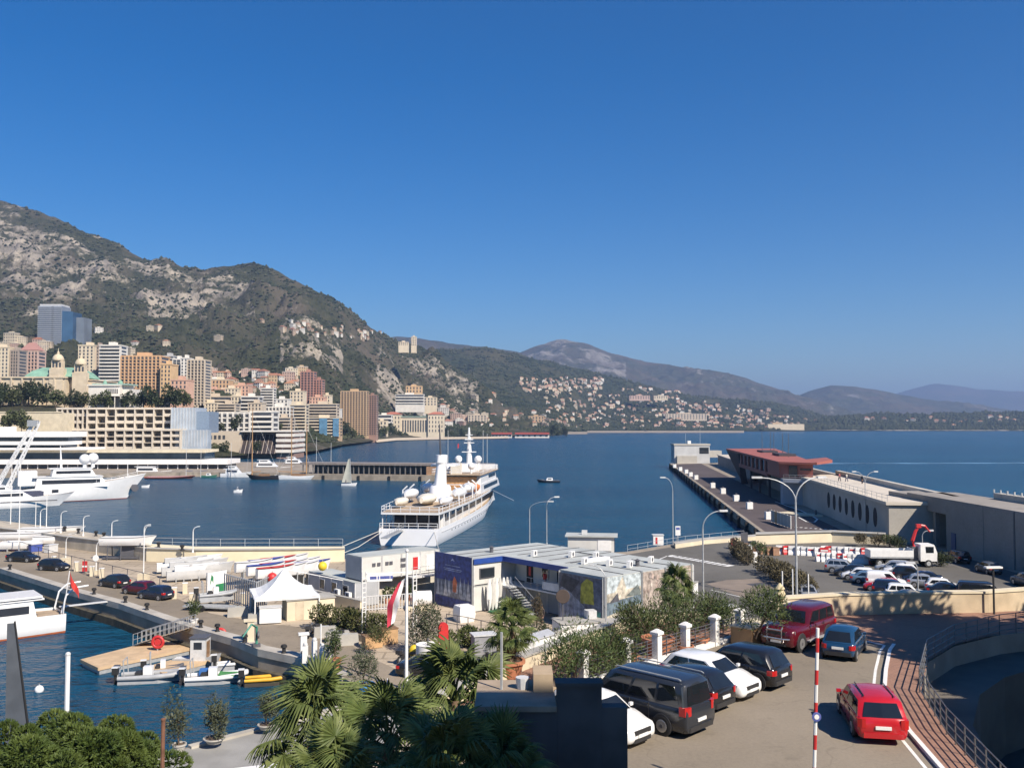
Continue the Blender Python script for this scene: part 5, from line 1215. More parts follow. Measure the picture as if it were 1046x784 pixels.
t = rib('grey inflatable parked on a trailer by the quay road', 200, 236, 624, GREYT, motors=1); t.location = (*P(203, 621, 2.2)[:2], 3.0)
p = P(214, 623, 2.2); tr = thing('boat_trailer', 'low galvanised trailer under the grey inflatable', 'trailer', p, -.2); MB().box(-2.6,2.6,-.7,.7,.35,.5).build('frame', GALV, tr)
for s in (1,-1): MB().wheel((-.4,s*.85,.32), .32, .2).build('wheel', BLACK, tr)
# banner, bar fence, racks
p = P(211.5, 611, 2.2); q = P(231, 607, 2.2); d = q-p
t = thing('banner', 'white banner with green marks at the yard entrance', 'banner', p, math.atan2(d.y, d.x)); L_ = d.length
MB().box(0,L_,-.04,.04,.4,2.7).build('cloth', WHITE, t); MB().box(L_*.42,L_*.95,-.05,-.043,.5,1.35).build('green_panel', M('banner_green', (.02,.18,.07), .7), t)
MB().add([(L_*.1,-.05,1.2),(L_*.22,-.05,1.9),(L_*.3,-.05,1.5),(L_*.3,-.05,2.2),(L_*.2,-.05,2.5)], [(0,1,2,3,4)]).build('emblem', M('banner_green'), t)
for x in (0.05, L_-.05): MB().box(x-.05,x+.05,.05,.15,0,2.75).build('post', GALV, t)
a, b, c = P(229, 615, 2.2), P(259, 622, 2.2), P(262, 618, 2.2)
def barfence(label, pts, h, gap=.35, mat=None):
    t = thing('bar_fence', label, 'fence', pts[0]); o = Vector(pts[0]); q = [Vector(p_)-o for p_ in pts]; f = None; n = 0
    for u_, v_ in zip(q[:-1], q[1:]):
        k_ = max(1, int((v_-u_).length/gap))
        for j in range(k_):
            p_ = u_.lerp(v_, j/k_); n += 1
            if n > 95: break
            if f is None: ob = f = MB().box(-.05,.05,-.05,.05,0,h).build('bar', mat or GALV, t)
            else: ob = f.copy(); COL.objects.link(ob); ob.parent = t
            ob.location = p_
    for z in (h*.1, h*.96): MB().tube([(p_.x,p_.y,z) for p_ in q], .05, 4).build('rail', mat or GALV, t)
    return t
barfence('tall galvanised bar fence around the dinghy racks', [P(229,614,2.2), P(262,624,2.2), P(274,618,2.2)], 3.0, .45)
k = 0
for row, (u0, v0) in enumerate(((240,599),(252,603),(262,606))):
    for j in range(4):
        cv = (COVW, COVB, M('red_cover', (.5,.05,.04), .8), COVW)[(row+j) % 4]
        dinghy('small boat with a %s cover on the rack behind the bar fence' % ('white','blue','red','white')[(row+j)%4], P(u0 + j*13, v0 - j*2.2, 2.2), .55, 4.4, 1.4, 1.9, None, cv, '%s covered boats on the racks behind the bar fence' % ('white','blue','red','white')[(row+j)%4])
t = thing('float_drum', 'yellow round float lying among the dinghy racks', 'buoy', P(268, 591, 3.5)); MB().ball((0,0,.5), .55, 12, 8).build('float', M('yellow_float', (.7,.5,.03), .5), t, smooth=60); MB().tube([(0,0,.95),(0,0,1.2)], .06, 6).build('eye', GALV, t)
t = thing('float_drum', 'red round float lying among the dinghy racks', 'buoy', P(278, 594, 3.5)); MB().ball((0,0,.5), .55, 12, 8).build('float', RED, t, smooth=60); MB().tube([(0,0,.95),(0,0,1.2)], .06, 6).build('eye', GALV, t)
t = thing('float_drum', 'large yellow float on the low grey roof', 'buoy', Q(329.5, 577, 101)); MB().ball((0,0,-.1), .5, 12, 8).build('float', M('yellow_float'), t, smooth=60); MB().tube([(0,0,.35),(0,0,.55)], .06, 6).build('eye', GALV, t)
# white pagoda tent
p = P(290, 628, 2.2); t = thing('pagoda_tent', 'white peaked pagoda tent in the yard', 'tent', p, .35); t.scale = (.8, .8, .74)
CANV = M('tent_canvas', (.76,.76,.74), .7, .04, .6, bump=.3, bscale=1.5)
rows = []
for k in range(7):
    f = k/6; h = 3.1 + 3.1*f**1.8; s = 3.8*(1-f)+.06; rows.append([(s*x, s*y, h - (0 if abs(x)==abs(y) else .18*(1-f))) for x, y in ((-1,-1),(0,-1),(1,-1),(1,0),(1,1),(0,1),(-1,1),(-1,0))])
MB().rings(rows).build('canopy', CANV, t)
MB().rings([[(3.8*x,3.8*y,2.75) for x, y in ((-1,-1),(1,-1),(1,1),(-1,1))],[(3.8*x,3.8*y,3.09) for x, y in ((-1,-1),(1,-1),(1,1),(-1,1))]], cap=False).build('valance', CANV, t)
for x in (-1,1):
    for y in (-1,1): MB().box(3.75*x-.07,3.75*x+.07,3.75*y-.07,3.75*y+.07,0,3.0).build('leg', WHITE, t)
MB().tube([(0,0,6.2),(0,0,6.8)], .04, 5).build('finial', LGREY, t)
MB().tube([(0,0,6.1),(7,-1.5,4.4)], .05, 4).build('guy_line', WHITE, t)
p = P(312, 630, 2.2); t = thing('cream_cabin', 'cream walled low cabin under the tent edge', 'cabin', p, .42); MB().box(-2.0,2.6,-1.2,1.4,0,1.9).build('wall', CREAM, t); MB().box(-2.1,2.7,-1.3,1.5,1.903,2.0).build('roof', CONC, t); MB().box(-1.2,-.4,-1.22,-1.19,.05,1.75).build('door', M('cabin_door', (.5,.42,.3), .7), t)
p = P(276, 636, 2.2); t = thing('white_cabinet', 'white ribbed utility cabinet before the tent', 'cabinet', p, .3); MB().box(-1,1,-.5,.5,.1,1.5).build('body', WHITE, t); MB().box(-1.05,1.05,-.55,.55,1.503,1.6).build('top', LGREY, t); MB().box(-.9,.9,-.4,.4,0,.099).build('foot', DGREY, t)
for u, v, lb in ((243,629,'left grey concrete block by the tent road edge'),(264,636,'right grey concrete block by the tent road edge'),(332,650,'grey concrete block beside the motorcycles'),(354,658,'long grey concrete block at the hedge foot'),(345,655,'small concrete block between motorcycles and hedge')):
    t = thing('concrete_block', lb, 'block', P(u, v, 2.2), .3); MB().rings([[(-1,-.4,0),(1,-.4,0),(1,.4,0),(-1,.4,0)],[(-.95,-.3,.9),(.95,-.3,.9),(.95,.3,.9),(-.95,.3,.9)]]).build('block', CONC, t); MB().box(-.3,.3,-.05,.05,.9,1.0).build('lifting_eye', GALV, t)

# ------------------------------------------------------------------ container buildings (rotated frame)
A = R(40); E1 = Vector((math.cos(A), math.sin(A), 0)); E2 = Vector((-math.sin(A), math.cos(A), 0)); C0 = Vector((8.2, 82.7, 2.2))
def ST(s, t, z=0): return C0 + E1*s + E2*t + Vector((0,0,z))
def cthing(name, label, cat, s=0, t=0, z=0): return thing(name, label, cat, ST(s, t, z), A)
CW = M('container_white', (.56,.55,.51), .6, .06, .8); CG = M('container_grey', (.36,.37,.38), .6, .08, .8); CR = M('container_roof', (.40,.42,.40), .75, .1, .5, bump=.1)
BLU = M('fascia_blue', (.02,.06,.26), .5); JOINT = M('joint_dark', (.07,.07,.08), .8)
def module(t, x0, x1, y0, y1, z0, z1, m=None):
    o = MB().box(x0, x1, y0, y1, z0+.1, z1-.08).build('container', m or CW, t)
    MB().box(x0-.02, x1+.02, y0-.02, y1+.02, z1-.077, z1).build('roof', CR, o)
    MB().box(x0+.02, x1-.02, y0+.02, y1-.02, z0, z0+.097).build('base_frame', JOINT, o)
    for x in (x0, x1):
        for y in (y0, y1): MB().box(x-.06, x+.06, y-.06, y+.06, z0+.01, z1-.1).build('corner_post', LGREY, o)
    return o
def window(par, x0, x1, y0, y1, z0, z1, frame=WHITE, axis='x', d=1):
    """a framed window standing just proud of a wall; axis = wall normal"""
    f = MB().box(x0, x1, y0, y1, z0, z1).build('window', frame, par)
    if axis == 'x': MB().box(min(x0,x1)-(.012 if d<0 else -.0), max(x0,x1)+(.012 if d>0 else 0), y0+.07, y1-.07, z0+.07, z1-.07).build('pane', GLASS, f)
    else: MB().box(x0+.07, x1-.07, y0-(.012 if d<0 else 0), y1+(.012 if d>0 else 0), z0+.07, z1-.07).build('pane', GLASS, f)
    return f
def aircon(par, x, y, z, rz=0):
    b = MB().cbox((x,y,z+.32), (.85,.35,.6), rz).build('air_conditioner', WHITE, par)
    n = Vector((math.sin(rz), -math.cos(rz), 0)); MB().wheel(Vector((x,y,z+.32))+n*.18, .22, .02, n, 12).build('fan_grille', DGREY, b)
main = cthing('container_clubhouse', 'two storey container clubhouse with posters on its sides', 'building')
Hc = 5.2
for k in range(5): module(main, .12+k*2.46, .12+(k+1)*2.46-.05, .05, 5.9, 2.62, Hc)                         # front bar, upper storey
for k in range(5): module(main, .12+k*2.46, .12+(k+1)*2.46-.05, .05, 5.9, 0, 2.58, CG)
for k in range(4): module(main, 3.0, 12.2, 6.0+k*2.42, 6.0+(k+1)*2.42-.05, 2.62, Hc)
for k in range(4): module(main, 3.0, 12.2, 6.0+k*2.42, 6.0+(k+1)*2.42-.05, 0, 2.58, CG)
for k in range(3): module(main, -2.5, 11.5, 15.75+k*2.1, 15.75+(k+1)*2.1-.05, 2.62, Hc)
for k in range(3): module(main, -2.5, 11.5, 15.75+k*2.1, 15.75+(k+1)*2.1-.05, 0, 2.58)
MB().box(1.2, 3.05, 5.95, 15.7, Hc-.02, Hc+.05).build('roof_overhang', CR, main)
MB().box(1.1, 1.2, 5.9, 15.6, Hc-.42, Hc+.1).build('blue_fascia', BLU, main)
MB().box(-2.6, 1.1, 15.58, 15.7, Hc-.42, Hc+.1).build('blue_fascia', BLU, main)
MB().box(1.2, 2.98, 6.0, 15.7, 2.45, 2.6).build('gallery_floor', LGREY, main)
rails(MB(), [(1.25,6.0,2.6),(1.25,12.2,2.6)], 1.0, .03, .8).build('gallery_rail', GALV, main)
MB().box(1.2,1.24,6.3,9.6,2.75,3.5).build('gallery_banner', M('banner_white', (.62,.62,.6), .8), main)
for y0, y1 in ((6.4,9.4),(10.6,11.6)): window(main, 2.9, 2.99, y0, y1, 3.4, 4.7, WHITE, 'x', -1)
MB().box(2.9,2.99,13.0,13.9,2.65,4.7).build('open_door', M('door_shade', (.03,.03,.03), .8), main)
MB().box(2.85,2.89,13.2,13.5,3.4,4.3).build('door_panel', RED, main)
window(main, -1.8, .1, 15.62, 15.73, 3.3, 4.3, DGREY, 'y', -1)
st = MB()
for k in range(12): st.box(-1.6-k*.0, -.6, 9.2-k*.32+3.2, 9.2-k*.32+3.5, 2.5-k*.2, 2.54-k*.2)
stp = None
for k in range(12):
    if stp is None: ob = stp = MB().box(-.5,.5,-.15,.15,-.03,.03).build('stair_tread', GALV, main)
    else: ob = stp.copy(); COL.objects.link(ob); ob.parent = main
    ob.location = (.4-.0, 13.2-k*.33, 2.5-k*.2)
for x in (-.12,.92):
    MB().tube([(x,13.4,2.5),(x,9.4,.05)], .07, 4).build('stair_stringer', DGREY, main); rails(MB(), [(x,13.4,2.5),(x,9.4,.05)], 1.0, .025, .9).build('stair_rail', GALV, main)
MB().box(.2,3,13.3,15.6,2.42,2.58).build('stair_landing', LGREY, main)
for k in range(1,5): MB().box(.1+k*2.46-.06, .1+k*2.46+.02, .1, 5.85, Hc+.003, Hc+.05).build('roof_seam', JOINT, main); MB().box(3.1, 12.1, 6.0+k*2.42-.07, 6.0+k*2.42+.02, Hc+.003, Hc+.05).build('roof_seam', JOINT, main)
for k in range(1,3): MB().box(-2.4, 11.4, 15.75+k*2.1-.08, 15.75+k*2.1+.02, Hc+.003, Hc+.05).build('roof_seam', JOINT, main)
MB().tube([(3.5,8,Hc+.08),(9,8.3,Hc+.08),(9.2,13,Hc+.08)], .05, 5).build('roof_pipe', DGREY, main); MB().box(5,8.2,7.2,7.9,Hc+.003,Hc+.3).build('roof_duct', WHITE, main)
for x, y in ((4,14),(6.5,11),(8,9),(9.8,3.2),(6,2.5),(4.2,6.8),(5.2,4.4)): aircon(main, x, y, Hc, .4)
MB().lathe([(.2,0),(.2,.5),(.32,.55),(.05,.7)], 8, 0, (7.2,2.6,Hc)).build('vent_cowl', DGREY, main)
MB().lathe([(.2,0),(.2,.5),(.32,.55),(.05,.7)], 8, 0, (2.4,19,Hc)).build('vent_cowl', DGREY, main)
# posters: printed sheets, shapes laid as thin layers
def pm(name, c): return M('print_'+name, c, .6, .42, 2.2, detail=8.0)
def poster(label, s0, t0, s1, t1, z0, z1, bgm, shapes, frame=None):
    a, b = ST(s0, t0), ST(s1, t1); d = b-a; rz = math.atan2(d.y, d.x); W = d.length
    t = thing('poster_wall', label, 'poster', (a.x, a.y, 2.2), rz)
    MB().box(0, W, -.03, .03, z0, z1).build('sheet', bgm, t)
    Hh = z1-z0
    for i, (poly, m) in enumerate(shapes):
        MB().sheet([(p[0]*W, -.034-.002*i, z0+p[1]*Hh) for p in poly]).build('printed_shape', m, t)
    for x in (-.12, W+.06): MB().box(x, x+.06, -.05, .05, 0, z1+.15).build('frame_post', GALV, t)
    return t
rp = random.Random(4)
sh = [([(0,.5),(1,.5),(1,.18),(0,.18)], pm('sea_grey', (.13,.15,.20)))]
for k in range(9):
    x = .03+k*.105; h = rp.uniform(.28,.42); sh.append(([(x,.2),(x+.11,.2),(x+.05,.2+h)], pm('sail%d' % (k%3), ((.42,.44,.47),(.28,.31,.36),(.5,.5,.5))[k%3])))
sh.append(([(.5,.3),(.6,.3),(.62,.5),(.55,.6),(.5,.5)], pm('orange', (.5,.14,.06)))); sh.append(([(.42,.2),(.72,.2),(.66,.28),(.46,.3)], pm('hull', (.2,.2,.22))))
for k, (a_, b_, z) in enumerate(((.3,.7,.78),(.25,.75,.72),(.28,.72,.69))): sh.append(([(a_,z),(b_,z),(b_,z+.012),(a_,z+.012)], pm('pale_line', (.3,.35,.5))))
sh.append(([(.44,.87),(.5,.93),(.56,.87),(.5,.89)], pm('pale_line', (.3,.35,.5)))); sh.append(([(0,0),(1,0),(1,.12),(0,.1)], pm('deep_blue', (.03,.05,.18))))
poster('tall deep blue poster of racing sails on the clubhouse end', -2.75, 22.0, -2.75, 15.75, .05, 5.45, pm('royal_blue', (.035,.055,.21)), sh)
sh = [([(.0,.0),(.85,.0),(.75,.35),(.45,.55),(.1,.75),(0,.7)], pm('sailcloth', (.34,.34,.37))), ([(.5,.5),(.85,.52),(.82,.92),(.66,.97),(.52,.85)], pm('yellow_coat', (.42,.38,.05))), ([(.85,.1),(1,.15),(1,.98),(.8,.96)], pm('dusk', (.09,.11,.16))), ([(.0,.76),(.3,.66),(.5,.9),(.1,.98)], pm('dark_rig', (.05,.05,.06))), ([(.8,.05),(.95,.0),(.98,.4),(.9,.42)], pm('teal', (.05,.22,.22)))]
for k in range(6): sh.append(([(.1+k*.11,.02),(.115+k*.11,.02),(.2+k*.08,.55),(.19+k*.08,.55)], pm('crease', (.2,.2,.24))))
poster('dark poster of a yellow coated sailor and sailcloth', -.05, 5.75, -.05, .25, .05, 5.0, pm('slate', (.12,.12,.14)), sh)
sh = [([(0,.62),(1,.7),(1,1),(0,1)], pm('sky_pale', (.42,.47,.48))), ([(.1,.45),(.45,.98),(.6,.6),(.4,.42)], pm('sail_cream', (.5,.45,.36))), ([(.55,.5),(.9,.75),(1,.55),(.95,.48)], pm('hills', (.14,.16,.15))), ([(0,.12),(1,.3),(1,.5),(0,.42)], pm('harbour', (.12,.16,.19))), ([(.05,.4),(.3,.62),(.35,.42)], pm('dark_sail', (.07,.07,.08)))]
poster('poster of harbour and cream sails on the clubhouse side', .25, -.06, 4.7, -.06, 1.3, 5.15, pm('beach', (.44,.40,.32)), sh)
for k, (s0, s1) in enumerate(((5.0,8.0),(8.3,11.9))):
    sh = []
    for j in range(26):
        x, y, r = rp.uniform(.05,.95), rp.uniform(.05,.95), rp.uniform(.03,.08); sh.append(([(x-r,y-r*.5),(x+r*.6,y-r),(x+r,y+r*.6),(x-r*.4,y+r)], pm(('rockp','rosep','skinp')[j%3], ((.26,.22,.2),(.40,.31,.26),(.45,.40,.34))[j%3])))
    poster('%s of two pale pink crowd posters behind the oleanders' % ('left', 'right')[k], s0, -.06, s1, -.06, .6, 5.15, pm('pale_pink', (.36,.30,.255)), sh)
# left containers
lc = cthing('container_office', 'grey and white stacked container office by the gate', 'building')
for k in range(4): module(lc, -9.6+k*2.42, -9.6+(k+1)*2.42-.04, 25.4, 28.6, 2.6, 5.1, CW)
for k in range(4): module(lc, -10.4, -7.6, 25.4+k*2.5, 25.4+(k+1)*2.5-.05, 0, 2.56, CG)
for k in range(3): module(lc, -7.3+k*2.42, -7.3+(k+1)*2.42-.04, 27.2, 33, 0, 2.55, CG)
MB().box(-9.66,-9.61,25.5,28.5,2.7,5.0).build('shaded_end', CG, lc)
for y in (27.2, 29.6, 32.2): window(lc, -10.47, -10.41, y-.5, y+.6, 1.0, 2.1, WHITE, 'x', -1)
aircon(lc, -10.65, 26.3, .9, -PI/2); aircon(lc, -10.65, 28.6, .9, -PI/2)
for x in (-8.2,-7.6,-6.6,-6.1): MB().box(x-.2,x+.2,25.33,25.39,4.0,4.35).build('small_vent', DGREY, lc)
for z in (3.6,4.2): MB().box(-4.9,-4.3,25.32,25.39,z,z+.35).build('vent_grille', DGREY, lc)
MB().box(-3.3,-2.7,25.33,25.39,3.2,4.5).build('flag_panel', RED, lc); MB().box(-2.69,-2.4,25.33,25.39,3.2,4.5).build('flag_panel', WHITE, lc)
MB().box(-1.6,-.3,25.32,25.39,3.0,4.6).build('white_board', WHITE, lc)
MB().box(-4.2,1.2,24.2,25.35,2.45,2.6).build('gallery_floor', LGREY, lc); rails(MB(), [(-4.2,24.25,2.6),(1.2,24.25,2.6)], 1.0, .025, 1.0).build('gallery_rail', GALV, lc)
MB().tube([(.2,24.2,2.6),(2.5,22.8,.1)], .08, 4).build('stair_stringer', GALV, lc)
for x in (-4.1, 1.1): MB().box(x-.06,x+.06,24.2,24.32,0,2.44).build('gallery_post', GALV, lc)
MB().box(-7.2,2.0,26.9,27.05,.0,2.4).build('screen_wall', M('screen_cream', (.5,.46,.38), .85), lc)
for k, (x, y) in enumerate(((-6.5,25.4),(-5.2,25.6),(-3.6,25.2))):
    t = cthing('palm_tub', ('left','middle','right')[k] + ' of three small tubs of plants under the container gallery', 'plant', x, y); MB().lathe([(.35,0),(.42,.5),(.38,.5)], 10).build('tub', TERRA, t); mb = MB(); leaves(mb, [((0,0,1.1),(.6,.6,.6))], 130, .35, rp); mb.build('foliage', L_OLEA, t)
t = cthing('spare_wheel_stack', 'two dark tyres stacked on the container gallery', 'tyres', 1.6, 25.0, 2.6); MB().wheel((-.5,0,.35),.34,.3,(0,0,1) if False else (0,1,0)).build('tyre', BLACK, t); MB().wheel((.35,0,.35),.34,.3).build('tyre', BLACK, t)
# fence panels in front, tank, bags, boards
barfence('low cream and grey fence before the container office', [ST(-11.2,23.6), ST(-4.2,21.2)], 1.5, .3, LGREY)
t = thing('cream_wall', 'low cream wall below the grey containers', 'wall', P(345, 621, 2.2), A-PI/2+.1); MB().box(-4.5,4.0,-.15,.15,0,1.25).build('wall', CREAM, t); MB().box(-4.6,4.1,-.2,.2,1.253,1.35).build('coping', CONC, t)
p = P(427, 622.5, 2.2); t = thing('water_tank', 'white cylindrical tank lying on a cream block', 'tank', p, .2); MB().wheel((.4,0,1.15), .75, 1.9, (1,0,0), 18).build('tank', WHITE, t, smooth=40); MB().box(-1.2,1.3,-.5,.5,0,.42).build('cradle', CREAM, t)
p = P(474, 634, 2.2); t = thing('bulk_bag', 'white square bulk bag standing by the blue poster', 'bag', p, .5); MB().rings([[(x*(.7+.12*math.sin(PI*f)), y*(.7+.12*math.sin(PI*f)), f*1.5) for x, y in ((-1,-1),(0,-1.08),(1,-1),(1.08,0),(1,1),(0,1.08),(-1,1),(-1.08,0))] for f in (0,.25,.5,.75,1)]).build('bag', WHITE, t, smooth=70); MB().box(-.5,.5,-.06,.06,1.5,1.62).build('strap', LGREY, t)
for k in range(7):
    p = ST(-1.2+k*.42, 14.9-k*.05) ; t = thing('surfboard', 'white board standing upright in the rack by the stairs', 'board', p, A-.5, 'white boards in the rack by the stairs')
    MB().rings([[(.26*math.sin(PI*min(max(f,.03),.97))**.5*math.cos(j*PI/4)*1.0, .05*math.sin(j*PI/4)-f*.25, f*3.2+.15) for j in range(8)] for f in np.linspace(0,1,9)]).build('board', CW if k % 2 else WHITE, t, smooth=60); MB().box(-.01,.01,-.02,.16,.35,.6).build('fin', DGREY, t)
t = cthing('board_rack', 'green based rack holding the white boards', 'rack', -1.4, 14.4); MB().box(0,3.2,-.3,.4,0,.2).build('base', M('rack_green', (.04,.2,.1), .7), t); MB().box(0,3.2,.35,.42,1.2,1.3).build('bar', GALV, t)
for x in (0.05, 3.1): MB().box(x,x+.08,.33,.42,.2,1.2).build('post', GALV, t)
person('person in a red top on the clubhouse gallery', ST(2.1, 10.2, 2.6), 3.6, (.45,.04,.04), (.04,.04,.05))
person('person in black leaning in the clubhouse gallery window', ST(2.2, 8.2, 2.6), 3.8, (.03,.03,.03), (.05,.05,.07))
person('person in dark clothes below the clubhouse stairs', ST(-.8, 7.4), 4.0, (.06,.05,.05), (.03,.03,.04))
t = cthing('outdoor_table', 'pale folding table in the shade under the stairs', 'table', -.8, 8.8); MB().box(-.9,.9,-.4,.4,.7,.75).build('top', LGREY, t)
for x in (-.8,.8):
    for y in (-.33,.33): MB().box(x-.03,x+.03,y-.03,y+.03,0,.699).build('leg', GALV, t)
t = thing('basketball_board', 'dark round board on a post before the sailor poster', 'sign', P(575, 652, 2.2)); MB().box(-.05,.05,-.05,.05,0,3.4).build('post', DGREY, t); MB().wheel((0,-.1,3.7), .62, .08, (0,1,0), 18).build('disc', M('brown_disc', (.07,.05,.04), .7), t)
# gate arch with lattice posts, flagpole
def lattice_post(label, u, vb, vt):
    p = P(u, vb, 2.2); h = Q(u, vt, p.y).z-2.2; t = thing('lattice_post', label, 'post', p, A)
    for x in (-.17,.17): MB().box(x-.035,x+.035,-.035,.035,0,h).build('upright', WHITE, t)
    f = None
    for k in range(int(h/.42)):
        if f is None: ob = f = MB().box(-.17,.17,-.03,.03,-.03,.03).build('rung', WHITE, t)
        else: ob = f.copy(); COL.objects.link(ob); ob.parent = t
        ob.location.z = .3 + k*.42
    return p, h
p1, h1 = lattice_post('white ladder like gate post left of the entrance', 371.5, 653, 584)
p2, h2 = lattice_post('white ladder like gate post right of the entrance', 423.5, 650, 582)
d = p2-p1; t = thing('gate_sign', 'white entrance sign spanning the ladder posts', 'sign', (p1.x, p1.y, 2.2+min(h1,h2)-.75), math.atan2(d.y, d.x)); MB().box(.25,d.length*.55,-.05,.05,-.1,.55).build('panel', WHITE, t); MB().box(.2,d.length-.2,-.04,.04,.56,.66).build('beam', WHITE, t)
rr = random.Random(2)
for k in range(9): x = .5+k*d.length*.05; MB().box(x,x+rr.uniform(.12,.3),-.06,-.052,.1,.36).build('lettering', M('sign_blue', (.08,.1,.3), .6), t)
p = P(415, 704, 2.2); zt = Q(416, 563, p.y).z
t = thing('flagpole', 'tall white flagpole rising before the entrance gate', 'flagpole', p); MB().tube([(0,0,0),(0,0,zt-2.2)], [.13,.08], 8).build('pole', WHITE, t, smooth=50); MB().ball((0,0,zt-2.15), .14, 8, 6).build('finial', LGREY, t); MB().box(-.4,.4,-.4,.4,0,.2).build('base', CONC, t)
zf = Q(414, 590, p.y).z-2.2
for nm, m, o0, wq in (('flag_stripe', M('flag_white', (.75,.73,.72), .85), 0, .55), ('flag_stripe', M('flag_red', (.52,.04,.07), .85), .55, .6)):
    rows = []
    for k in range(12):
        f = k/11; x0 = -.12-.75*f; rows.append([(x0-(o0+wq*j)*(.25+.75*(1-abs(f-.5)*1.2))*.8, .1*math.sin(f*9+j*2)+.08*j, zf-f*3.1-(o0+wq*j)*.35) for j in (0,.5,1)])
    MB().rings(rows, cap=False, closed=False).build(nm, m, t, smooth=70)
# promenade kiosk and small cabinets
p = P(604, 562, 2.2); t = thing('kiosk', 'low white kiosk on the promenade behind the clubhouse', 'kiosk', p, -.12); MB().box(-3.4,3.4,-1.6,1.6,0,2.2).build('wall', CW, t); MB().box(-3.8,3.9,-2,2,2.203,2.4).build('roof', CR, t); MB().box(1.0,3.0,-1.66,-1.61,.2,1.8).build('door', WHITE, t); MB().box(3.41,3.46,-.8,.8,.1,1.9).build('window', GLASS, t); MB().box(-1.4,-.6,-.4,.4,2.41,3.0).build('roof_unit', LGREY, t)
p = P(672, 556, 2.2); t = thing('white_hut', 'small white guard hut at the promenade corner', 'hut', p); MB().box(-.8,.8,-.6,.6,0,1.5).build('body', WHITE, t); MB().box(-.9,.9,-.7,.7,1.503,1.6).build('roof', LGREY, t); MB().box(-.45,-.15,-.63,-.605,.2,1.2).build('red_mark', RED, t)
p = P(692.5, 553, 2.2); t = thing('notice_board', 'white and blue notice board on the promenade', 'sign', p); MB().box(-.4,.4,-.06,.06,1.0,2.5).build('board', WHITE, t); MB().box(-.3,.3,-.07,-.062,1.9,2.3).build('print', M('sign_blue'), t); MB().box(-.06,.06,-.05,.05,0,.999).build('post', GALV, t)
railing('grey railing along the promenade edge right of the kiosk', [(*G(641,564.5),2.2), (*G(700,554.5),2.2), (*G(760,548.5),2.2)], 1.1, 2.6)
t = thing('sea_kerb', 'low cream kerb wall curving along the promenade', 'wall', (0,0,0)); MB().prism([G(690,560), G(720,555.5), G(779,551), G(779,548.5), G(718,552.5), G(688,557)], 2.2, 2.75).build('wall', CREAM, t); MB().prism([G(690,559.4), G(720,555), G(779,550.6), G(779,548.9), G(718,552.9), G(688,557.5)], 2.753, 2.82).build('coping', CONC, t)
# quay edge: stone copings, bollards, ladders, crane
ek = [G(0,581), G(32,591), G(77,605), G(122,617), G(168,633), G(190,640), G(237,653), G(264,664), G(302,672), G(323,679), G(350,692)]
cen = Vector((-60, 90, 0))
mb = MB(); q0 = [Vector((*p,0)) for p in ek]; q1 = [p + Vector((.35,.94,0)).normalized()*1.1 for p in q0]; q2 = [p - Vector((.35,.94,0)).normalized()*.12 for p in q0]
mb.prism([tuple(p[:2]) for p in q2] + [tuple(p[:2]) for p in q1[::-1]], 1.75, 2.36)
struct(mb.build('quay_kerb', M('kerb_stone', (.40,.37,.32), .85, .15, .6, bump=.3, bscale=4)))
for u, v in ((10,583),(73,602),(96,608),(128,616.5),(150,624),(205,642),(222,646),(250,657),(290,668),(311,674),(338,684)):
    p = P(u, v-1.5, 2.36); t = thing('quay_bollard', 'black mooring bollard on the stone quay edge', 'bollard', p, 0, 'bollards on the stone quay edge'); MB().lathe([(.24,0),(.16,.12),(.15,.4),(.28,.48),(.25,.6)], 8).build('post', BLACK, t); MB().ball((0,0,.62), (.25,.25,.09), 8, 4).build('cap', BLACK, t)
t = thing('outboard_hoist', 'green hand hoist on the quay edge above the yellow boat', 'hoist', P(262, 660, 2.36), .4); MB().box(-.3,.3,-.3,.3,0,.25).build('foot', DGREY, t); MB().tube([(0,0,.2),(0,0,1.6),(-.5,-.6,2.0),(-1.3,-1.4,1.2)], [.13,.11,.09,.06], 7).build('jib', M('hoist_green', (.05,.22,.16), .5), t); MB().wheel((.1,-.15,1.0), .3, .16, (1,0,0), 12).build('winch', DGREY, t)
p = P(256, 655, 2.3); t = thing('stone_post', 'cream square post with a wide cap on the quay', 'post', p, .3); MB().box(-.28,.28,-.28,.28,0,1.75).build('shaft', CREAM, t); MB().box(-.6,.5,-.36,.36,1.753,1.9).build('cap', CREAM, t)
p = P(310, 671, 2.3); t = thing('stone_post', 'white square post next to the stacked pumps', 'post', p, .3); MB().box(-.25,.25,-.25,.25,0,1.8).build('shaft', WHITE, t); MB().box(-.42,.42,-.3,.3,1.803,1.95).build('cap', WHITE, t)
p = P(321, 676, 2.3); t = thing('service_pumps', 'cluster of white service pumps at the quay edge', 'pump', p, .2)
for k, (x, y, h) in enumerate(((-.7,0,1.3),(0,.2,1.6),(.6,-.1,1.2),(1.2,.2,.9))): b_ = MB().box(x-.22,x+.22,y-.2,y+.2,0,h).build('pump_body', WHITE, t); MB().ball((x,y,h+.1), .2, 8, 6).build('pump_head', LGREY, b_)
p = P(332, 694, 1.2); t = thing('white_mast', 'thin white mast with satellite dome by the palm', 'mast', p); h = Q(325.5, 637, p.y).z-1.2; MB().tube([(-.35,0,0),(-.35,0,h)], .06, 6).build('pole', WHITE, t); MB().ball((.05,-.1,h*.52), .5, 12, 8).build('dome', LGREY, t, smooth=60); MB().box(-.4,.5,-.4,.3,0,.7).build('locker', WHITE, t)

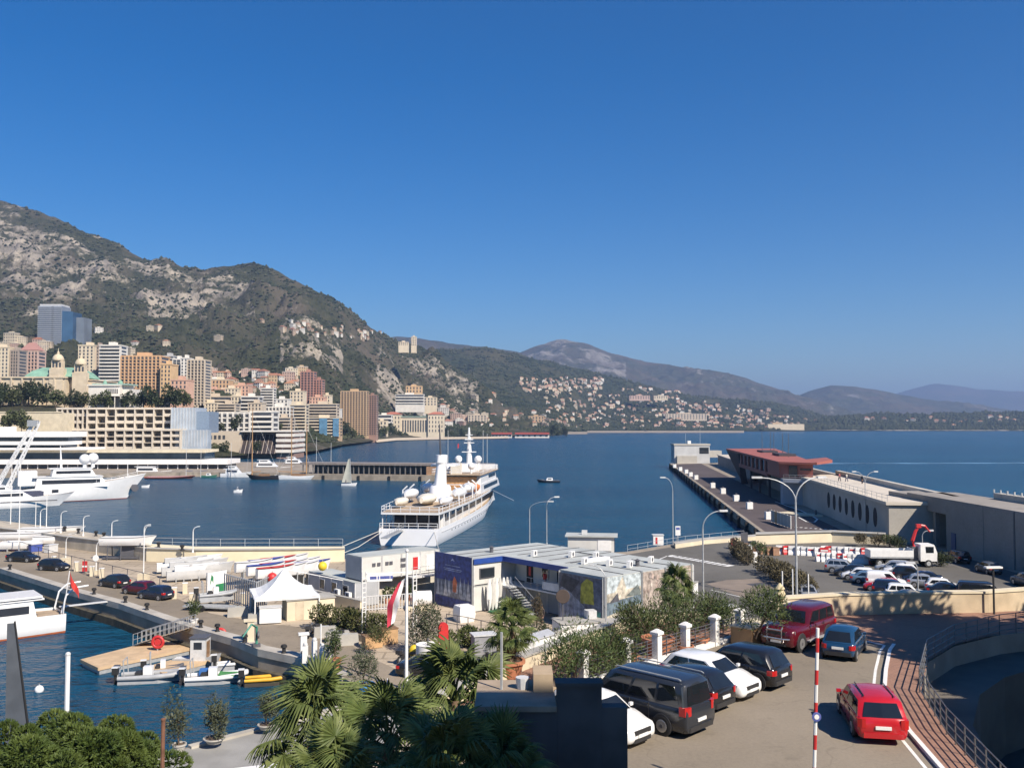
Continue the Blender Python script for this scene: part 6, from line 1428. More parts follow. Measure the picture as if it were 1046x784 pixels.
for k, (u, v, cl, lb) in enumerate(((4,549,RED,'red gear crate at the left edge of the boat yard'),(14,560,RED,'red gear crate by the leftmost yard mast'),(26,561,WHITE,'white gear crate among the covered boats'),(36,563,M('blue_cover'),'blue gear crate beside the small white boat'),(52,564,LGREY,'grey gear crate near the yard fence'))):
    t = thing('gear_crate', lb, 'crate', P(u, v, 2.2), .3*k); MB().box(-.8,.8,-.5,.5,.05,1.1).build('box', cl, t); MB().box(-.85,.85,-.55,.55,1.103,1.2).build('lid', LGREY, t); MB().box(-.7,.7,-.4,.4,0,.049).build('skid', DGREY, t)
# ------------------------------------------------------------------ pier: terminal, sea wall, decks
PALE = ground('pale_concrete', (.45,.42,.365), .5, .5, False); SHW = ground('sea_wall_concrete', (.29,.265,.235), .5, .7, False)
t = thing('sea_wall', 'high grey sea wall with garage openings along the car park', 'wall', (65, 0, 2.2))
MB().box(0,8,56,139,0,7.6).build('wall', SHW, t); MB().box(0,8,152.5,160,0,7.3).build('wall', SHW, t)
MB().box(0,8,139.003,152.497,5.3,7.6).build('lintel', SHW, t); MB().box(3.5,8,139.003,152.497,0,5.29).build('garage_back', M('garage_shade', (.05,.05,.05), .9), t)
for y in (143.5, 148): MB().box(.3,.9,y-.4,y+.4,.01,5.28).build('garage_pier', SHW, t)
MB().box(7.2,8.4,56,139,7.603,8.5).build('parapet', PALE, t)
M('promenade_paving', (.56,.50,.41), .9, .08, .3)
MB().box(-.12,-.004,62,64,.1,2.3).build('blue_door', M('door_blue', (.05,.08,.16), .6), t); MB().box(-.15,-.004,136,137.2,.1,2.8).build('blue_door', M('door_blue'), t)
for y in range(64, 136, 8): MB().box(-.03,-.004,y,y+.06,.1,7.5).build('form_joint', M('wall_joint', (.14,.14,.14), .9), t)
for y in (72, 96, 120): MB().box(-.05,-.004,y,y+.35,0,7.4).build('joint', M('wall_joint', (.14,.14,.14), .9), t)
for k in range(44): MB().box(7.6,7.8,58+k*1.9,58.2+k*1.9,8.503,9.0).build('parapet_post', GALV, t)
t = thing('pier_building', 'long low concrete pier building with oval windows', 'building', (59.3, 146, 2.2), -.12)
MB().box(0,9.5,0,14.5,0,6.1).build('wall', PALE, t); MB().box(0,9.5,14.503,80,0,6.1).build('wall', PALE, t); MB().box(2,11.5,80.01,285,0,4.2).build('rear_wall', SHW, t)
MB().box(-.5,9.5,-.4,80,6.11,6.6).build('roof_deck', M('promenade_paving'), t); MB().box(2,11.5,80.01,290,4.21,4.6).build('roof_deck', M('promenade_paving'), t); MB().box(9.51,10.6,-.4,80,0,7.6).build('parapet', PALE, t); MB().box(11.51,12.6,80.01,290,0,6.2).build('parapet', PALE, t)
for k in range(8):
    y = 8 + k*5.0; MB().rings([[(x, y+1.15*math.cos(j*PI/8), 3.4+1.6*math.sin(j*PI/8)) for j in range(16)] for x in (-.06, .02)]).build('oval_window', M('oval_shade', (.012,.012,.014), .8), t)
railing('thin railing along the edge of the pier roof deck', [(59.1,146,8.8),(65.4,198,8.8)], 1.0, 3.0)
# red terminal
TR = M('terminal_red', (.33,.105,.075), .65, .07, .2); TG = M('terminal_grey', (.34,.36,.39), .7, .08, .3); TD = M('terminal_dark', (.05,.045,.055), .7)
t = thing('ferry_terminal', 'angular rust red terminal with slanted dark end on the pier', 'building', (62.5, 217, 0), -.11)
def slab(p4, z0, z1, m, nm):
    za = z0 if isinstance(z0, (list, tuple)) else [z0]*4; zb = z1 if isinstance(z1, (list, tuple)) else [z1]*4
    return recalc(MB().add([(*p, z) for p, z in zip(p4, za)] + [(*p, z) for p, z in zip(p4, zb)], [(0,3,2,1),(4,5,6,7),(0,1,5,4),(1,2,6,5),(2,3,7,6),(3,0,4,7)]).build(nm, m, t))
slab([(0,0),(7.6,-5),(17,106),(0,102)], [11.7,11.7,12.0,12.0], [12.2,12.2,12.6,12.6], TR, 'roof')
slab([(7.65,-5),(13.6,6),(15.6,22),(9.2,15)], 11.75, [12.25,12.5,12.5,12.25], TR, 'canopy')
slab([(.6,1),(7.2,-3),(7.5,6),(.8,6)], 8.4, 11.69, TR, 'near_wall')
slab([(2.3,-.22),(4.0,-1.25),(4.0,-1.05),(2.3,-.02)], 8.8, 11.3, GLASS, 'window'); slab([(4.6,-1.6),(6.8,-2.95),(6.8,-2.75),(4.6,-1.4)], 10.3, 10.7, GLASS, 'window_slot')
slab([(.3,1),(.6,1),(.6,18),(.3,18)], 8.4, 11.69, TR, 'side_wall'); slab([(.6,18.1),(.9,18.1),(.9,72),(.6,72)], 8.8, 11.69, GLASS, 'side_window'); slab([(.3,18.1),(.9,18.1),(.9,72),(.3,72)], 7.8, 8.79, TR, 'side_sill')
for k in range(7): slab([(.25,21+k*7.6),(.95,21+k*7.6),(.95,23+k*7.6),(.25,23+k*7.6)], 8.8, 11.68, TR, 'side_fin')
recalc(MB().add([(.1,72,11.9),(.05,101.5,11.9),(4.4,99,2.2),(1.5,76,2.2),(1.6,72.2,11.9),(2,101.5,11.9),(6.4,99,2.2),(3.5,76,2.2)], [(0,1,2,3),(7,6,5,4),(0,4,5,1),(1,5,6,2),(2,6,7,3),(3,7,4,0)]).build('slanted_end', TD, t))
slab([(1.2,2),(6.4,-1),(6.6,5),(1.2,5)], 2.2, 8.39, TG, 'near_base'); slab([(.6,-2),(8,-6),(8,-3.2),(.6,.8)], 7.5, 8.3, TG, 'balcony'); rails(MB(), [(.7,-1.9,8.3),(7.9,-5.9,8.3)], 1.0, .03, 1.2).build('balcony_rail', GALV, t)
slab([(8,6),(10,6),(10,98),(8,98)], 2.2, 8.3, TD, 'lower_wall'); slab([(.6,6.1),(9,6.1),(9,71),(.6,71)], 8.31, 8.7, TD, 'floor_slab')
for y in (22, 38, 54): slab([(1.2,y),(1.8,y),(1.8,y+.6),(1.2,y+.6)], 2.2, 8.3, TD, 'column')
for x, y in ((9,82),(10,72),(8,54),(8,40),(7.4,28)): MB().tube([(x,y,12.2),(x,y,18.5)], .09, 5).build('antenna', DGREY, t)
for y in (34, 62): slab([(6,y),(10.5,y),(10.5,y+11),(6,y+11)], 12.2, 12.95, TD, 'skylight')
for k, (u, v, cl) in enumerate(((769,498,'grey'),(782,507,'silver'))): pass
# pier head building
c = P(706, 473, 2.2); t = thing('pier_head_building', 'grey two storey control building at the pier head', 'building', c)
MB().box(-8,9,0,9,0,8.6).build('wall', TG if False else M('head_grey', (.47,.47,.46), .8, .08, .3), t); MB().box(-8.3,9.3,-.3,9.3,8.603,9.3).build('roof', PALE, t); MB().box(9.01,15,1,8,2.8,6).build('annex', PALE, t)
for k in range(2): MB().box(4,8.5,-.06,.02,4.6+k*0,7.6).build('window', GLASS, t) if k == 0 else None
MB().box(-7,2.5,-1.8,-.01,0,3.6).build('stair_block', PALE, t)
for x, h in ((-2,5),(5,7.5)): MB().tube([(x,3,9.3),(x,3,9.3+h)], .09, 5).build('antenna', GALV, t)
MB().box(-1.2,.4,2,4,9.31,10.8).build('lantern', WHITE, t)
# pier edge
for i, (u, v) in enumerate(((689,477.5),(695,480.5),(701,483.3),(705.5,486.3),(711,489.5),(728,498),(738.5,504),(752,511.5),(765.6,519.5),(785,530))):
    t = thing('bollard_block', 'white painted block on the edge of the pier', 'bollard', P(u, v, 2.2), .1, 'white blocks along the pier edge'); MB().box(-.65,.65,-.5,.5,0,1.5).build('block', WHITE, t); MB().lathe([(.25,0),(.2,.3),(.3,.4)], 8, 0, (0,0,1.5)).build('bollard', DGREY, t)
p0_, p1_ = P(779,544,2.2), P(684,473,2.2)
for k in range(24):
    p = p0_.lerp(p1_, (k+.5)/24); t = thing('pier_fender', 'dark vertical fender on the harbour face of the pier', 'fender', (p.x-.35, p.y, 0), math.atan2(p1_.y-p0_.y, p1_.x-p0_.x), 'fenders on the pier face'); MB().box(-.5,.5,-.25,.25,-.5,2.3).build('pad', BLACK, t); MB().box(-.7,.7,-.4,-.251,1.4,1.7).build('bracket', DGREY, t)
p, q = P(788, 533, 2.2), P(808, 540, 2.2); d = q-p; t = thing('panel_fence', 'pale panel fence across the pier entrance', 'fence', p, math.atan2(d.y, d.x))
for k in range(6): MB().box(k*d.length/6+.03,(k+1)*d.length/6-.03,-.05,.05,.15,2.3).build('panel', PALE if k != 1 else M('tan_panel', (.42,.28,.15), .8), t)
for k in range(7): MB().box(k*d.length/6-.05,k*d.length/6+.025,-.06,.06,0,2.4).build('post', WHITE, t)
WL = M('road_paint', (.72,.71,.68), .7, .1, 2)
def stripe(pts, z, w_=.16, name='road_marking', m=None):
    mb = MB(); pts = [Vector((*p[:2], z)) for p in pts]
    for a, b in zip(pts[:-1], pts[1:]):
        n = Vector((-(b-a).y, (b-a).x, 0)).normalized()*w_/2; mb.add([tuple(a-n), tuple(b-n), tuple(b+n), tuple(a+n)], [(0,1,2,3)])
    return mb
def marks(name, mbs, m=None):
    mb = MB()
    for x in mbs: mb.add(x.v, x.f)
    return struct(mb.build(name, m or WL))
zm = Zq+.012
marks('crossing_marking', [stripe([P(683+k*5.6, 567+k*.95, zm), P(691+k*5.6, 568.2+k*.95, zm)], zm, 1.5) for k in range(11)] + [stripe([P(655,578,zm), P(683,567,zm)], zm, .2)])
marks('pier_marking', [stripe([P(812+k*5, 538+k*.35, zm), P(814.5+k*5, 538.2+k*.35, zm)], zm, .8) for k in range(9)] + [stripe([P(792,512,zm), P(806,517,zm), P(818,521,zm), P(830,527,zm), P(835,530,zm), P(832,533,zm), P(824,532.5,zm), P(816,528,zm)], zm, .35)])
marks('parking_marking', [stripe([P(726,602,zm), P(760,610,zm)], zm, .15), stripe([P(864,607,zm), P(872,611,zm)], zm, .15), stripe([P(842,575,zm), P(850,579,zm)], zm, .15)])
mb = MB(); mb.sheet([(*P(*q,2.212)[:2], 2.212) for q in ((722,596),(742,592),(790,590),(793,598),(764,612))]); struct(mb.build('road_patch', M('brown_patch', (.21,.17,.135), .9, .15, .4)))
mb = MB(); mb.sheet([(*P(*q,2.216)[:2], 2.216) for q in ((762,596),(786,594),(790,597),(770,598.5))]); struct(mb.build('road_patch', M('dark_patch', (.06,.06,.07), .9, .15, .4)))
t = thing('traffic_island', 'small cream kerbed island at the pier entrance', 'island', P(824, 526, 2.2)); MB().prism([(-5,4),(-2,-2),(2.4,-3),(2.6,-1),(-2,6)], 0, .25).build('kerb', CREAM, t); MB().lathe([(.25,0),(.22,.9),(.1,1)], 8, 0, (1.4,-1.6,.25)).build('bollard', DGREY, t)
t = thing('cream_wall', 'low cream wall between the car park and pier road', 'wall', (0,0,2.2)); MB().prism([P(772,556)[:2], P(850,553.5)[:2], P(905,556)[:2], P(905,555)[:2], P(850,552.2)[:2], P(772,554.5)[:2]], 0, 1.6).build('wall', CREAM, t); MB().prism([P(772,556.2)[:2], P(850,553.7)[:2], P(905,556.2)[:2], P(905,554.8)[:2], P(850,552)[:2], P(772,554.3)[:2]], 1.603, 1.72).build('coping', CONC, t)
# plastic barriers and stacked blocks
rb = random.Random(8); k = 0
for row, (u0, u1, v0, v1, n) in enumerate(((797, 842, 565.5, 568, 8), (838, 892, 573, 576, 11), (842, 890, 566, 568.5, 9))):
    for i in range(n):
        u, v = lerp(u0,u1,i/(n-1)), lerp(v0,v1,i/(n-1)); red = (i*7+row*3) % 6 == 1; p = P(u, v, 2.2)
        t = thing('road_barrier', '%s plastic road barrier stored in the car park, %s row' % ('red' if red else 'white', ('left','front','back')[row]), 'barrier', p, rb.uniform(-.3,.3), '%s road barriers, %s row' % ('red' if red else 'white', ('left','front','back')[row])); m = RED if red else WHITE
        MB().rings([[(-.65,-.35,0),(.65,-.35,0),(.65,.35,0),(-.65,.35,0)],[(-.65,-.3,.3),(.65,-.3,.3),(.65,.3,.3),(-.65,.3,.3)],[(-.6,-.13,.65),(.6,-.13,.65),(.6,.13,.65),(-.6,.13,.65)],[(-.6,-.11,1.25),(.6,-.11,1.25),(.6,.11,1.25),(-.6,.11,1.25)]]).build('body', m, t)
        MB().box(-.5,.5,-.16,.16,.75,.95).build('band', WHITE if red else RED if i % 5 == 0 else LGREY, t)
for i, (u, v) in enumerate(((779,566),(786,566.5),(792,567),(762,563),(768,564))):
    t = thing('crate', 'brown wooden planter crate in the row by the cream wall', 'crate', P(u, v, 2.2), .1, 'wooden crates by the cream wall'); MB().box(-.45,.45,-.45,.45,.05,1.1).build('box', M('crate_brown', (.32,.18,.11), .8, .15, 2), t); MB().box(-.48,.48,-.48,.48,1.103,1.18).build('rim', WOODM, t)
t = thing('sign_panel', 'dark standing panel behind the car park hedge', 'sign', P(760.5, 562, 2.2)); MB().box(-.5,.5,-.08,.08,.4,2.7).build('panel', DGREY, t); MB().box(-.06,.06,-.05,.05,0,.399).build('post', GALV, t)
for u, v, lb in ((770,574,'white upright sack bin at the hedge end'),(765,566,'second white sack bin behind the hedge end')): t = thing('waste_bin', lb, 'bin', P(u, v, 2.2)); MB().lathe([(.45,0),(.5,.9),(.5,1.3)], 10).build('body', WHITE, t); MB().lathe([(.52,1.303),(.4,1.4),(.05,1.45)], 10).build('lid', LGREY, t)
t = thing('fire_hydrant', 'red hydrant box by the hedge near the promenade', 'hydrant', P(749, 560, 2.2)); MB().box(-.35,.35,-.3,.3,0,1.2).build('box', RED, t); MB().ball((0,0,1.3), .3, 8, 5).build('cap', RED, t)

# ------------------------------------------------------------------ vehicles
RIM = M('alloy_rim', (.5,.5,.5), .3, .05, 3, .7); TYRE = M('tyre', (.02,.02,.02), .8); LAMP = M('headlamp_glass', (.20,.22,.25), .06, .05, 2); TAIL = M('tail_lamp', (.42,.015,.015), .2, .05, 2); PLATE = M('number_plate', (.75,.75,.72), .5, .03, 2); TRIM = M('black_trim', (.03,.03,.032), .5, .1, 4)
SPEC = { # L W H  hoodfront belt tail  xr0 xr1 xf1 xf0 wheel r, front axle, rear axle, side panes
 'hatch': (4.0,1.72,1.47,.74,.95,1.0,-1.93,-1.45,.28,1.02,.31,1.22,-1.25,2),
 'mpv':   (3.9,1.74,1.58,.80,.98,1.02,-1.88,-1.5,.45,1.2,.31,1.2,-1.22,2),
 'estate':(4.5,1.74,1.48,.72,.92,.98,-2.18,-1.75,.35,1.12,.31,1.36,-1.28,3),
 'saloon':(4.5,1.78,1.44,.72,.92,.98,-1.85,-1.05,.35,1.15,.32,1.38,-1.32,2),
 'suv':   (4.4,1.82,1.68,.92,1.08,1.1,-2.1,-1.8,.38,1.02,.35,1.36,-1.3,3),
 'offroad':(4.75,1.92,1.90,1.12,1.2,1.2,-2.3,-2.12,.35,.78,.40,1.55,-1.3,3),
 'van':   (4.9,1.90,1.97,.98,1.12,1.12,-2.38,-2.25,.95,1.72,.34,1.62,-1.42,3),
 'cargo': (4.4,1.8,1.85,.88,1.05,1.05,-2.14,-2.05,.55,1.3,.32,1.45,-1.25,1),
 'old':   (3.5,1.53,1.40,.76,.88,.9,-1.68,-1.15,.2,.75,.28,1.2,-1.22,2)}
CARS = {}
def car(kind, label, loc, rz, pm_, group=None, name='parked_car', cat='car', extra=None, panel_sides=False):
    L, W, Hh, zh, zb_, zt, xr0, xr1, xf1, xf0, wr_, xa, xb, panes = SPEC[kind]
    t = thing(name, label, cat, loc, rz, group); w = W/2; g = .2 if kind not in ('offroad','suv') else .3; f = L/2; r = -L/2
    sts = [(f, g+.14, zh-.24, .76), (f-.05, g+.04, zh-.12, .86), (f-.16, g, zh-.03, .94), (f-.4, g, zh+.02, .985), (lerp(f-.4,xf0,.5), g, lerp(zh,zb_,.55)+.02, 1), (xf0+.05, g, zb_, 1), (0, g, zb_+.01, 1), (xr0*.6, g, lerp(zb_,zt,.7), 1), (r+.42, g, zt, .985), (r+.15, g+.03, zt-.02, .95), (r+.04, g+.06, zt-.12, .9), (r, g+.16, zt-.3, .84)]
    if kind in ('van','cargo','offroad','suv'): sts[-3:] = [(r+.12, g+.03, zt, .97), (r+.03, g+.06, zt-.04, .95), (r, g+.16, zt-.2, .92)]
    rg = []
    for x, z0, z1, k in sts:
        a = w*k; h = z1-z0
        half = [(a*.86,z0),(a*.965,z0+h*.14),(a,z0+h*.42),(a*.992,z0+h*.72),(a*.955,z0+h*.93),(a*.88,z1),(a*.5,z1+.028)]
        rg.append([(x,y,z) for y, z in half] + [(x,0,z1+.035)] + [(x,-y,z) for y, z in half[::-1]])
    mb = MB(); mb.rings(rg[::-1])
    # cabin shell
    wb, wt = w*.935, w*(.80 if kind not in ('van','cargo','offroad') else .86)
    def cab(fz):
        e = min(fz, 1); rnd = .0 if fz <= .86 else (fz-.86)/.14
        x0 = lerp(xr0, xr1, e**.9) + rnd*.14; x1 = lerp(xf0, xf1, e) - rnd*.18; y = lerp(wb, wt, e) - rnd*.13; z = lerp(zb_-.04, Hh-.035, e) + (.0 if fz <= .86 else .02*math.sin(rnd*PI/2))
        c = .10 + .05*rnd; b = .05
        return [(x0,-y+c*1.6,z),(x0+c,-y,z),(lerp(x0,x1,.5),-y-.012,z),(x1-c*1.2,-y,z),(x1,-y+c*2,z),(x1+b,0,z),(x1,y-c*2,z),(x1-c*1.2,y,z),(lerp(x0,x1,.5),y+.012,z),(x0+c,y,z),(x0,y-c*1.6,z),(x0-b*.7,0,z)]
    mb.rings([cab(0), cab(.45), cab(.86), cab(.94), cab(1.0)]); ro = len(mb.v); 
    top = [(x*.93+ (xr1+xf1)*.035, y*.82, z+.025) for x, y, z in cab(1.0)]
    mb.rings([cab(1.0), top], cap=True)
    body = mb.build('body', pm_, t, smooth=42)
    # glass
    def pt(fz, fx, s, off=.012):
        x0, x1 = lerp(xr0,xr1,fz**.9)+.10, lerp(xf0,xf1,fz)-.12; y = lerp(wb,wt,fz)+.012*(1-abs(fx-.5)*2)+off
        return (lerp(x0,x1,fx), s*y, lerp(zb_-.04,Hh-.035,fz))
    cuts = {1: [(.70,.98)], 2: [(.07,.49),(.525,.98)], 3: [(.04,.29),(.325,.62),(.655,.98)]}[panes]
    if panel_sides: cuts = [(.70,.98)]
    for s in (1,-1):
        for a, b in cuts:
            q = [pt(.13,a,s),pt(.13,b,s),pt(.82,b if b < .95 else .93,s),pt(.82,a if a > .1 else a+.05,s)]; qi = [tuple(Vector(p)-Vector((0,s*.02,0))) for p in q]
            MB().add(q+qi, [(0,1,2,3) if s < 0 else (3,2,1,0),(0,4,5,1),(1,5,6,2),(2,6,7,3),(3,7,4,0)]).build('side_window', CGLASS, t)
    def end(front):
        x0, x1 = (xf0, xf1) if front else (xr0, xr1); sg = 1 if front else -1; q = []
        for fz, fy in ((.1,-.82),(.1,0),(.1,.82),(.84,.74),(.84,0),(.84,-.74)):
            e = fz if front else fz**.9; q.append((lerp(x0,x1,e)+sg*(.018+.05*(1-abs(fy))*(1 if front else .7)), fy*lerp(wb,wt,fz), lerp(zb_-.04,Hh-.035,fz)))
        return MB().add(q, [(0,1,4,5),(1,2,3,4)] if front else [(5,4,1,0),(4,3,2,1)]).build('windscreen' if front else 'rear_window', CGLASS, t)
    end(True)
    if not panel_sides: end(False)
    for x in (xa, xb):
        for s in (1,-1):
            a_ = MB().wheel((x, s*(w-.03), wr_+.03), wr_*1.2, .075, (0,1,0), 20).build('wheel_arch', TRIM, t)
            wh = MB().wheel((0,0,0), wr_, .2, (0,1,0), 20).build('wheel', TYRE, t); wh.location = (x, s*(w-.085), wr_)
            ri = MB().wheel((0, s*.103, 0), wr_*.66, .012, (0,1,0), 16).build('rim', RIM, wh)
            MB().wheel((0, s*.112, 0), wr_*.2, .012, (0,1,0), 8).build('hub', DGREY, wh)
    for s in (1,-1):
        MB().rings([[(f-.30, s*w*.93, zh-.06),(f-.30, s*w*.93, zh-.22),(f-.055, s*w*.55, zh-.25),(f-.075, s*w*.55, zh-.1)],[(f-.26, s*w*.955, zh-.06),(f-.26, s*w*.955, zh-.22),(f-.02, s*w*.57, zh-.25),(f-.04, s*w*.57, zh-.1)]]).build('headlight', LAMP, t)
        hh = .30 if kind in ('van','cargo','estate','suv') else .2; zc = zt-.24 if kind not in ('van','cargo') else zt-.14
        recalc(MB().rings([[(r+.30, s*w*.90, zc+d), (r+.30, s*w*.99, zc+d), (r+.06, s*w*.965, zc+d), (r-.012, s*w*.80, zc+d), (r-.012, s*w*.66, zc+d), (r+.1, s*w*.66, zc+d)] for d in (-hh/2, hh/2)]).build('tail_light', TAIL, t))
        MB().cbox((xf0-.25, s*(w+.07), zb_+.07), (.10,.16,.11)).build('mirror', pm_, t)
        for x in (([.25,-.75] if panes > 1 else [.35])): MB().cbox((x, s*(w*.992+.006), zb_-.13), (.18,.02,.035)).build('door_handle', TRIM, t)
        for x in ((xf0-.12, .02, -.85) if panes > 1 else (xf0-.1, -.1)): MB().box(x-.009, x+.009, min(s*w*.9, s*(w+.004)), max(s*w*.9, s*(w+.004)), g+.12, zb_-.08).build('door_seam', TRIM, t)
        MB().box(xb+wr_*1.2, xa-wr_*1.2, s*w*.97-.025, s*w*.97+.025, g-.02, g+.09).build('side_skirt', TRIM, t)
    MB().box(f-.08,f+.012,-w*.52,w*.52,zh-.27,zh-.12).build('grille', TRIM, t)
    MB().rings([[(f-.2,-w*.8,g+.02),(f+.015,-w*.5,g+.02),(f+.015,w*.5,g+.02),(f-.2,w*.8,g+.02)],[(f-.2,-w*.8,g+.16),(f+.02,-w*.5,g+.16),(f+.02,w*.5,g+.16),(f-.2,w*.8,g+.16)]]).build('front_bumper', TRIM, t)
    MB().rings([[(r+.2,-w*.9,g+.06),(r-.03,-w*.75,g+.06),(r-.03,w*.75,g+.06),(r+.2,w*.9,g+.06)],[(r+.2,-w*.9,g+.24),(r-.035,-w*.75,g+.24),(r-.035,w*.75,g+.24),(r+.2,w*.9,g+.24)]][::-1]).build('rear_bumper', TRIM if extra != 'painted' else pm_, t)
    MB().box(f+.005,f+.028,-.26,.26,g+.17,g+.28).build('number_plate', PLATE, t); MB().box(r-.05,r-.01,-.26,.26,g+.36,g+.47).build('number_plate', PLATE, t)
    return t
P_ = {'white': paint('car_white', (.78,.78,.77)), 'black': paint('car_black', (.012,.013,.016)), 'navy': paint('car_navy', (.012,.018,.04)), 'red': paint('car_red', (.44,.012,.018)), 'maroon': paint('car_maroon', (.085,.006,.012)), 'blue': paint('car_blue', (.012,.05,.115)), 'silver': paint('car_silver', (.42,.44,.46), .3, .5), 'grey': paint('car_grey', (.12,.13,.14), .3, .3), 'teal': paint('car_steel_blue', (.10,.16,.24))}
Zs = 10.0
PF = heading(-.71, .70)          # nose towards the fence
PO = heading(.71, -.70)
t = car('estate', 'bright red estate car driving along the kerb', (13.1, 34.3, Zs), heading(.17, .985), P_['red'], extra='painted')
MB().tube([(-1.6,.5,1.5),(.1,.5,1.52)], .02, 5).build('roof_rail', TRIM, t); MB().tube([(-1.6,-.5,1.5),(.1,-.5,1.52)], .02, 5).build('roof_rail', TRIM, t)
t = car('old', 'small old blue hatchback ahead of the red estate', (16.0, 44.9, Zs), heading(.5, .87), P_['blue'])
t = car('offroad', 'maroon off-road wagon with bull bar by the corner', (14.4, 46.9, Zs), heading(-.69, -.72), P_['maroon'])
for y in (-.38, .38): MB().tube([(2.36,y,.45),(2.52,y,.6),(2.5,y,1.15),(2.4,y,1.2)], .04, 7).build('bull_bar', M('chrome', (.6,.6,.6), .2, .03, 2, .8), t)
MB().tube([(2.4,-.75,.7),(2.54,-.5,.7),(2.54,.5,.7),(2.4,.75,.7)], .04, 7).build('bull_bar', M('chrome'), t); MB().tube([(2.51,-.38,1.1),(2.51,.38,1.1)], .035, 7).build('bull_bar', M('chrome'), t)
for s in (1,-1): MB().box(-1.0,1.0,s*1.0-.1,s*1.0+.1,.42,.48).build('running_board', GALV, t)
car('mpv', 'black hatchback parked nose to the fence by the white coupe', (9.9, 40.2, Zs), PF, P_['black'])
car('hatch', 'white sporty hatchback parked nose out between two black cars', (8.2, 38.75, Zs), PO, P_['white'])
car('hatch', 'black hatchback half hidden behind the dark van', (6.75, 37.2, Zs), PF, P_['black'])
t = car('van', 'dark grey passenger van parked nose to the fence', (4.95, 34.85, Zs), PF, paint('van_grey', (.022,.026,.034)), name='parked_van', cat='van')
for y in (-.72, .72): MB().tube([(-2.1,y,1.99),(-2.0,y,2.03),(.7,y,2.03),(.8,y,1.99)], .025, 5).build('roof_rail', GALV, t)
car('hatch', 'white hatchback nose out beside the dark corner building', (3.05, 33.4, Zs), PO, P_['white'])
car('saloon', 'black car at the bottom edge of the street', (6.0, 25.2, Zs), heading(-.72, .69), P_['black'])
# lower car park
LP_ = [('suv','silver','silver grey off-roader at the far end of the left row',42.0,118,0),('hatch','black','black hatchback second in the left row',42.0,115.3,PI),('hatch','white','small white hatchback third in the left row',42.0,112.8,PI),('saloon','teal','steel blue saloon hidden behind the white delivery van',42.4,110.2,0),('cargo','white','white delivery van in the middle of the left row',43.2,107.6,0),('hatch','red','red hatchback before the white delivery van',41.8,105.2,PI),('suv','navy','navy family car near the red hatchback',42.0,102.6,0),('suv','white','white pickup like car beside the parapet end of the left row',42.4,100.0,0),('saloon','black','black saloon nearest the parapet in the left row',41.9,97.6,0),
       ('estate','silver','silver estate at the far end of the right row',48.6,118.5,PI),('hatch','white','white hatchback second in the right row',48.4,116,PI),('mpv','black','black people carrier in the right row',48.2,113,0),('saloon','navy','navy saloon in the middle of the right row',48.6,110.3,PI),('hatch','silver','silver hatchback between the navy saloon and white car',47.8,107.6,0),('hatch','white','white car with raised nose near the big dark van',48.6,104.8,0),('saloon','black','black saloon beside the big dark van',47.9,102.2,0),('van','black','big dark van nearest the parapet in the right row',50.2,99.6,0),
       ('suv','black','dark off-roader in the shade under the sea wall, farthest',60.8,127,PI/2),('hatch','grey','grey car in the shade under the sea wall',60.4,118,PI/2),('suv','grey','grey off-roader in the shade under the sea wall',59.8,108,PI/2),('saloon','navy','navy saloon in the shade under the sea wall',61,100,PI/2),('hatch','black','black hatchback in the shade at the right edge',58.5,90,1.2),
       ('saloon','grey','grey car passing the pier entrance',54.2,148.5,-.2)]
rc = random.Random(3)
for kd, cl, lb, x, y, a in LP_:
    ang = a + (-.35 if a in (0, PI) else 0) + rc.uniform(-.05,.05)
    car(kd, lb, (x, y, Zq+.006), ang, P_[cl], name='parked_van' if kd in ('van','cargo') else 'parked_car', cat='van' if kd in ('van','cargo') else 'car', panel_sides=kd == 'cargo')
p = P(828, 612, 2.2); car('saloon', 'silver blue car facing us below the flag posts', (p.x-.2, p.y+.5, Zq+.006), heading(-.1,-1), P_['silver'])
for u, v, kd, cl, lb, a in ((20.5,574,'saloon','black','black saloon leftmost on the quay road',-.25),(52,583,'hatch','black','black hatchback on the quay road before the lamp block',-.3),(113.5,600,'hatch','black','black hatchback parked left of the red car on the quay',2.6),(139.5,607.5,'hatch','maroon','dark red hatchback on the quay touching a navy car',2.7),(156,612.5,'hatch','navy','navy hatchback right of the dark red one on the quay',2.7)):
    p = P(u, v, 2.2); car(kd, lb, (p.x, p.y+.8, Zq+.006), a, P_[cl])
p = P(428, 690, 2.2); car('saloon', 'black car parked under the palms by the white drum', (p.x+.6, p.y+.2, Zq+.006), -.12, P_['black'])
# lorry with red crane
p = P(890, 578, 2.2); t = thing('crane_lorry', 'white tipper lorry with a folded red crane', 'lorry', (p.x, p.y+.5, Zq+.006), -.06)
MB().box(-.2,5.3,-1.2,1.2,1.15,1.35).build('bed_floor', GALV, t)
for y in (-1.2, 1.14): MB().box(-.2,5.3,y,y+.06,1.351,2.2).build('bed_side', WHITE, t)
MB().box(-.26,-.2,-1.2,1.2,1.2,2.2).build('tailgate', WHITE, t); MB().box(5.24,5.3,-1.13,1.13,1.36,2.4).build('headboard', WHITE, t)
MB().box(-.1,8.2,-.45,.45,.75,1.14).build('chassis', DGREY, t)
cb = MB().rings([[(6.2,-1.15,.8),(8.3,-1.15,.8),(8.3,1.15,.8),(6.2,1.15,.8)],[(6.2,-1.15,1.9),(8.35,-1.15,1.9),(8.35,1.15,1.9),(6.2,1.15,1.9)],[(6.25,-1.08,2.95),(8.0,-1.08,2.95),(8.0,1.08,2.95),(6.25,1.08,2.95)]]).build('cab', WHITE, t)
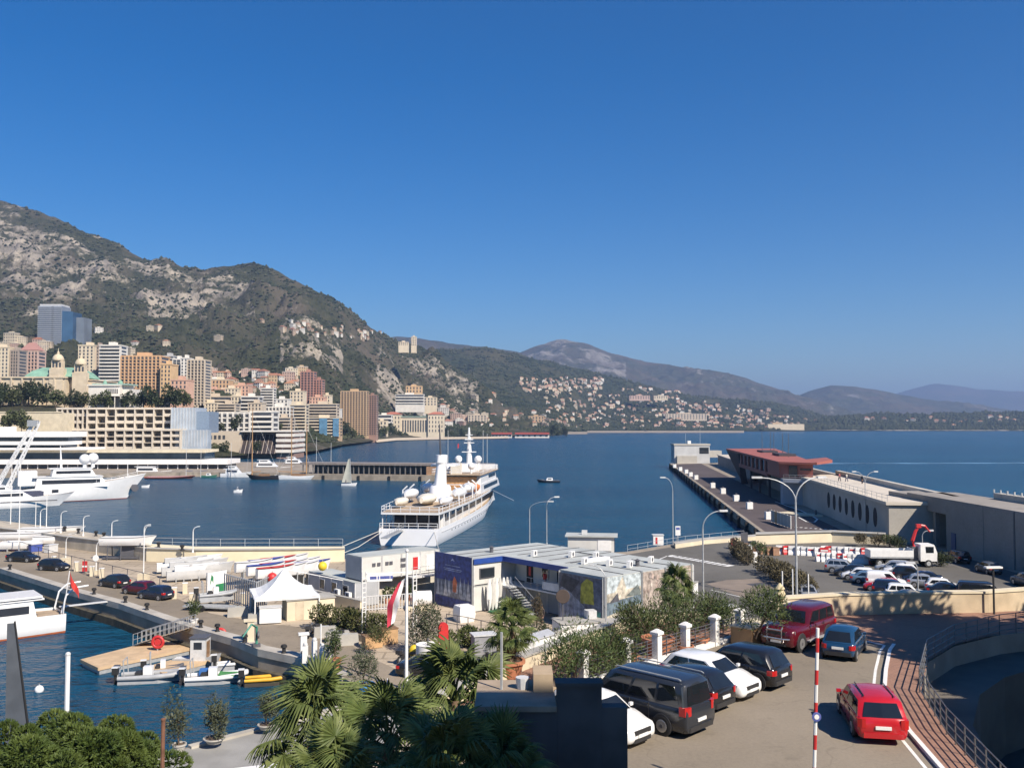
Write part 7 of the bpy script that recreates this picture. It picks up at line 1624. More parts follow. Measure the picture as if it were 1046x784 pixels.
MB().box(8.2,8.3,-1.0,1.0,1.95,2.7).build('windscreen', CGLASS, cb); MB().box(6.9,7.9,-1.17,-1.1,1.9,2.7).build('side_window', CGLASS, cb); MB().box(8.3,8.4,-1.1,1.1,.55,1.0).build('bumper', DGREY, cb)
for x in (.9, 2.1, 7.2):
    for s in (1,-1): wh = MB().wheel((x, s*1.05, .5), .5, .3, (0,1,0), 18).build('wheel', TYRE, t); MB().wheel((x, s*1.21, .5), .28, .02, (0,1,0), 12).build('rim', GALV, wh)
cr = MB().box(5.45,6.05,-.35,.35,1.15,2.6).build('crane_base', DGREY, t)
MB().tube([(5.75,0,2.5),(5.6,0,3.4),(6.0,0,4.6),(6.5,0,5.4)], [.28,.26,.22,.2], 6).build('crane_arm', RED, t); MB().tube([(6.5,0,5.4),(7.2,0,5.3),(7.9,0,4.5)], [.2,.17,.1], 6).build('crane_jib', RED, t); MB().cbox((6.4,0,5.3),(.6,.5,.5)).build('elbow', RED, t)
# motorbikes
def moto(label, loc, rz, c):
    t = thing('motorcycle', label, 'motorcycle', loc, rz)
    for x in (-.68,.68): wh = MB().wheel((x,0,.31), .31, .12, (0,1,0), 18).build('wheel', TYRE, t); MB().wheel((x,0,.31), .18, .13, (0,1,0), 12).build('rim', GALV, wh)
    MB().rings([[(-.45,-.13,.35),(.4,-.13,.35),(.4,.13,.35),(-.45,.13,.35)],[(-.35,-.16,.6),(.42,-.16,.6),(.42,.16,.6),(-.35,.16,.6)],[(-.2,-.12,.8),(.38,-.12,.88),(.38,.12,.88),(-.2,.12,.8)]]).build('engine_body', c, t)
    MB().rings([[(-.8,-.12,.72),(.05,-.15,.72),(.05,.15,.72),(-.8,.12,.72)],[(-.75,-.1,.84),(0,-.12,.8),(0,.12,.8),(-.75,.1,.84)]]).build('seat', TRIM, t)
    for s in (1,-1): MB().tube([(.68,s*.1,.31),(.5,s*.1,.95)], .03, 5).build('fork', GALV, t)
    MB().tube([(.4,-.36,1.05),(.5,0,.98),(.4,.36,1.05)], .025, 5).build('handlebar', TRIM, t); MB().ball((.62,0,.88), .12, 8, 6).build('headlight', LAMP, t); MB().box(-.95,-.62,-.2,.2,.82,1.12).build('top_case', TRIM, t)
    return t
moto('dark motorcycle with top case, left of the group by the hedge', P(314, 650, 2.2), 1.9, TRIM); moto('black scooter next to the dark motorcycle', P(321, 648, 2.2), 2.1, P_['black']); moto('silver motorcycle by the concrete blocks', P(343, 655, 2.2), 2.4, P_['silver']); moto('dark motorcycle at the white drum under the palms', P(412, 676, 2.2), 1.2, TRIM)

# ------------------------------------------------------------------ upper street
rail_line = [(13.6,18),(13.8,24),(14.6,28.9),(15.3,33),(16.6,38.1),(19.2,43.2),(22,46.4),(25.5,48.8),(30,50.7),(38,52.2),(60,53.5)]
plat = [(-3.2,6),(-3.2,35.5),(.3,42),(7.2,52),(14.6,53.3),(19,54.5),(27.8,55.2),(60,56)] + rail_line[::-1] + [(13.6,6)]
mb = MB(); mb.prism(plat, 1.5, Zs-.01); struct(mb.build('street_terrace', M('terrace_wall', (.30,.27,.23), .9, .15, .5, bump=.3)))
ASPU = ground('street_asphalt', (.235,.20,.155), 1.0, .5)
PAV = ground('brick_paving', (.31,.18,.13), 1.0, .4, False, 1.6)
kerb = [(13.0,18),(13.1,24),(13.55,29.6),(14.1,33.5),(15.2,38.4),(16.6,41.7),(18.2,45.2),(18.9,46.4)]
fence_l = [(1.6,37.8),(3.0,39.3),(6.6,43.0),(9.2,45.6),(11.8,48.2)]
mb = MB(); mb.sheet([(p[0], p[1], Zs-.002) for p in [(-3.1,6)] + [(-3.1,30),(1.6,37.8),(11.8,48.2),(15,50.5),(18.9,46.4)] + kerb[::-1][1:] + [(12.9,6)]]); struct(mb.build('street', ASPU))
mb = MB(); mb.sheet([(p[0], p[1], Zs+.10) for p in kerb + [(24,49.2)] + [(p[0]+.05,p[1]) for p in rail_line[:8][::-1]]]) ; struct(mb.build('pavement', PAV))
mb = MB(); mb.sheet([(p[0], p[1], Zs+.004) for p in [(11.8,48.3),(14.9,50.6),(18.9,46.5),(24,49.3),(25.5,48.9),(30,50.8),(38,52.3),(59,53.5),(59,55.5),(27.8,54.9),(19,54.2),(14.6,53)]]); struct(mb.build('brick_forecourt', PAV))
mb = MB(); mb.sheet([(p[0], p[1], Zs+.002) for p in [(-3,35),(.4,41.6),(7.2,51.6),(11.8,52.3),(11.8,48.3),(1.6,37.9),(-3,30.1)]]); struct(mb.build('terrace_paving', PAV))
def strip_prism(pts, w0, w1, z0, z1):
    a, b = [], []
    for i, p in enumerate(pts):
        d = (Vector(pts[min(i+1,len(pts)-1)]) - Vector(pts[max(i-1,0)])).normalized(); n = Vector((d.y, -d.x)); a.append(tuple(Vector(p)+n*w0)); b.append(tuple(Vector(p)+n*w1))
    m = MB()
    for i in range(len(pts)-1): m.add([(*a[i],z0),(*a[i+1],z0),(*b[i+1],z0),(*b[i],z0),(*a[i],z1),(*a[i+1],z1),(*b[i+1],z1),(*b[i],z1)], [(4,7,6,5),(0,4,5,1),(3,2,6,7),(0,3,7,4),(1,5,6,2)])
    return m
struct(recalc(strip_prism(kerb, 0, .16, Zs-.005, Zs+.125).build('white_kerb', WHITE)))
struct(recalc(strip_prism(kerb, -.42, -.30, Zs-.004, Zs+.004).build('edge_line', WL)))
struct(recalc(strip_prism([(16.5,50.2),(17.6,48.2),(18.6,46.6)], 0, .14, Zs, Zs+.009).build('edge_line', WL)))
for i in range(5):
    mb = MB()
# parapet by the car park
par = [(14.9,53.0),(19,54.25),(23,54.7),(27.8,55.0),(33.5,56.8),(60,57.6)]
t = thing('parapet_wall', 'cream stone parapet between the street and car park', 'wall', (0,0,0)); recalc(strip_prism(par, 0, .5, 1.9, Zs+1.12).build('wall', M('parapet_stone', (.50,.40,.27), .9, .16, .8, bump=.4, bscale=5), t)); recalc(strip_prism(par, -.06, .56, Zs+1.123, Zs+1.24).build('coping', CREAM, t))
# pit and railing
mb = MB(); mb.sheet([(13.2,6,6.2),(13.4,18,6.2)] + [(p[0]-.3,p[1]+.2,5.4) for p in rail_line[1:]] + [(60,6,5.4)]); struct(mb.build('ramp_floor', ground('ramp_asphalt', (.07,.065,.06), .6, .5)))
inner2 = [(14.9,18),(15.2,24),(16.1,29),(17.0,33),(18.4,37.4),(20.8,41.6),(23.4,44.4),(26.6,46.6),(31,48.4),(38.5,49.8),(60,51)]
t = thing('ramp_wall', 'curved retaining wall of the sunken ramp', 'wall', (0,0,0))
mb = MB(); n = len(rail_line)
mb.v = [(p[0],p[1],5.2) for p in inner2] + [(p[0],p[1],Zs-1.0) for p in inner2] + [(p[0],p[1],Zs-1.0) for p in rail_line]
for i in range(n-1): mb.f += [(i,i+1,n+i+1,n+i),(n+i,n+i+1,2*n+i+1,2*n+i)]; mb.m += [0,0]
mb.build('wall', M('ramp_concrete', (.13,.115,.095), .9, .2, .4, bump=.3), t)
MB().cbox((30.2,47.95,7.0),(1.5,.3,2.4), .38).build('door', DGREY, t)
railing('curved grey steel railing round the sunken ramp', [(p[0],p[1],Zs) for p in rail_line], 1.05, 1.15, .024, M('dull_steel', (.16,.16,.16), .5, .15, 3, .4), (1.0,.74,.48,.22))
# fence with white piers
FP = [(3.0,39.35),(5.05,41.4),(6.7,43.15),(8.3,44.7),(10.1,46.5),(11.75,48.15)]
for i, p in enumerate(FP):
    t = thing('fence_pier', 'white square fence pier with a cap along the parked cars', 'pier', (p[0],p[1],Zs), PI/4, 'white fence piers along the parked cars'); MB().box(-.165,.165,-.165,.165,0,1.3).build('shaft', WHITE, t); MB().rings([[(-.23,-.23,1.302),(.23,-.23,1.302),(.23,.23,1.302),(-.23,.23,1.302)],[(-.23,-.23,1.42),(.23,-.23,1.42),(.23,.23,1.42),(-.23,.23,1.42)],[(-.05,-.05,1.55),(.05,-.05,1.55),(.05,.05,1.55),(-.05,.05,1.55)]]).build('cap', WHITE, t)
FL_ = ('nearest the dark van','second along the parked cars','third along the parked cars','fourth along the parked cars','nearest the maroon wagon')
for i, (a, b) in enumerate(zip(FP[:-1], FP[1:])):
    a3, b3 = Vector((*a,0)), Vector((*b,0)); d = b3-a3; t = thing('bar_fence', 'dark horizontal bar fence panel, ' + FL_[i], 'fence', (a[0],a[1],Zs), math.atan2(d.y,d.x)); L_ = d.length
    MB().box(.2,L_-.2,-.15,.15,0,.22).build('plinth', WHITE, t)
    for k in range(6): MB().tube([(.2,0,.36+k*.15),(L_-.2,0,.36+k*.15)], .018, 5).build('bar', DGREY, t)
    for x in (L_*.33, L_*.67): MB().box(x-.02,x+.02,-.02,.02,.22,1.15).build('upright', DGREY, t)
# gate pillar with urn, flag posts
p = P(797, 641, Zs); t = thing('gate_pillar', 'cream stone pillar with lantern top at the street corner', 'pillar', p, .3); MB().box(-.42,.42,-.42,.42,-2,1.3).build('shaft', CREAM, t); MB().box(-.52,.52,-.52,.52,1.303,1.45).build('cap', CREAM, t); MB().lathe([(.14,0),(.25,.12),(.3,.4),(.2,.6),(.28,.66),(.05,.95)], 10, 0, (0,0,1.45)).build('lantern', M('old_cream', (.5,.42,.26), .8), t)
for u, v, vt, lb in ((799.5,620,583,'left white flag post behind the maroon wagon'),(810,618,581,'middle white flag post behind the maroon wagon'),(826,617,586,'right white flag post behind the maroon wagon')):
    p = P(u, v, 2.2); t = thing('flag_post', lb, 'post', p); MB().tube([(0,0,0),(0,0,Q(u,vt,p.y).z-2.2)], .07, 6).build('pole', WHITE, t); MB().box(-.2,.2,-.2,.2,0,.15).build('base', CONC, t)
# raised barrier arm
p = (8.35, 26.0, Zs); t = thing('barrier_arm', 'raised white and red striped barrier arm on the street', 'barrier', p)
zt = Q(830.5, 641, 26).z-Zs; tp_ = Vector((.17,0,zt))
MB().tube([(0,0,.9),tuple(tp_)], .05, 8).build('arm', WHITE, t); MB().box(-.25,.25,-.2,.2,0,1.05).build('motor_box', M('barrier_grey', (.3,.3,.3), .6), t)
for k in range(5): a_ = Vector((0,0,.9)).lerp(tp_, .05+k*.2); b_ = Vector((0,0,.9)).lerp(tp_, .14+k*.2); MB().tube([tuple(a_),tuple(b_)], .0525, 8).build('red_stripe', RED, t)
a_ = Vector((0,0,.9)).lerp(tp_, .455); MB().wheel((a_.x,-.08,a_.z), .13, .02, (0,1,0), 14).build('round_sign', M('sign_blue'), t); MB().wheel((a_.x,-.095,a_.z), .07, .01, (0,1,0), 12).build('sign_centre', WHITE, t)
# dark corner building below the viewpoint
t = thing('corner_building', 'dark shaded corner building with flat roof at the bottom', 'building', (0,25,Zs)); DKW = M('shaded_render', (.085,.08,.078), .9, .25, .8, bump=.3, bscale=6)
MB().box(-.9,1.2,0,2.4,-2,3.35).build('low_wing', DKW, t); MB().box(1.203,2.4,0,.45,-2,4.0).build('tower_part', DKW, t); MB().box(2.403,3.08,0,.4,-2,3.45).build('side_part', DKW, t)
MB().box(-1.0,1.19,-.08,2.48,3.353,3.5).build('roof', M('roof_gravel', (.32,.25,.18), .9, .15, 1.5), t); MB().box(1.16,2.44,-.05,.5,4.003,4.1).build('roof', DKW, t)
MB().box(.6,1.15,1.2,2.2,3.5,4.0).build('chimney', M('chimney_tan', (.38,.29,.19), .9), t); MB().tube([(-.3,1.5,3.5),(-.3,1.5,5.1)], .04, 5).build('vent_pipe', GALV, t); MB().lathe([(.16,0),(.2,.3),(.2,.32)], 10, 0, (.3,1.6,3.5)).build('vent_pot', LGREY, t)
# unseen tower and house shaped to throw the shade on corner building and ramp
t = thing('shade_tower', 'unseen stone tower added to shade the corner building', 'building', (0,0,0)); MB().box(12.5,21.5,-4,8.4,5,34.4).build('wall', STONE, t); MB().box(12.3,21.7,-4.2,8.6,34.403,35).build('cornice', CREAM, t)
for k in range(3): MB().box(14+k*2.6,15.2+k*2.6,8.38,8.48,24,27).build('window', GLASS, t)
t = thing('shade_house', 'unseen cream house added to shade the sunken ramp', 'house', (0,0,0)); MB().box(30,46,8,26,4,26).build('wall', CREAM, t); MB().box(29.6,46.4,7.6,26.4,26.003,26.8).build('roof', TERRA, t)  # added out of view, sized so its shadow fills the ramp
for k in range(4): MB().box(31+k*4,32.4+k*4,25.98,26.08,14,17).build('window', GLASS, t); MB().box(29.9,30.02,9.5+k*4,11+k*4,14,17).build('window', GLASS, t)
# lamps
lamp('street lamp with one curved arm on the promenade, left of a pair', 541, 556, 2.2, 511, ((3.0, -.25),), head=(.9,.35,.2)); lamp('street lamp with one curved arm on the promenade, right of a pair', 558.5, 556, 2.2, 507, ((1.3, .2),), head=(.8,.35,.2))
lamp('street lamp alone on the promenade near the notice board', 687.5, 556, 2.2, 487, ((1.2, PI),), head=(.8,.35,.2)); lamp('street lamp arching right over the lower road', 718.5, 614, 2.2, 521, ((1.9, .1),), r=.08, head=(.9,.35,.2))
lamp('tall double armed lamp post before the red terminal', 814, 613, 2.2, 487, ((3.6, PI*.97), (2.8, .3)), r=.11, head=(1.1,.4,.2)); lamp('thin double headed lamp post at the pier building', 884.5, 545, 2.2, 481, ((1.6, PI), (1.6, 0)), head=(.7,.3,.2)); lamp('thin street lamp at the car park behind the white lorry', 942.5, 572, 2.2, 541, ((.9, 0),), head=(.7,.3,.2))
lamp('slender lamp with leaning arm rising behind the parapet', 938, 617, 2.2, 574, ((.4, PI),), r=.07, head=(1.0,.4,.2)); 
p = P(1015.5, 627, Zs); t = thing('street_lamp', 'dark street lamp with a flat white head by the railing', 'lamp post', p); h = Q(1015, 580, p.y).z-Zs; MB().tube([(0,0,0),(0,0,h)], .06, 8).build('pole', TRIM, t); MB().cbox((0,0,h+.05), (1.0,.3,.1), .1).build('lamp_head', WHITE, t)
lamp('slim lamp on the lower terrace before the harbour poster', 619, 655, 2.2, 577, ((1.1, PI*.9),), r=.05, head=(.5,.2,.12))
# people on the sea wall promenade
person('person walking on the sea wall promenade, left of a pair', (70,198,8.81), 2, (.3,.1,.1), (.06,.06,.08), 'walk', 1.05); person('person in pale clothes walking on the sea wall promenade', (70.8,196,8.81), 2.2, (.5,.48,.42), (.1,.1,.14), 'walk', 1.05); person('person in dark clothes near the seaward parapet', (71.8,190,8.81), .5, (.04,.05,.07), (.04,.04,.05), 'stand', 1.05)
# ------------------------------------------------------------------ palms
def frond_mesh(L, pet, nseg, droop, mat, name, seed):
    rng = random.Random(seed); mb = MB()
    mb.tube([(0,0,0),(pet*.5,0,pet*.06),(pet,0,0)], [.035,.025,.018], 4, 0)
    for i in range(nseg):
        a = R(-128 + 256*i/(nseg-1)) + rng.uniform(-.04,.04); l = L*(.72+.28*math.cos(a*.8))*rng.uniform(.88,1.08); dx, dy = math.cos(a), math.sin(a); nx, ny = -dy, dx; w_ = .036*L/.9
        pts = [(f, f*l, w_*(1.0 if f < .5 else 1.25 if f < .7 else .55 if f < .95 else .08)) for f in (.03,.35,.65,.85,1.0)]; dr = droop*rng.uniform(.6,1.5); o = len(mb.v); zz = .02*(1 if i % 2 else -1)
        for f, d, ww in pts:
            z = zz*(1-f) - dr*max(0,f-.45)**2*l*2.2 ; d2 = d*(1-.25*dr*max(0,f-.5)); mb.v += [(pet+dx*d2-nx*ww, dy*d2-ny*ww, z-.012), (pet+dx*d2, dy*d2, z+.014), (pet+dx*d2+nx*ww, dy*d2+ny*ww, z-.012)]
        for k in range(4):
            b = o+k*3; mb.f += [(b,b+1,b+4,b+3),(b+1,b+2,b+5,b+4)]; mb.m += [1,1]
    ob = mb.build(name, [L_PALM if mat is L_PALM else L_DRY, mat]); COL.objects.unlink(ob); return ob
FR = [frond_mesh(.78, 1.0, 28, .8, L_PALM, 'frond', 1), frond_mesh(.70, .85, 26, 1.5, L_PALM, 'frond', 2), frond_mesh(.74, 1.15, 28, .45, L_PALM, 'frond', 3)]
FD = [frond_mesh(.8, .6, 15, 2.2, L_DRY, 'dry_frond', 4)]
def palm(label, loc, h, s, n=34, nd=14, seed=1, r=.2, group=None):
    rng = random.Random(seed); t = thing('fan_palm', label, 'palm', loc, rng.uniform(0,6), group)
    mb = MB(); pts = [(.12*math.sin(f*2), .1*f, h*f) for f in (0,.15,.3,.45,.6,.75,.9,1)]; mb.tube(pts, [r*1.25,r*1.05]+[r*(1.0+.1*(k%2)) for k in range(4)]+[r*1.35,r*.9], 10); mb.build('trunk', M('palm_trunk', (.15,.10,.065), .95, .3, 5, bump=.6), t, smooth=60)
    top = Vector(pts[-1])
    for i in range(n+nd):
        dead = i >= n; o = (rng.choice(FD) if dead else rng.choice(FR)).copy(); COL.objects.link(o); o.parent = t
        f = i/n; el = R(86 - 125*min(1,f)**.85 + rng.uniform(-9,9)) if not dead else R(rng.uniform(-78,-48)); az = i*2.39996 + rng.uniform(-.25,.25)
        o.rotation_euler = (rng.uniform(-.95,.95), -el, az); o.location = top + Vector((0,0,-(.25*f if not dead else .35))); o.scale = (s*rng.uniform(.85,1.12),)*3
    return t
c = Q(326, 742, 30); palm('leftmost large fan palm at the bottom edge', (c.x, c.y, 1.9), c.z-1.9, 1.25, 38, 18, 3)
c = Q(398, 758, 27); palm('lower large fan palm between two taller ones at the bottom', (c.x, c.y, 1.9), c.z-1.9, 1.1, 36, 16, 5)
c = Q(466, 716, 32); palm('right large fan palm beside the dark corner building', (c.x, c.y, 1.9), c.z-1.9, 1.25, 40, 16, 8)
c = Q(350, 800, 23); palm('lowest fan palm, cut by the bottom edge', (c.x, c.y, 1.9), c.z-1.9, .9, 40, 12, 12)
c = Q(512, 792, 22.5); palm('shaded fan palm in front of the dark corner building', (c.x, c.y, 5), c.z-5, .8, 40, 12, 21)
c = Q(450, 790, 22); palm('shaded fan palm at the bottom below the right large palm', (c.x, c.y, 5), c.z-5, .9, 40, 12, 22)
def pot(label, loc, r=.5, h=.7, m=None, name='plant_pot'):
    t = thing(name, label, 'pot', loc); MB().lathe([(r*.68,0),(r*.95,h*.8),(r*1.08,h*.82),(r*1.08,h),(r*.9,h),(r*.88,h*.85),(.01,h*.84)], 16).build('pot', m or TERRA, t, smooth=40); MB().lathe([(r*.86,h*.8),(r*.86,h*.86),(.01,h*.87)], 12).build('soil', BARK, t); return t
p = P(521, 691, Zs); pot('large terracotta pot holding the small fan palm', p, .62, .75); palm('small fan palm in the large terracotta pot', (p.x, p.y, Zs+.6), Q(521,640,p.y).z-Zs-.6, .72, 34, 12, 31, .13)
c = Q(691, 597, 62); palm('fan palm behind the oleanders at the clubhouse corner', (c.x, c.y, 2.2), c.z-2.2, .82, 36, 8, 33, .16)
# ------------------------------------------------------------------ foreground pine, olives
rp6 = random.Random(66)
t = thing('stone_pine', 'large green pine crown filling the bottom left corner', 'tree', (-13.3, 26.5, 2))
mb = MB(); trunk(mb, (0,0,0), (.3,.2,7.6), .34, .2, rp6, 7, 2.6); mb.build('trunk', BARK, t, smooth=60)
bl = []
for k in range(95):
    a = rp6.uniform(0, 2*PI); rr = 4.0*math.sqrt(rp6.random()); z = 10.1 - .105*rr**2 + rp6.uniform(-.75,.25); bl.append(((rr*math.cos(a), rr*math.sin(a), z), (rp6.uniform(.32,.7),)*2 + (rp6.uniform(.28,.5),)))
def tufts(mb, blobs, per, rng, ln=.26):
    """pine needle tufts: small stars of thin blades pointing outward"""
    for c, r in blobs:
        for _ in range(per):
            d = Vector((rng.gauss(0,1), rng.gauss(0,1), rng.gauss(.25,.8))).normalized(); p = Vector((c[0]+d.x*r[0], c[1]+d.y*r[1], c[2]+d.z*r[2]))
            for _ in range(5):
                q = (d + Vector((rng.uniform(-.8,.8), rng.uniform(-.8,.8), rng.uniform(-.5,.9)))).normalized(); s = q.cross(Vector((rng.uniform(-1,1), rng.uniform(-1,1), rng.uniform(-1,1)))).normalized()*.022; e = p + q*ln*rng.uniform(.7,1.3); mb.add([p-s, e-s*.3, e+s*.3, p+s], [(0,1,2,3)])
mb = MB(); tufts(mb, bl, 300, rp6, .13); leaves(mb, [(c, (r[0]*.85, r[1]*.85, r[2]*.8)) for c, r in bl], 6000, .2, rp6, .5, .5); mb.build('crown', L_PINE, t)
p = Q(166, 735, 25); t = thing('rusty_post', 'thin rusty brown post sticking up before the pine', 'post', (p.x, p.y, 2)); MB().tube([(0,0,0),(.02,0,p.z-2)], .055, 8).build('shaft', M('rust', (.16,.075,.045), .9, .25, 5), t); MB().lathe([(.07,0),(.07,.04),(.02,.06)], 8, 0, (.02,0,p.z-2)).build('cap', M('rust'), t)
def tub_tree(label, u, v, z, h, cr, ch, mat, seed, tub=None, tubl=None, n=1500, size=.2, pr=.38, ph=.5, nb=8, shell=.3):
    p = P(u, v, z); t = make_tree('potted_tree', label, 'tree', h, cr, ch, mat, size, n, seed, nb=nb, loc=(p.x, p.y, z+ph*.8), tr=.06, asp=.35, shell=shell)
    pot(tubl, p, pr, ph, tub) if tubl else None
    return t
Zn = 2.5
STT = M('stone_tub', (.40,.38,.34), .85, .1, 2)
tub_tree('thin grey olive tree close to the pine', 183, 768, Zn, 2.7, 1.15, 2.2, L_OLIVE, 71, STT, 'low stone tub under the thin olive by the pine', 1100)
tub_tree('rounded grey olive tree in a stone tub on the grey quay', 219, 758, Zn, 2.7, 1.0, 2.3, L_OLIVE, 72, STT, 'low stone tub under the rounded olive tree', 1500, pr=.6, ph=.3)
tub_tree('low olive bush by the basin left of the palms', 272, 744, Zn, 1.9, .95, 1.5, L_OLIVE, 73, STT, 'low stone tub under the olive bush', 1100, pr=.5, ph=.3)
BLUEP = M('blue_tub', (.03,.2,.5), .6)
tub_tree('grey olive tree in a blue and white tub', 371, 711, 2.2, 2.4, 1.15, 1.9, L_OLIVE, 74, BLUEP, 'blue and white tub on the quay by the palms', 1300, pr=.75, ph=.9)
tub_tree('round green bush in a terracotta pot on the quay kerb', 343, 682, 2.3, 2.2, .95, 1.7, L_OLEA, 75, TERRA, 'terracotta pot on the quay kerb under the round bush', 1300, pr=.42, ph=.75)
tub_tree('small green shrub at the bend of the quay road', 198, 637, 2.2, 1.7, .8, 1.2, L_OLEA, 76, WHITE, 'white pot at the bend of the quay road', 800)
# ------------------------------------------------------------------ hedges and shrubs
def shrub(label, loc, r, h, mat, seed, n=1600, size=.17, group=None, name='shrub', cat='shrub', nb=9, asp=.3, shell=.35):
    rng = random.Random(seed); t = thing(name, label, cat, loc, rng.uniform(0,6), group); bl = []
    for k in range(nb):
        a = rng.uniform(0,2*PI); q = r*.62*math.sqrt(rng.random()); s = rng.uniform(.38,.6); bl.append(((math.cos(a)*q, math.sin(a)*q, h*rng.uniform(.35,.72)), (r*s, r*s, h*.36)))
    mb = MB(); leaves(mb, bl, n, size, rng, asp, shell, .6); mb.build('foliage', mat, t); mb = MB()
    for k in range(6): a = rng.uniform(0,6.28); mb.tube([(0,0,0),(math.cos(a)*r*.3,math.sin(a)*r*.3,h*.45),(math.cos(a)*r*.6,math.sin(a)*r*.6,h*.8)], [.035,.025,.01], 4)
    mb.build('stems', BARK, t); return t
def hedge(label, pts, w_, h, mat, seed, dens=220, size=.26, z0=2.2):
    rng = random.Random(seed); a0 = Vector(pts[0]); t = thing('hedge', label, 'hedge', a0); bl = []
    for a, b in zip(pts[:-1], pts[1:]):
        a, b = Vector(a), Vector(b); k = max(1, int((b-a).length/(w_*.7)))
        for i in range(k+1): c = a.lerp(b, i/k)-a0; s = rng.uniform(.85,1.15); bl.append(((c.x+rng.uniform(-.15,.15), c.y+rng.uniform(-.15,.15), h*.52), (w_*.55*s, w_*.55*s, h*.52*rng.uniform(.88,1.12))))
    mb = MB(); leaves(mb, bl, int(1.8*dens)*len(bl), size, rng, .45, .5, .5); mb.build('foliage', mat, t); mb = MB()
    for c, r in bl: mb.tube([(c[0],c[1],0),(c[0],c[1],h*.6)], .05, 5)
    mb.build('stems', BARK, t)['kind'] = 'stuff'; return t
hedge('clipped green hedge before the container office', [P(326,638,2.6), P(358,643,2.6), P(392,652,2.6)], 1.7, 1.9, L_HEDGE, 81, 300)
t = thing('planter_bed', 'sloping stone bed under the clipped hedge', 'planter', (0,0,0)); MB().prism([P(322,643)[:2], P(345,650)[:2], P(378,657)[:2], P(396,655)[:2], P(393,646)[:2], P(326,634)[:2]], 2.2, 2.75).build('bed', STONE, t); MB().prism([P(323,642)[:2], P(345,649)[:2], P(378,656)[:2], P(394,654.5)[:2], P(392,646.5)[:2], P(327,634.8)[:2]], 2.753, 2.8).build('soil', BARK, t)
for u, v, lb in ((380,661,'orange wooden planter box at the gate'),(396,657,'taller orange wooden planter box right at the gate')): t = thing('planter_box', lb, 'planter', P(u, v, 2.2), .5); MB().box(-.75,.75,-.5,.5,.05,1.0 if u < 390 else 1.3).build('box', M('planter_orange', (.45,.28,.14), .8, .12, 2), t); MB().box(-.8,.8,-.55,.55,1.002 if u < 390 else 1.302,1.08 if u < 390 else 1.38).build('rim', WOODM, t)
shrub('rounded bush in the orange planter box', P(388,656,3.2), 1.1, 1.5, L_HEDGE, 82, 1200)
make_tree('olive_tree', 'grey leafy olive behind the red pillar', 'tree', 4.0, 1.7, 3.2, L_OLIVE, .24, 2600, 83, loc=P(437,668,2.2), tr=.11, asp=.35, nb=10)
hedge('low yellow green hedge right of the red pillar', [P(458,664,2.2), P(478,660,2.2), P(497,664,2.2), P(505,668,2.2)], 1.6, 1.7, L_HEDGE, 84, 320)
p = P(452.5, 668, 2.2); t = thing('red_pillar', 'narrow red standing pillar by the hedge', 'sign', p, .3); MB().box(-.4,.4,-.2,.2,.3,2.25).build('pillar', RED, t); MB().rings([[(.4*math.cos(k*PI/8), y, 2.25+.35*math.sin(k*PI/8)) for k in range(9)] for y in (-.2,.2)]).build('rounded_top', RED, t); MB().box(-.8,1.0,-.5,.5,0,.3).build('base', CONC, t)
p = P(437, 677, 2.2); t = thing('drum_planter', 'white round drum planter with a post beside the olive', 'planter', p); MB().lathe([(.95,0),(.95,1.5),(.85,1.5),(.83,1.4),(.01,1.38)], 20).build('drum', WHITE, t, smooth=40); MB().tube([(0,0,1.38),(0,0,2.0)], .06, 6).build('stake', DGREY, t)
t = thing('life_jacket_pile', 'yellow bundle by the white drum planter', 'bundle', P(423, 672, 2.2)); MB().ball((0,0,.55), (.45,.35,.55), 10, 6).build('bundle', M('yellow_float'), t, smooth=60); MB().box(-.3,.3,-.38,-.3,.4,.6).build('strap', DGREY, t)
railing('dark rail fence of the yard by the white bag', [P(456,646,2.2), P(478,650,2.2), P(505,657,2.2), P(520,656,2.2)], 1.7, 1.6, .035, DGREY, (1.0,.55))
hedge('dark bushy hedge strip at the lower road by the promenade', [P(750,566,2.2), P(757,571,2.2), P(764,577,2.2)], 2.0, 2.3, L_BROWN, 85, 320, .28)
hedge('long bushy hedge between the lower road and car park', [P(783,585,2.2), P(796,592,2.2), P(812,601,2.2), P(822,610,2.2)], 2.6, 2.2, L_BROWN, 86, 420, .3)
shrub('palm like shrub in the crates by the cream wall', P(775,566,2.9), 1.6, 2.0, L_OLEA, 87, 700, .3)
for k, (u, v, m, lb) in enumerate(((881,558,L_BROWN,'round brown shrub, left of a pair behind the lorry'),(897,558,L_BROWN,'round brown shrub, right of a pair behind the lorry'),(909,559,L_OLEA,'green shrub right of the two brown shrubs'),(918,560,L_DARK,'dark shrub next to the wall opening'),(962,578,L_DARK,'dark shrub in the shade of the sea wall'))): shrub(lb, P(u, v, 2.2), 1.5, 2.0, m, 90+k, 900, .3)
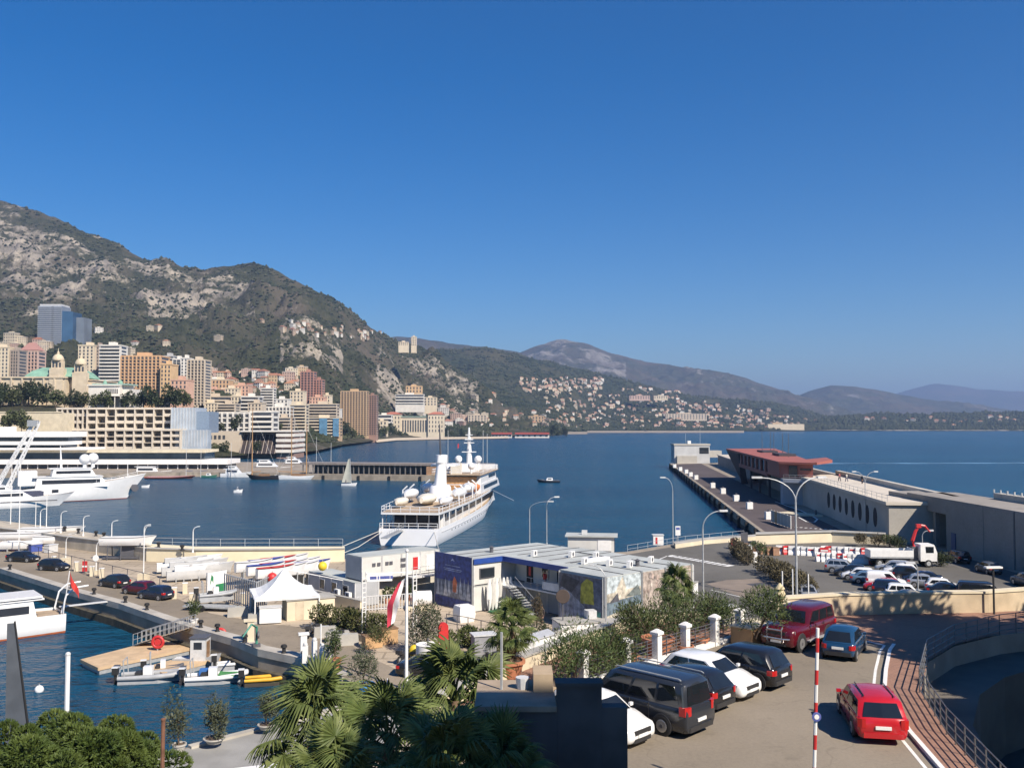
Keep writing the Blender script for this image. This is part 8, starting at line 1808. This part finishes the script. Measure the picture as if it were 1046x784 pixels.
# oleanders on the upper terrace
SP = [(585,702,1.5,2.4,'leftmost tall oleander behind the fence'),(607,693,1.8,2.6,'broad oleander behind the first fence panel'),(629,686,1.4,2.1,'oleander beside the terracotta pots'),(668,662,2.0,2.6,'broad oleander under the far fan palm'),(692,655,1.9,2.7,'dense oleander right of the terracotta pot'),(712,648,1.7,2.4,'oleander near the grey cube'),(735,641,1.5,1.8,'low oleander left of the round one'),(655,655,1.4,2.0,'shady oleander at the terrace edge')]
for k, (u, v, r, h, lb) in enumerate(SP): shrub(lb, P(u, v, Zs), r, h, L_OLEA, 100+k, 2600, .19, asp=.22)
shrub('large round oleander in the wooden planter by the gate pillar', P(772,652,Zs+.5), 1.75, 2.5, L_OLEA, 111, 3200, .19, asp=.22)
t = thing('planter_box', 'pale wooden planter box under the round oleander', 'planter', P(769,655,Zs), PI/4); MB().box(-1.1,1.1,-.6,.6,0,.85).build('box', M('planter_orange'), t); MB().box(-1.15,1.15,-.65,.65,.852,.92).build('rim', CREAM, t)
for u, v, r, lb in ((672,668,.75,'wide terracotta pot behind the fence piers'),(644,678,.4,'small terracotta pot near the low cream wall'),(700,668,.4,'cream tan pot behind the fence'),(716,660,.4,'terracotta pot left of the wooden planter')): pot(lb, P(u, v, Zs), r, r*1.1)
t = thing('grey_cube', 'pale grey cabinet among the oleanders', 'cabinet', P(738,636,Zs), .6); MB().box(-.5,.5,-.5,.5,0,.9).build('body', CONC, t); MB().box(-.55,.55,-.55,.55,.902,1.0).build('top', LGREY, t)
wl = [(-3.1,35.6),(.25,42),(7.1,51.9),(11.0,52.6)]
t = thing('terrace_parapet', 'low cream wall edging the brick terrace', 'wall', (0,0,0)); recalc(strip_prism(wl, -.1, .35, 2.0, Zs+.55).build('wall', CREAM, t)); recalc(strip_prism(wl, -.16, .4, Zs+.553, Zs+.64).build('coping', CONC, t))
t = thing('drain_pipes', 'short grey post on the brick terrace by the low wall', 'post', P(557,693,Zs)); MB().tube([(0,0,0),(0,0,1.6)], .04, 6).build('post', GALV, t); MB().lathe([(.1,0),(.08,.06)], 8).build('foot', GALV, t)
t = thing('tan_trough', 'tan stone trough at the end of the brick terrace', 'planter', P(563,712,Zs), .5); MB().box(-.7,.7,-.35,.35,0,.5).build('trough', M('chimney_tan'), t); MB().box(-.6,.6,-.27,.27,.502,.55).build('soil', BARK, t)
# lower garden between clubhouse and terrace
for k, (u0, v0, u1, v1, h, lb) in enumerate(((545,668,600,650,1.2,'white low wall of the lower garden, left length'),(600,652,668,632,1.3,'white low wall of the lower garden below the harbour poster'),(668,632,712,606,1.3,'white low wall along the lower road'))):
    a, b = P(u0, v0, 2.2), P(u1, v1, 2.2); d = b-a; t = thing('garden_wall', lb, 'wall', a, math.atan2(d.y, d.x)); MB().box(0,d.length,-.12,.12,0,h).build('wall', WHITE, t); MB().box(-.05,d.length+.05,-.18,.18,h+.003,h+.1).build('coping', CONC, t)
p = P(605, 651, 2.2); t = thing('planter_terrace', 'white raised terrace with grey top before the sailor poster', 'terrace', p, .25); MB().box(-3.2,2.6,-1,1.6,0,1.5).build('base', WHITE, t); MB().box(-3.3,2.7,-1.1,1.7,1.503,1.6).build('top', CONC, t); MB().box(-.4,.5,.2,1.1,1.603,2.3).build('grey_box', LGREY, t)
for k, (u, v, r, h, m, lb) in enumerate(((535,672,1.3,1.6,L_OLEA,'green shrub left of the white garden wall'),(560,660,1.3,2.2,L_DARK,'dark shrub in the shade by the clubhouse'),(548,640,.7,3.0,L_BROWN,'reddish brown shrub at the clubhouse stairs'),(592,668,1.2,1.4,L_BROWN,'dry brown shrub behind the low cream wall'),(632,643,.9,1.1,L_BROWN,'small brown shrub at the harbour poster'),(616,643,.7,1.0,L_DARK,'small dark shrub at the sailor poster'),(655,640,1.3,1.6,L_OLEA,'green shrub at the lower garden wall end'))): shrub(lb, P(u, v, 2.2), r, h, m, 120+k, 1100, .2)
t = thing('white_shed', 'white sloping shed wall beside the small fan palm', 'shed', P(545, 682, 2.2), .3); MB().rings([[(-1.4,-.8,0),(1.4,-.8,0),(1.4,.8,0),(-1.4,.8,0)],[(-1.4,-.8,2.0),(1.4,-.8,2.6),(1.4,.8,2.6),(-1.4,.8,2.0)]]).build('wall', WHITE, t); MB().add([(-1.5,-.9,2.02),(1.5,-.9,2.66),(1.5,.9,2.66),(-1.5,.9,2.02),(-1.5,-.9,2.1),(1.5,-.9,2.74),(1.5,.9,2.74),(-1.5,.9,2.1)], [(0,3,2,1),(4,5,6,7),(0,1,5,4),(1,2,6,5),(2,3,7,6),(3,0,4,7)]).build('roof', LGREY, t)
for k, (u, v, lb) in enumerate(((508,683,'black parked scooter under the small fan palm'),(500,678,'dark scooter by the rail fence'))): moto(lb, P(u, v, 2.2), 1.2+k, TRIM)
t = thing('dark_kiosk', 'dark sided kiosk box by the rail fence', 'kiosk', P(494, 672, 2.2), .3); MB().box(-.9,.9,-.6,.6,0,1.9).build('body', M('kiosk_grey', (.25,.25,.26), .7), t); MB().box(-1,1,-.7,.7,1.902,2.0).build('roof', LGREY, t)
# foreground quay, white roofs under the palms
GQ = M('grey_quay_paving', (.27,.265,.25), .9, .12, .5, bump=.15, bscale=10)
mb = MB(); mb.sheet([(*P(*q, 2.21)[:2], 2.21) for q in ((62,806),(190,764),(300,736),(344,723.5),(394,717),(430,706),(470,712),(440,745),(330,800),(150,860))]); struct(mb.build('near_quay_paving', GQ))
kb = [P(192,763,2.2)[:2], P(300,735.5,2.2)[:2], P(344,723,2.2)[:2]]
struct(recalc(strip_prism([tuple(q) for q in kb], -.05, .45, 2.2, 2.36).build('near_quay_kerb', M('kerb_stone'))))
WR = M('white_roof_membrane', (.74,.74,.72), .7, .06, .8)
p = Q(228, 790, 40); t = thing('white_roof', 'low white flat roof at the bottom left of the palms', 'building', (p.x, p.y, 2.2), .33); MB().box(-1.9,2.2,-4,1.6,0,3.3).build('wall', WHITE, t); MB().box(-2.1,2.4,-4.2,1.8,3.303,3.5).build('roof', WR, t); MB().box(.4,1.4,-1.2,-.2,3.503,3.62).build('skylight', LGREY, t)
p = Q(392, 775, 38); t = thing('white_canopy', 'white canopy roof showing through the palm leaves', 'building', (p.x, p.y, 2.2), .45); MB().box(-2.4,4.2,-5,2.6,0,3.0).build('wall', M('pale_wall', (.6,.59,.57), .8), t); MB().rings([[(-2.7,-5.3,3.003),(4.5,-5.3,3.003),(4.5,2.9,3.003),(-2.7,2.9,3.003)],[(-2.7,-5.3,3.2),(4.5,-5.3,3.2),(4.5,2.9,3.2),(-2.7,2.9,3.2)],[(-.5,-1.2,4.0),(2,-1.2,4.0),(2,-.8,4.0),(-.5,-.8,4.0)]]).build('roof', WR, t)
for u, lb in ((386,'left short blue post by the tub'),(396,'right short blue post by the tub')): t = thing('short_post', lb, 'post', P(u, 708, 2.2)); MB().tube([(0,0,0),(0,0,1.0)], .06, 6).build('post', M('sign_blue'), t); MB().ball((0,0,1.0), .08, 6, 4).build('cap', LGREY, t)
# the pine whose crown shades the ramp
t = make_tree('shade_pine', 'broad stone pine right of the street beyond the frame', 'tree', 20, 7.6, 7.5, L_PINE, .75, 24000, 150, nb=30, loc=(33.2, 36.4, 5.2), tr=.45, asp=.5, shell=.2)
t = make_tree('shade_pine', 'tall stone pine over the sunken ramp beyond the frame', 'tree', 19, 6.5, 7, L_PINE, .75, 17000, 151, nb=24, loc=(44, 40, 5.2), tr=.42, asp=.5, shell=.2)

WEED = M('waterline_weed', (.075,.065,.045), .95, .3, 1.5, bump=.4)
wk = [tuple(p[:2]) for p in q0]
struct(recalc(strip_prism(wk, -.03, .5, -1.0, .75).build('quay_waterline', WEED)))
ob_ = [G(*q) for q in ((0,541),(60,549),(100,556),(149,567),(200,570.5),(350,570.5),(440,569),(560,568),(640,563),(700,553),(760,547),(779,544),(684,473))]
struct(recalc(strip_prism(ob_, -.03, .5, -1.0, .8).build('quay_waterline', WEED)))
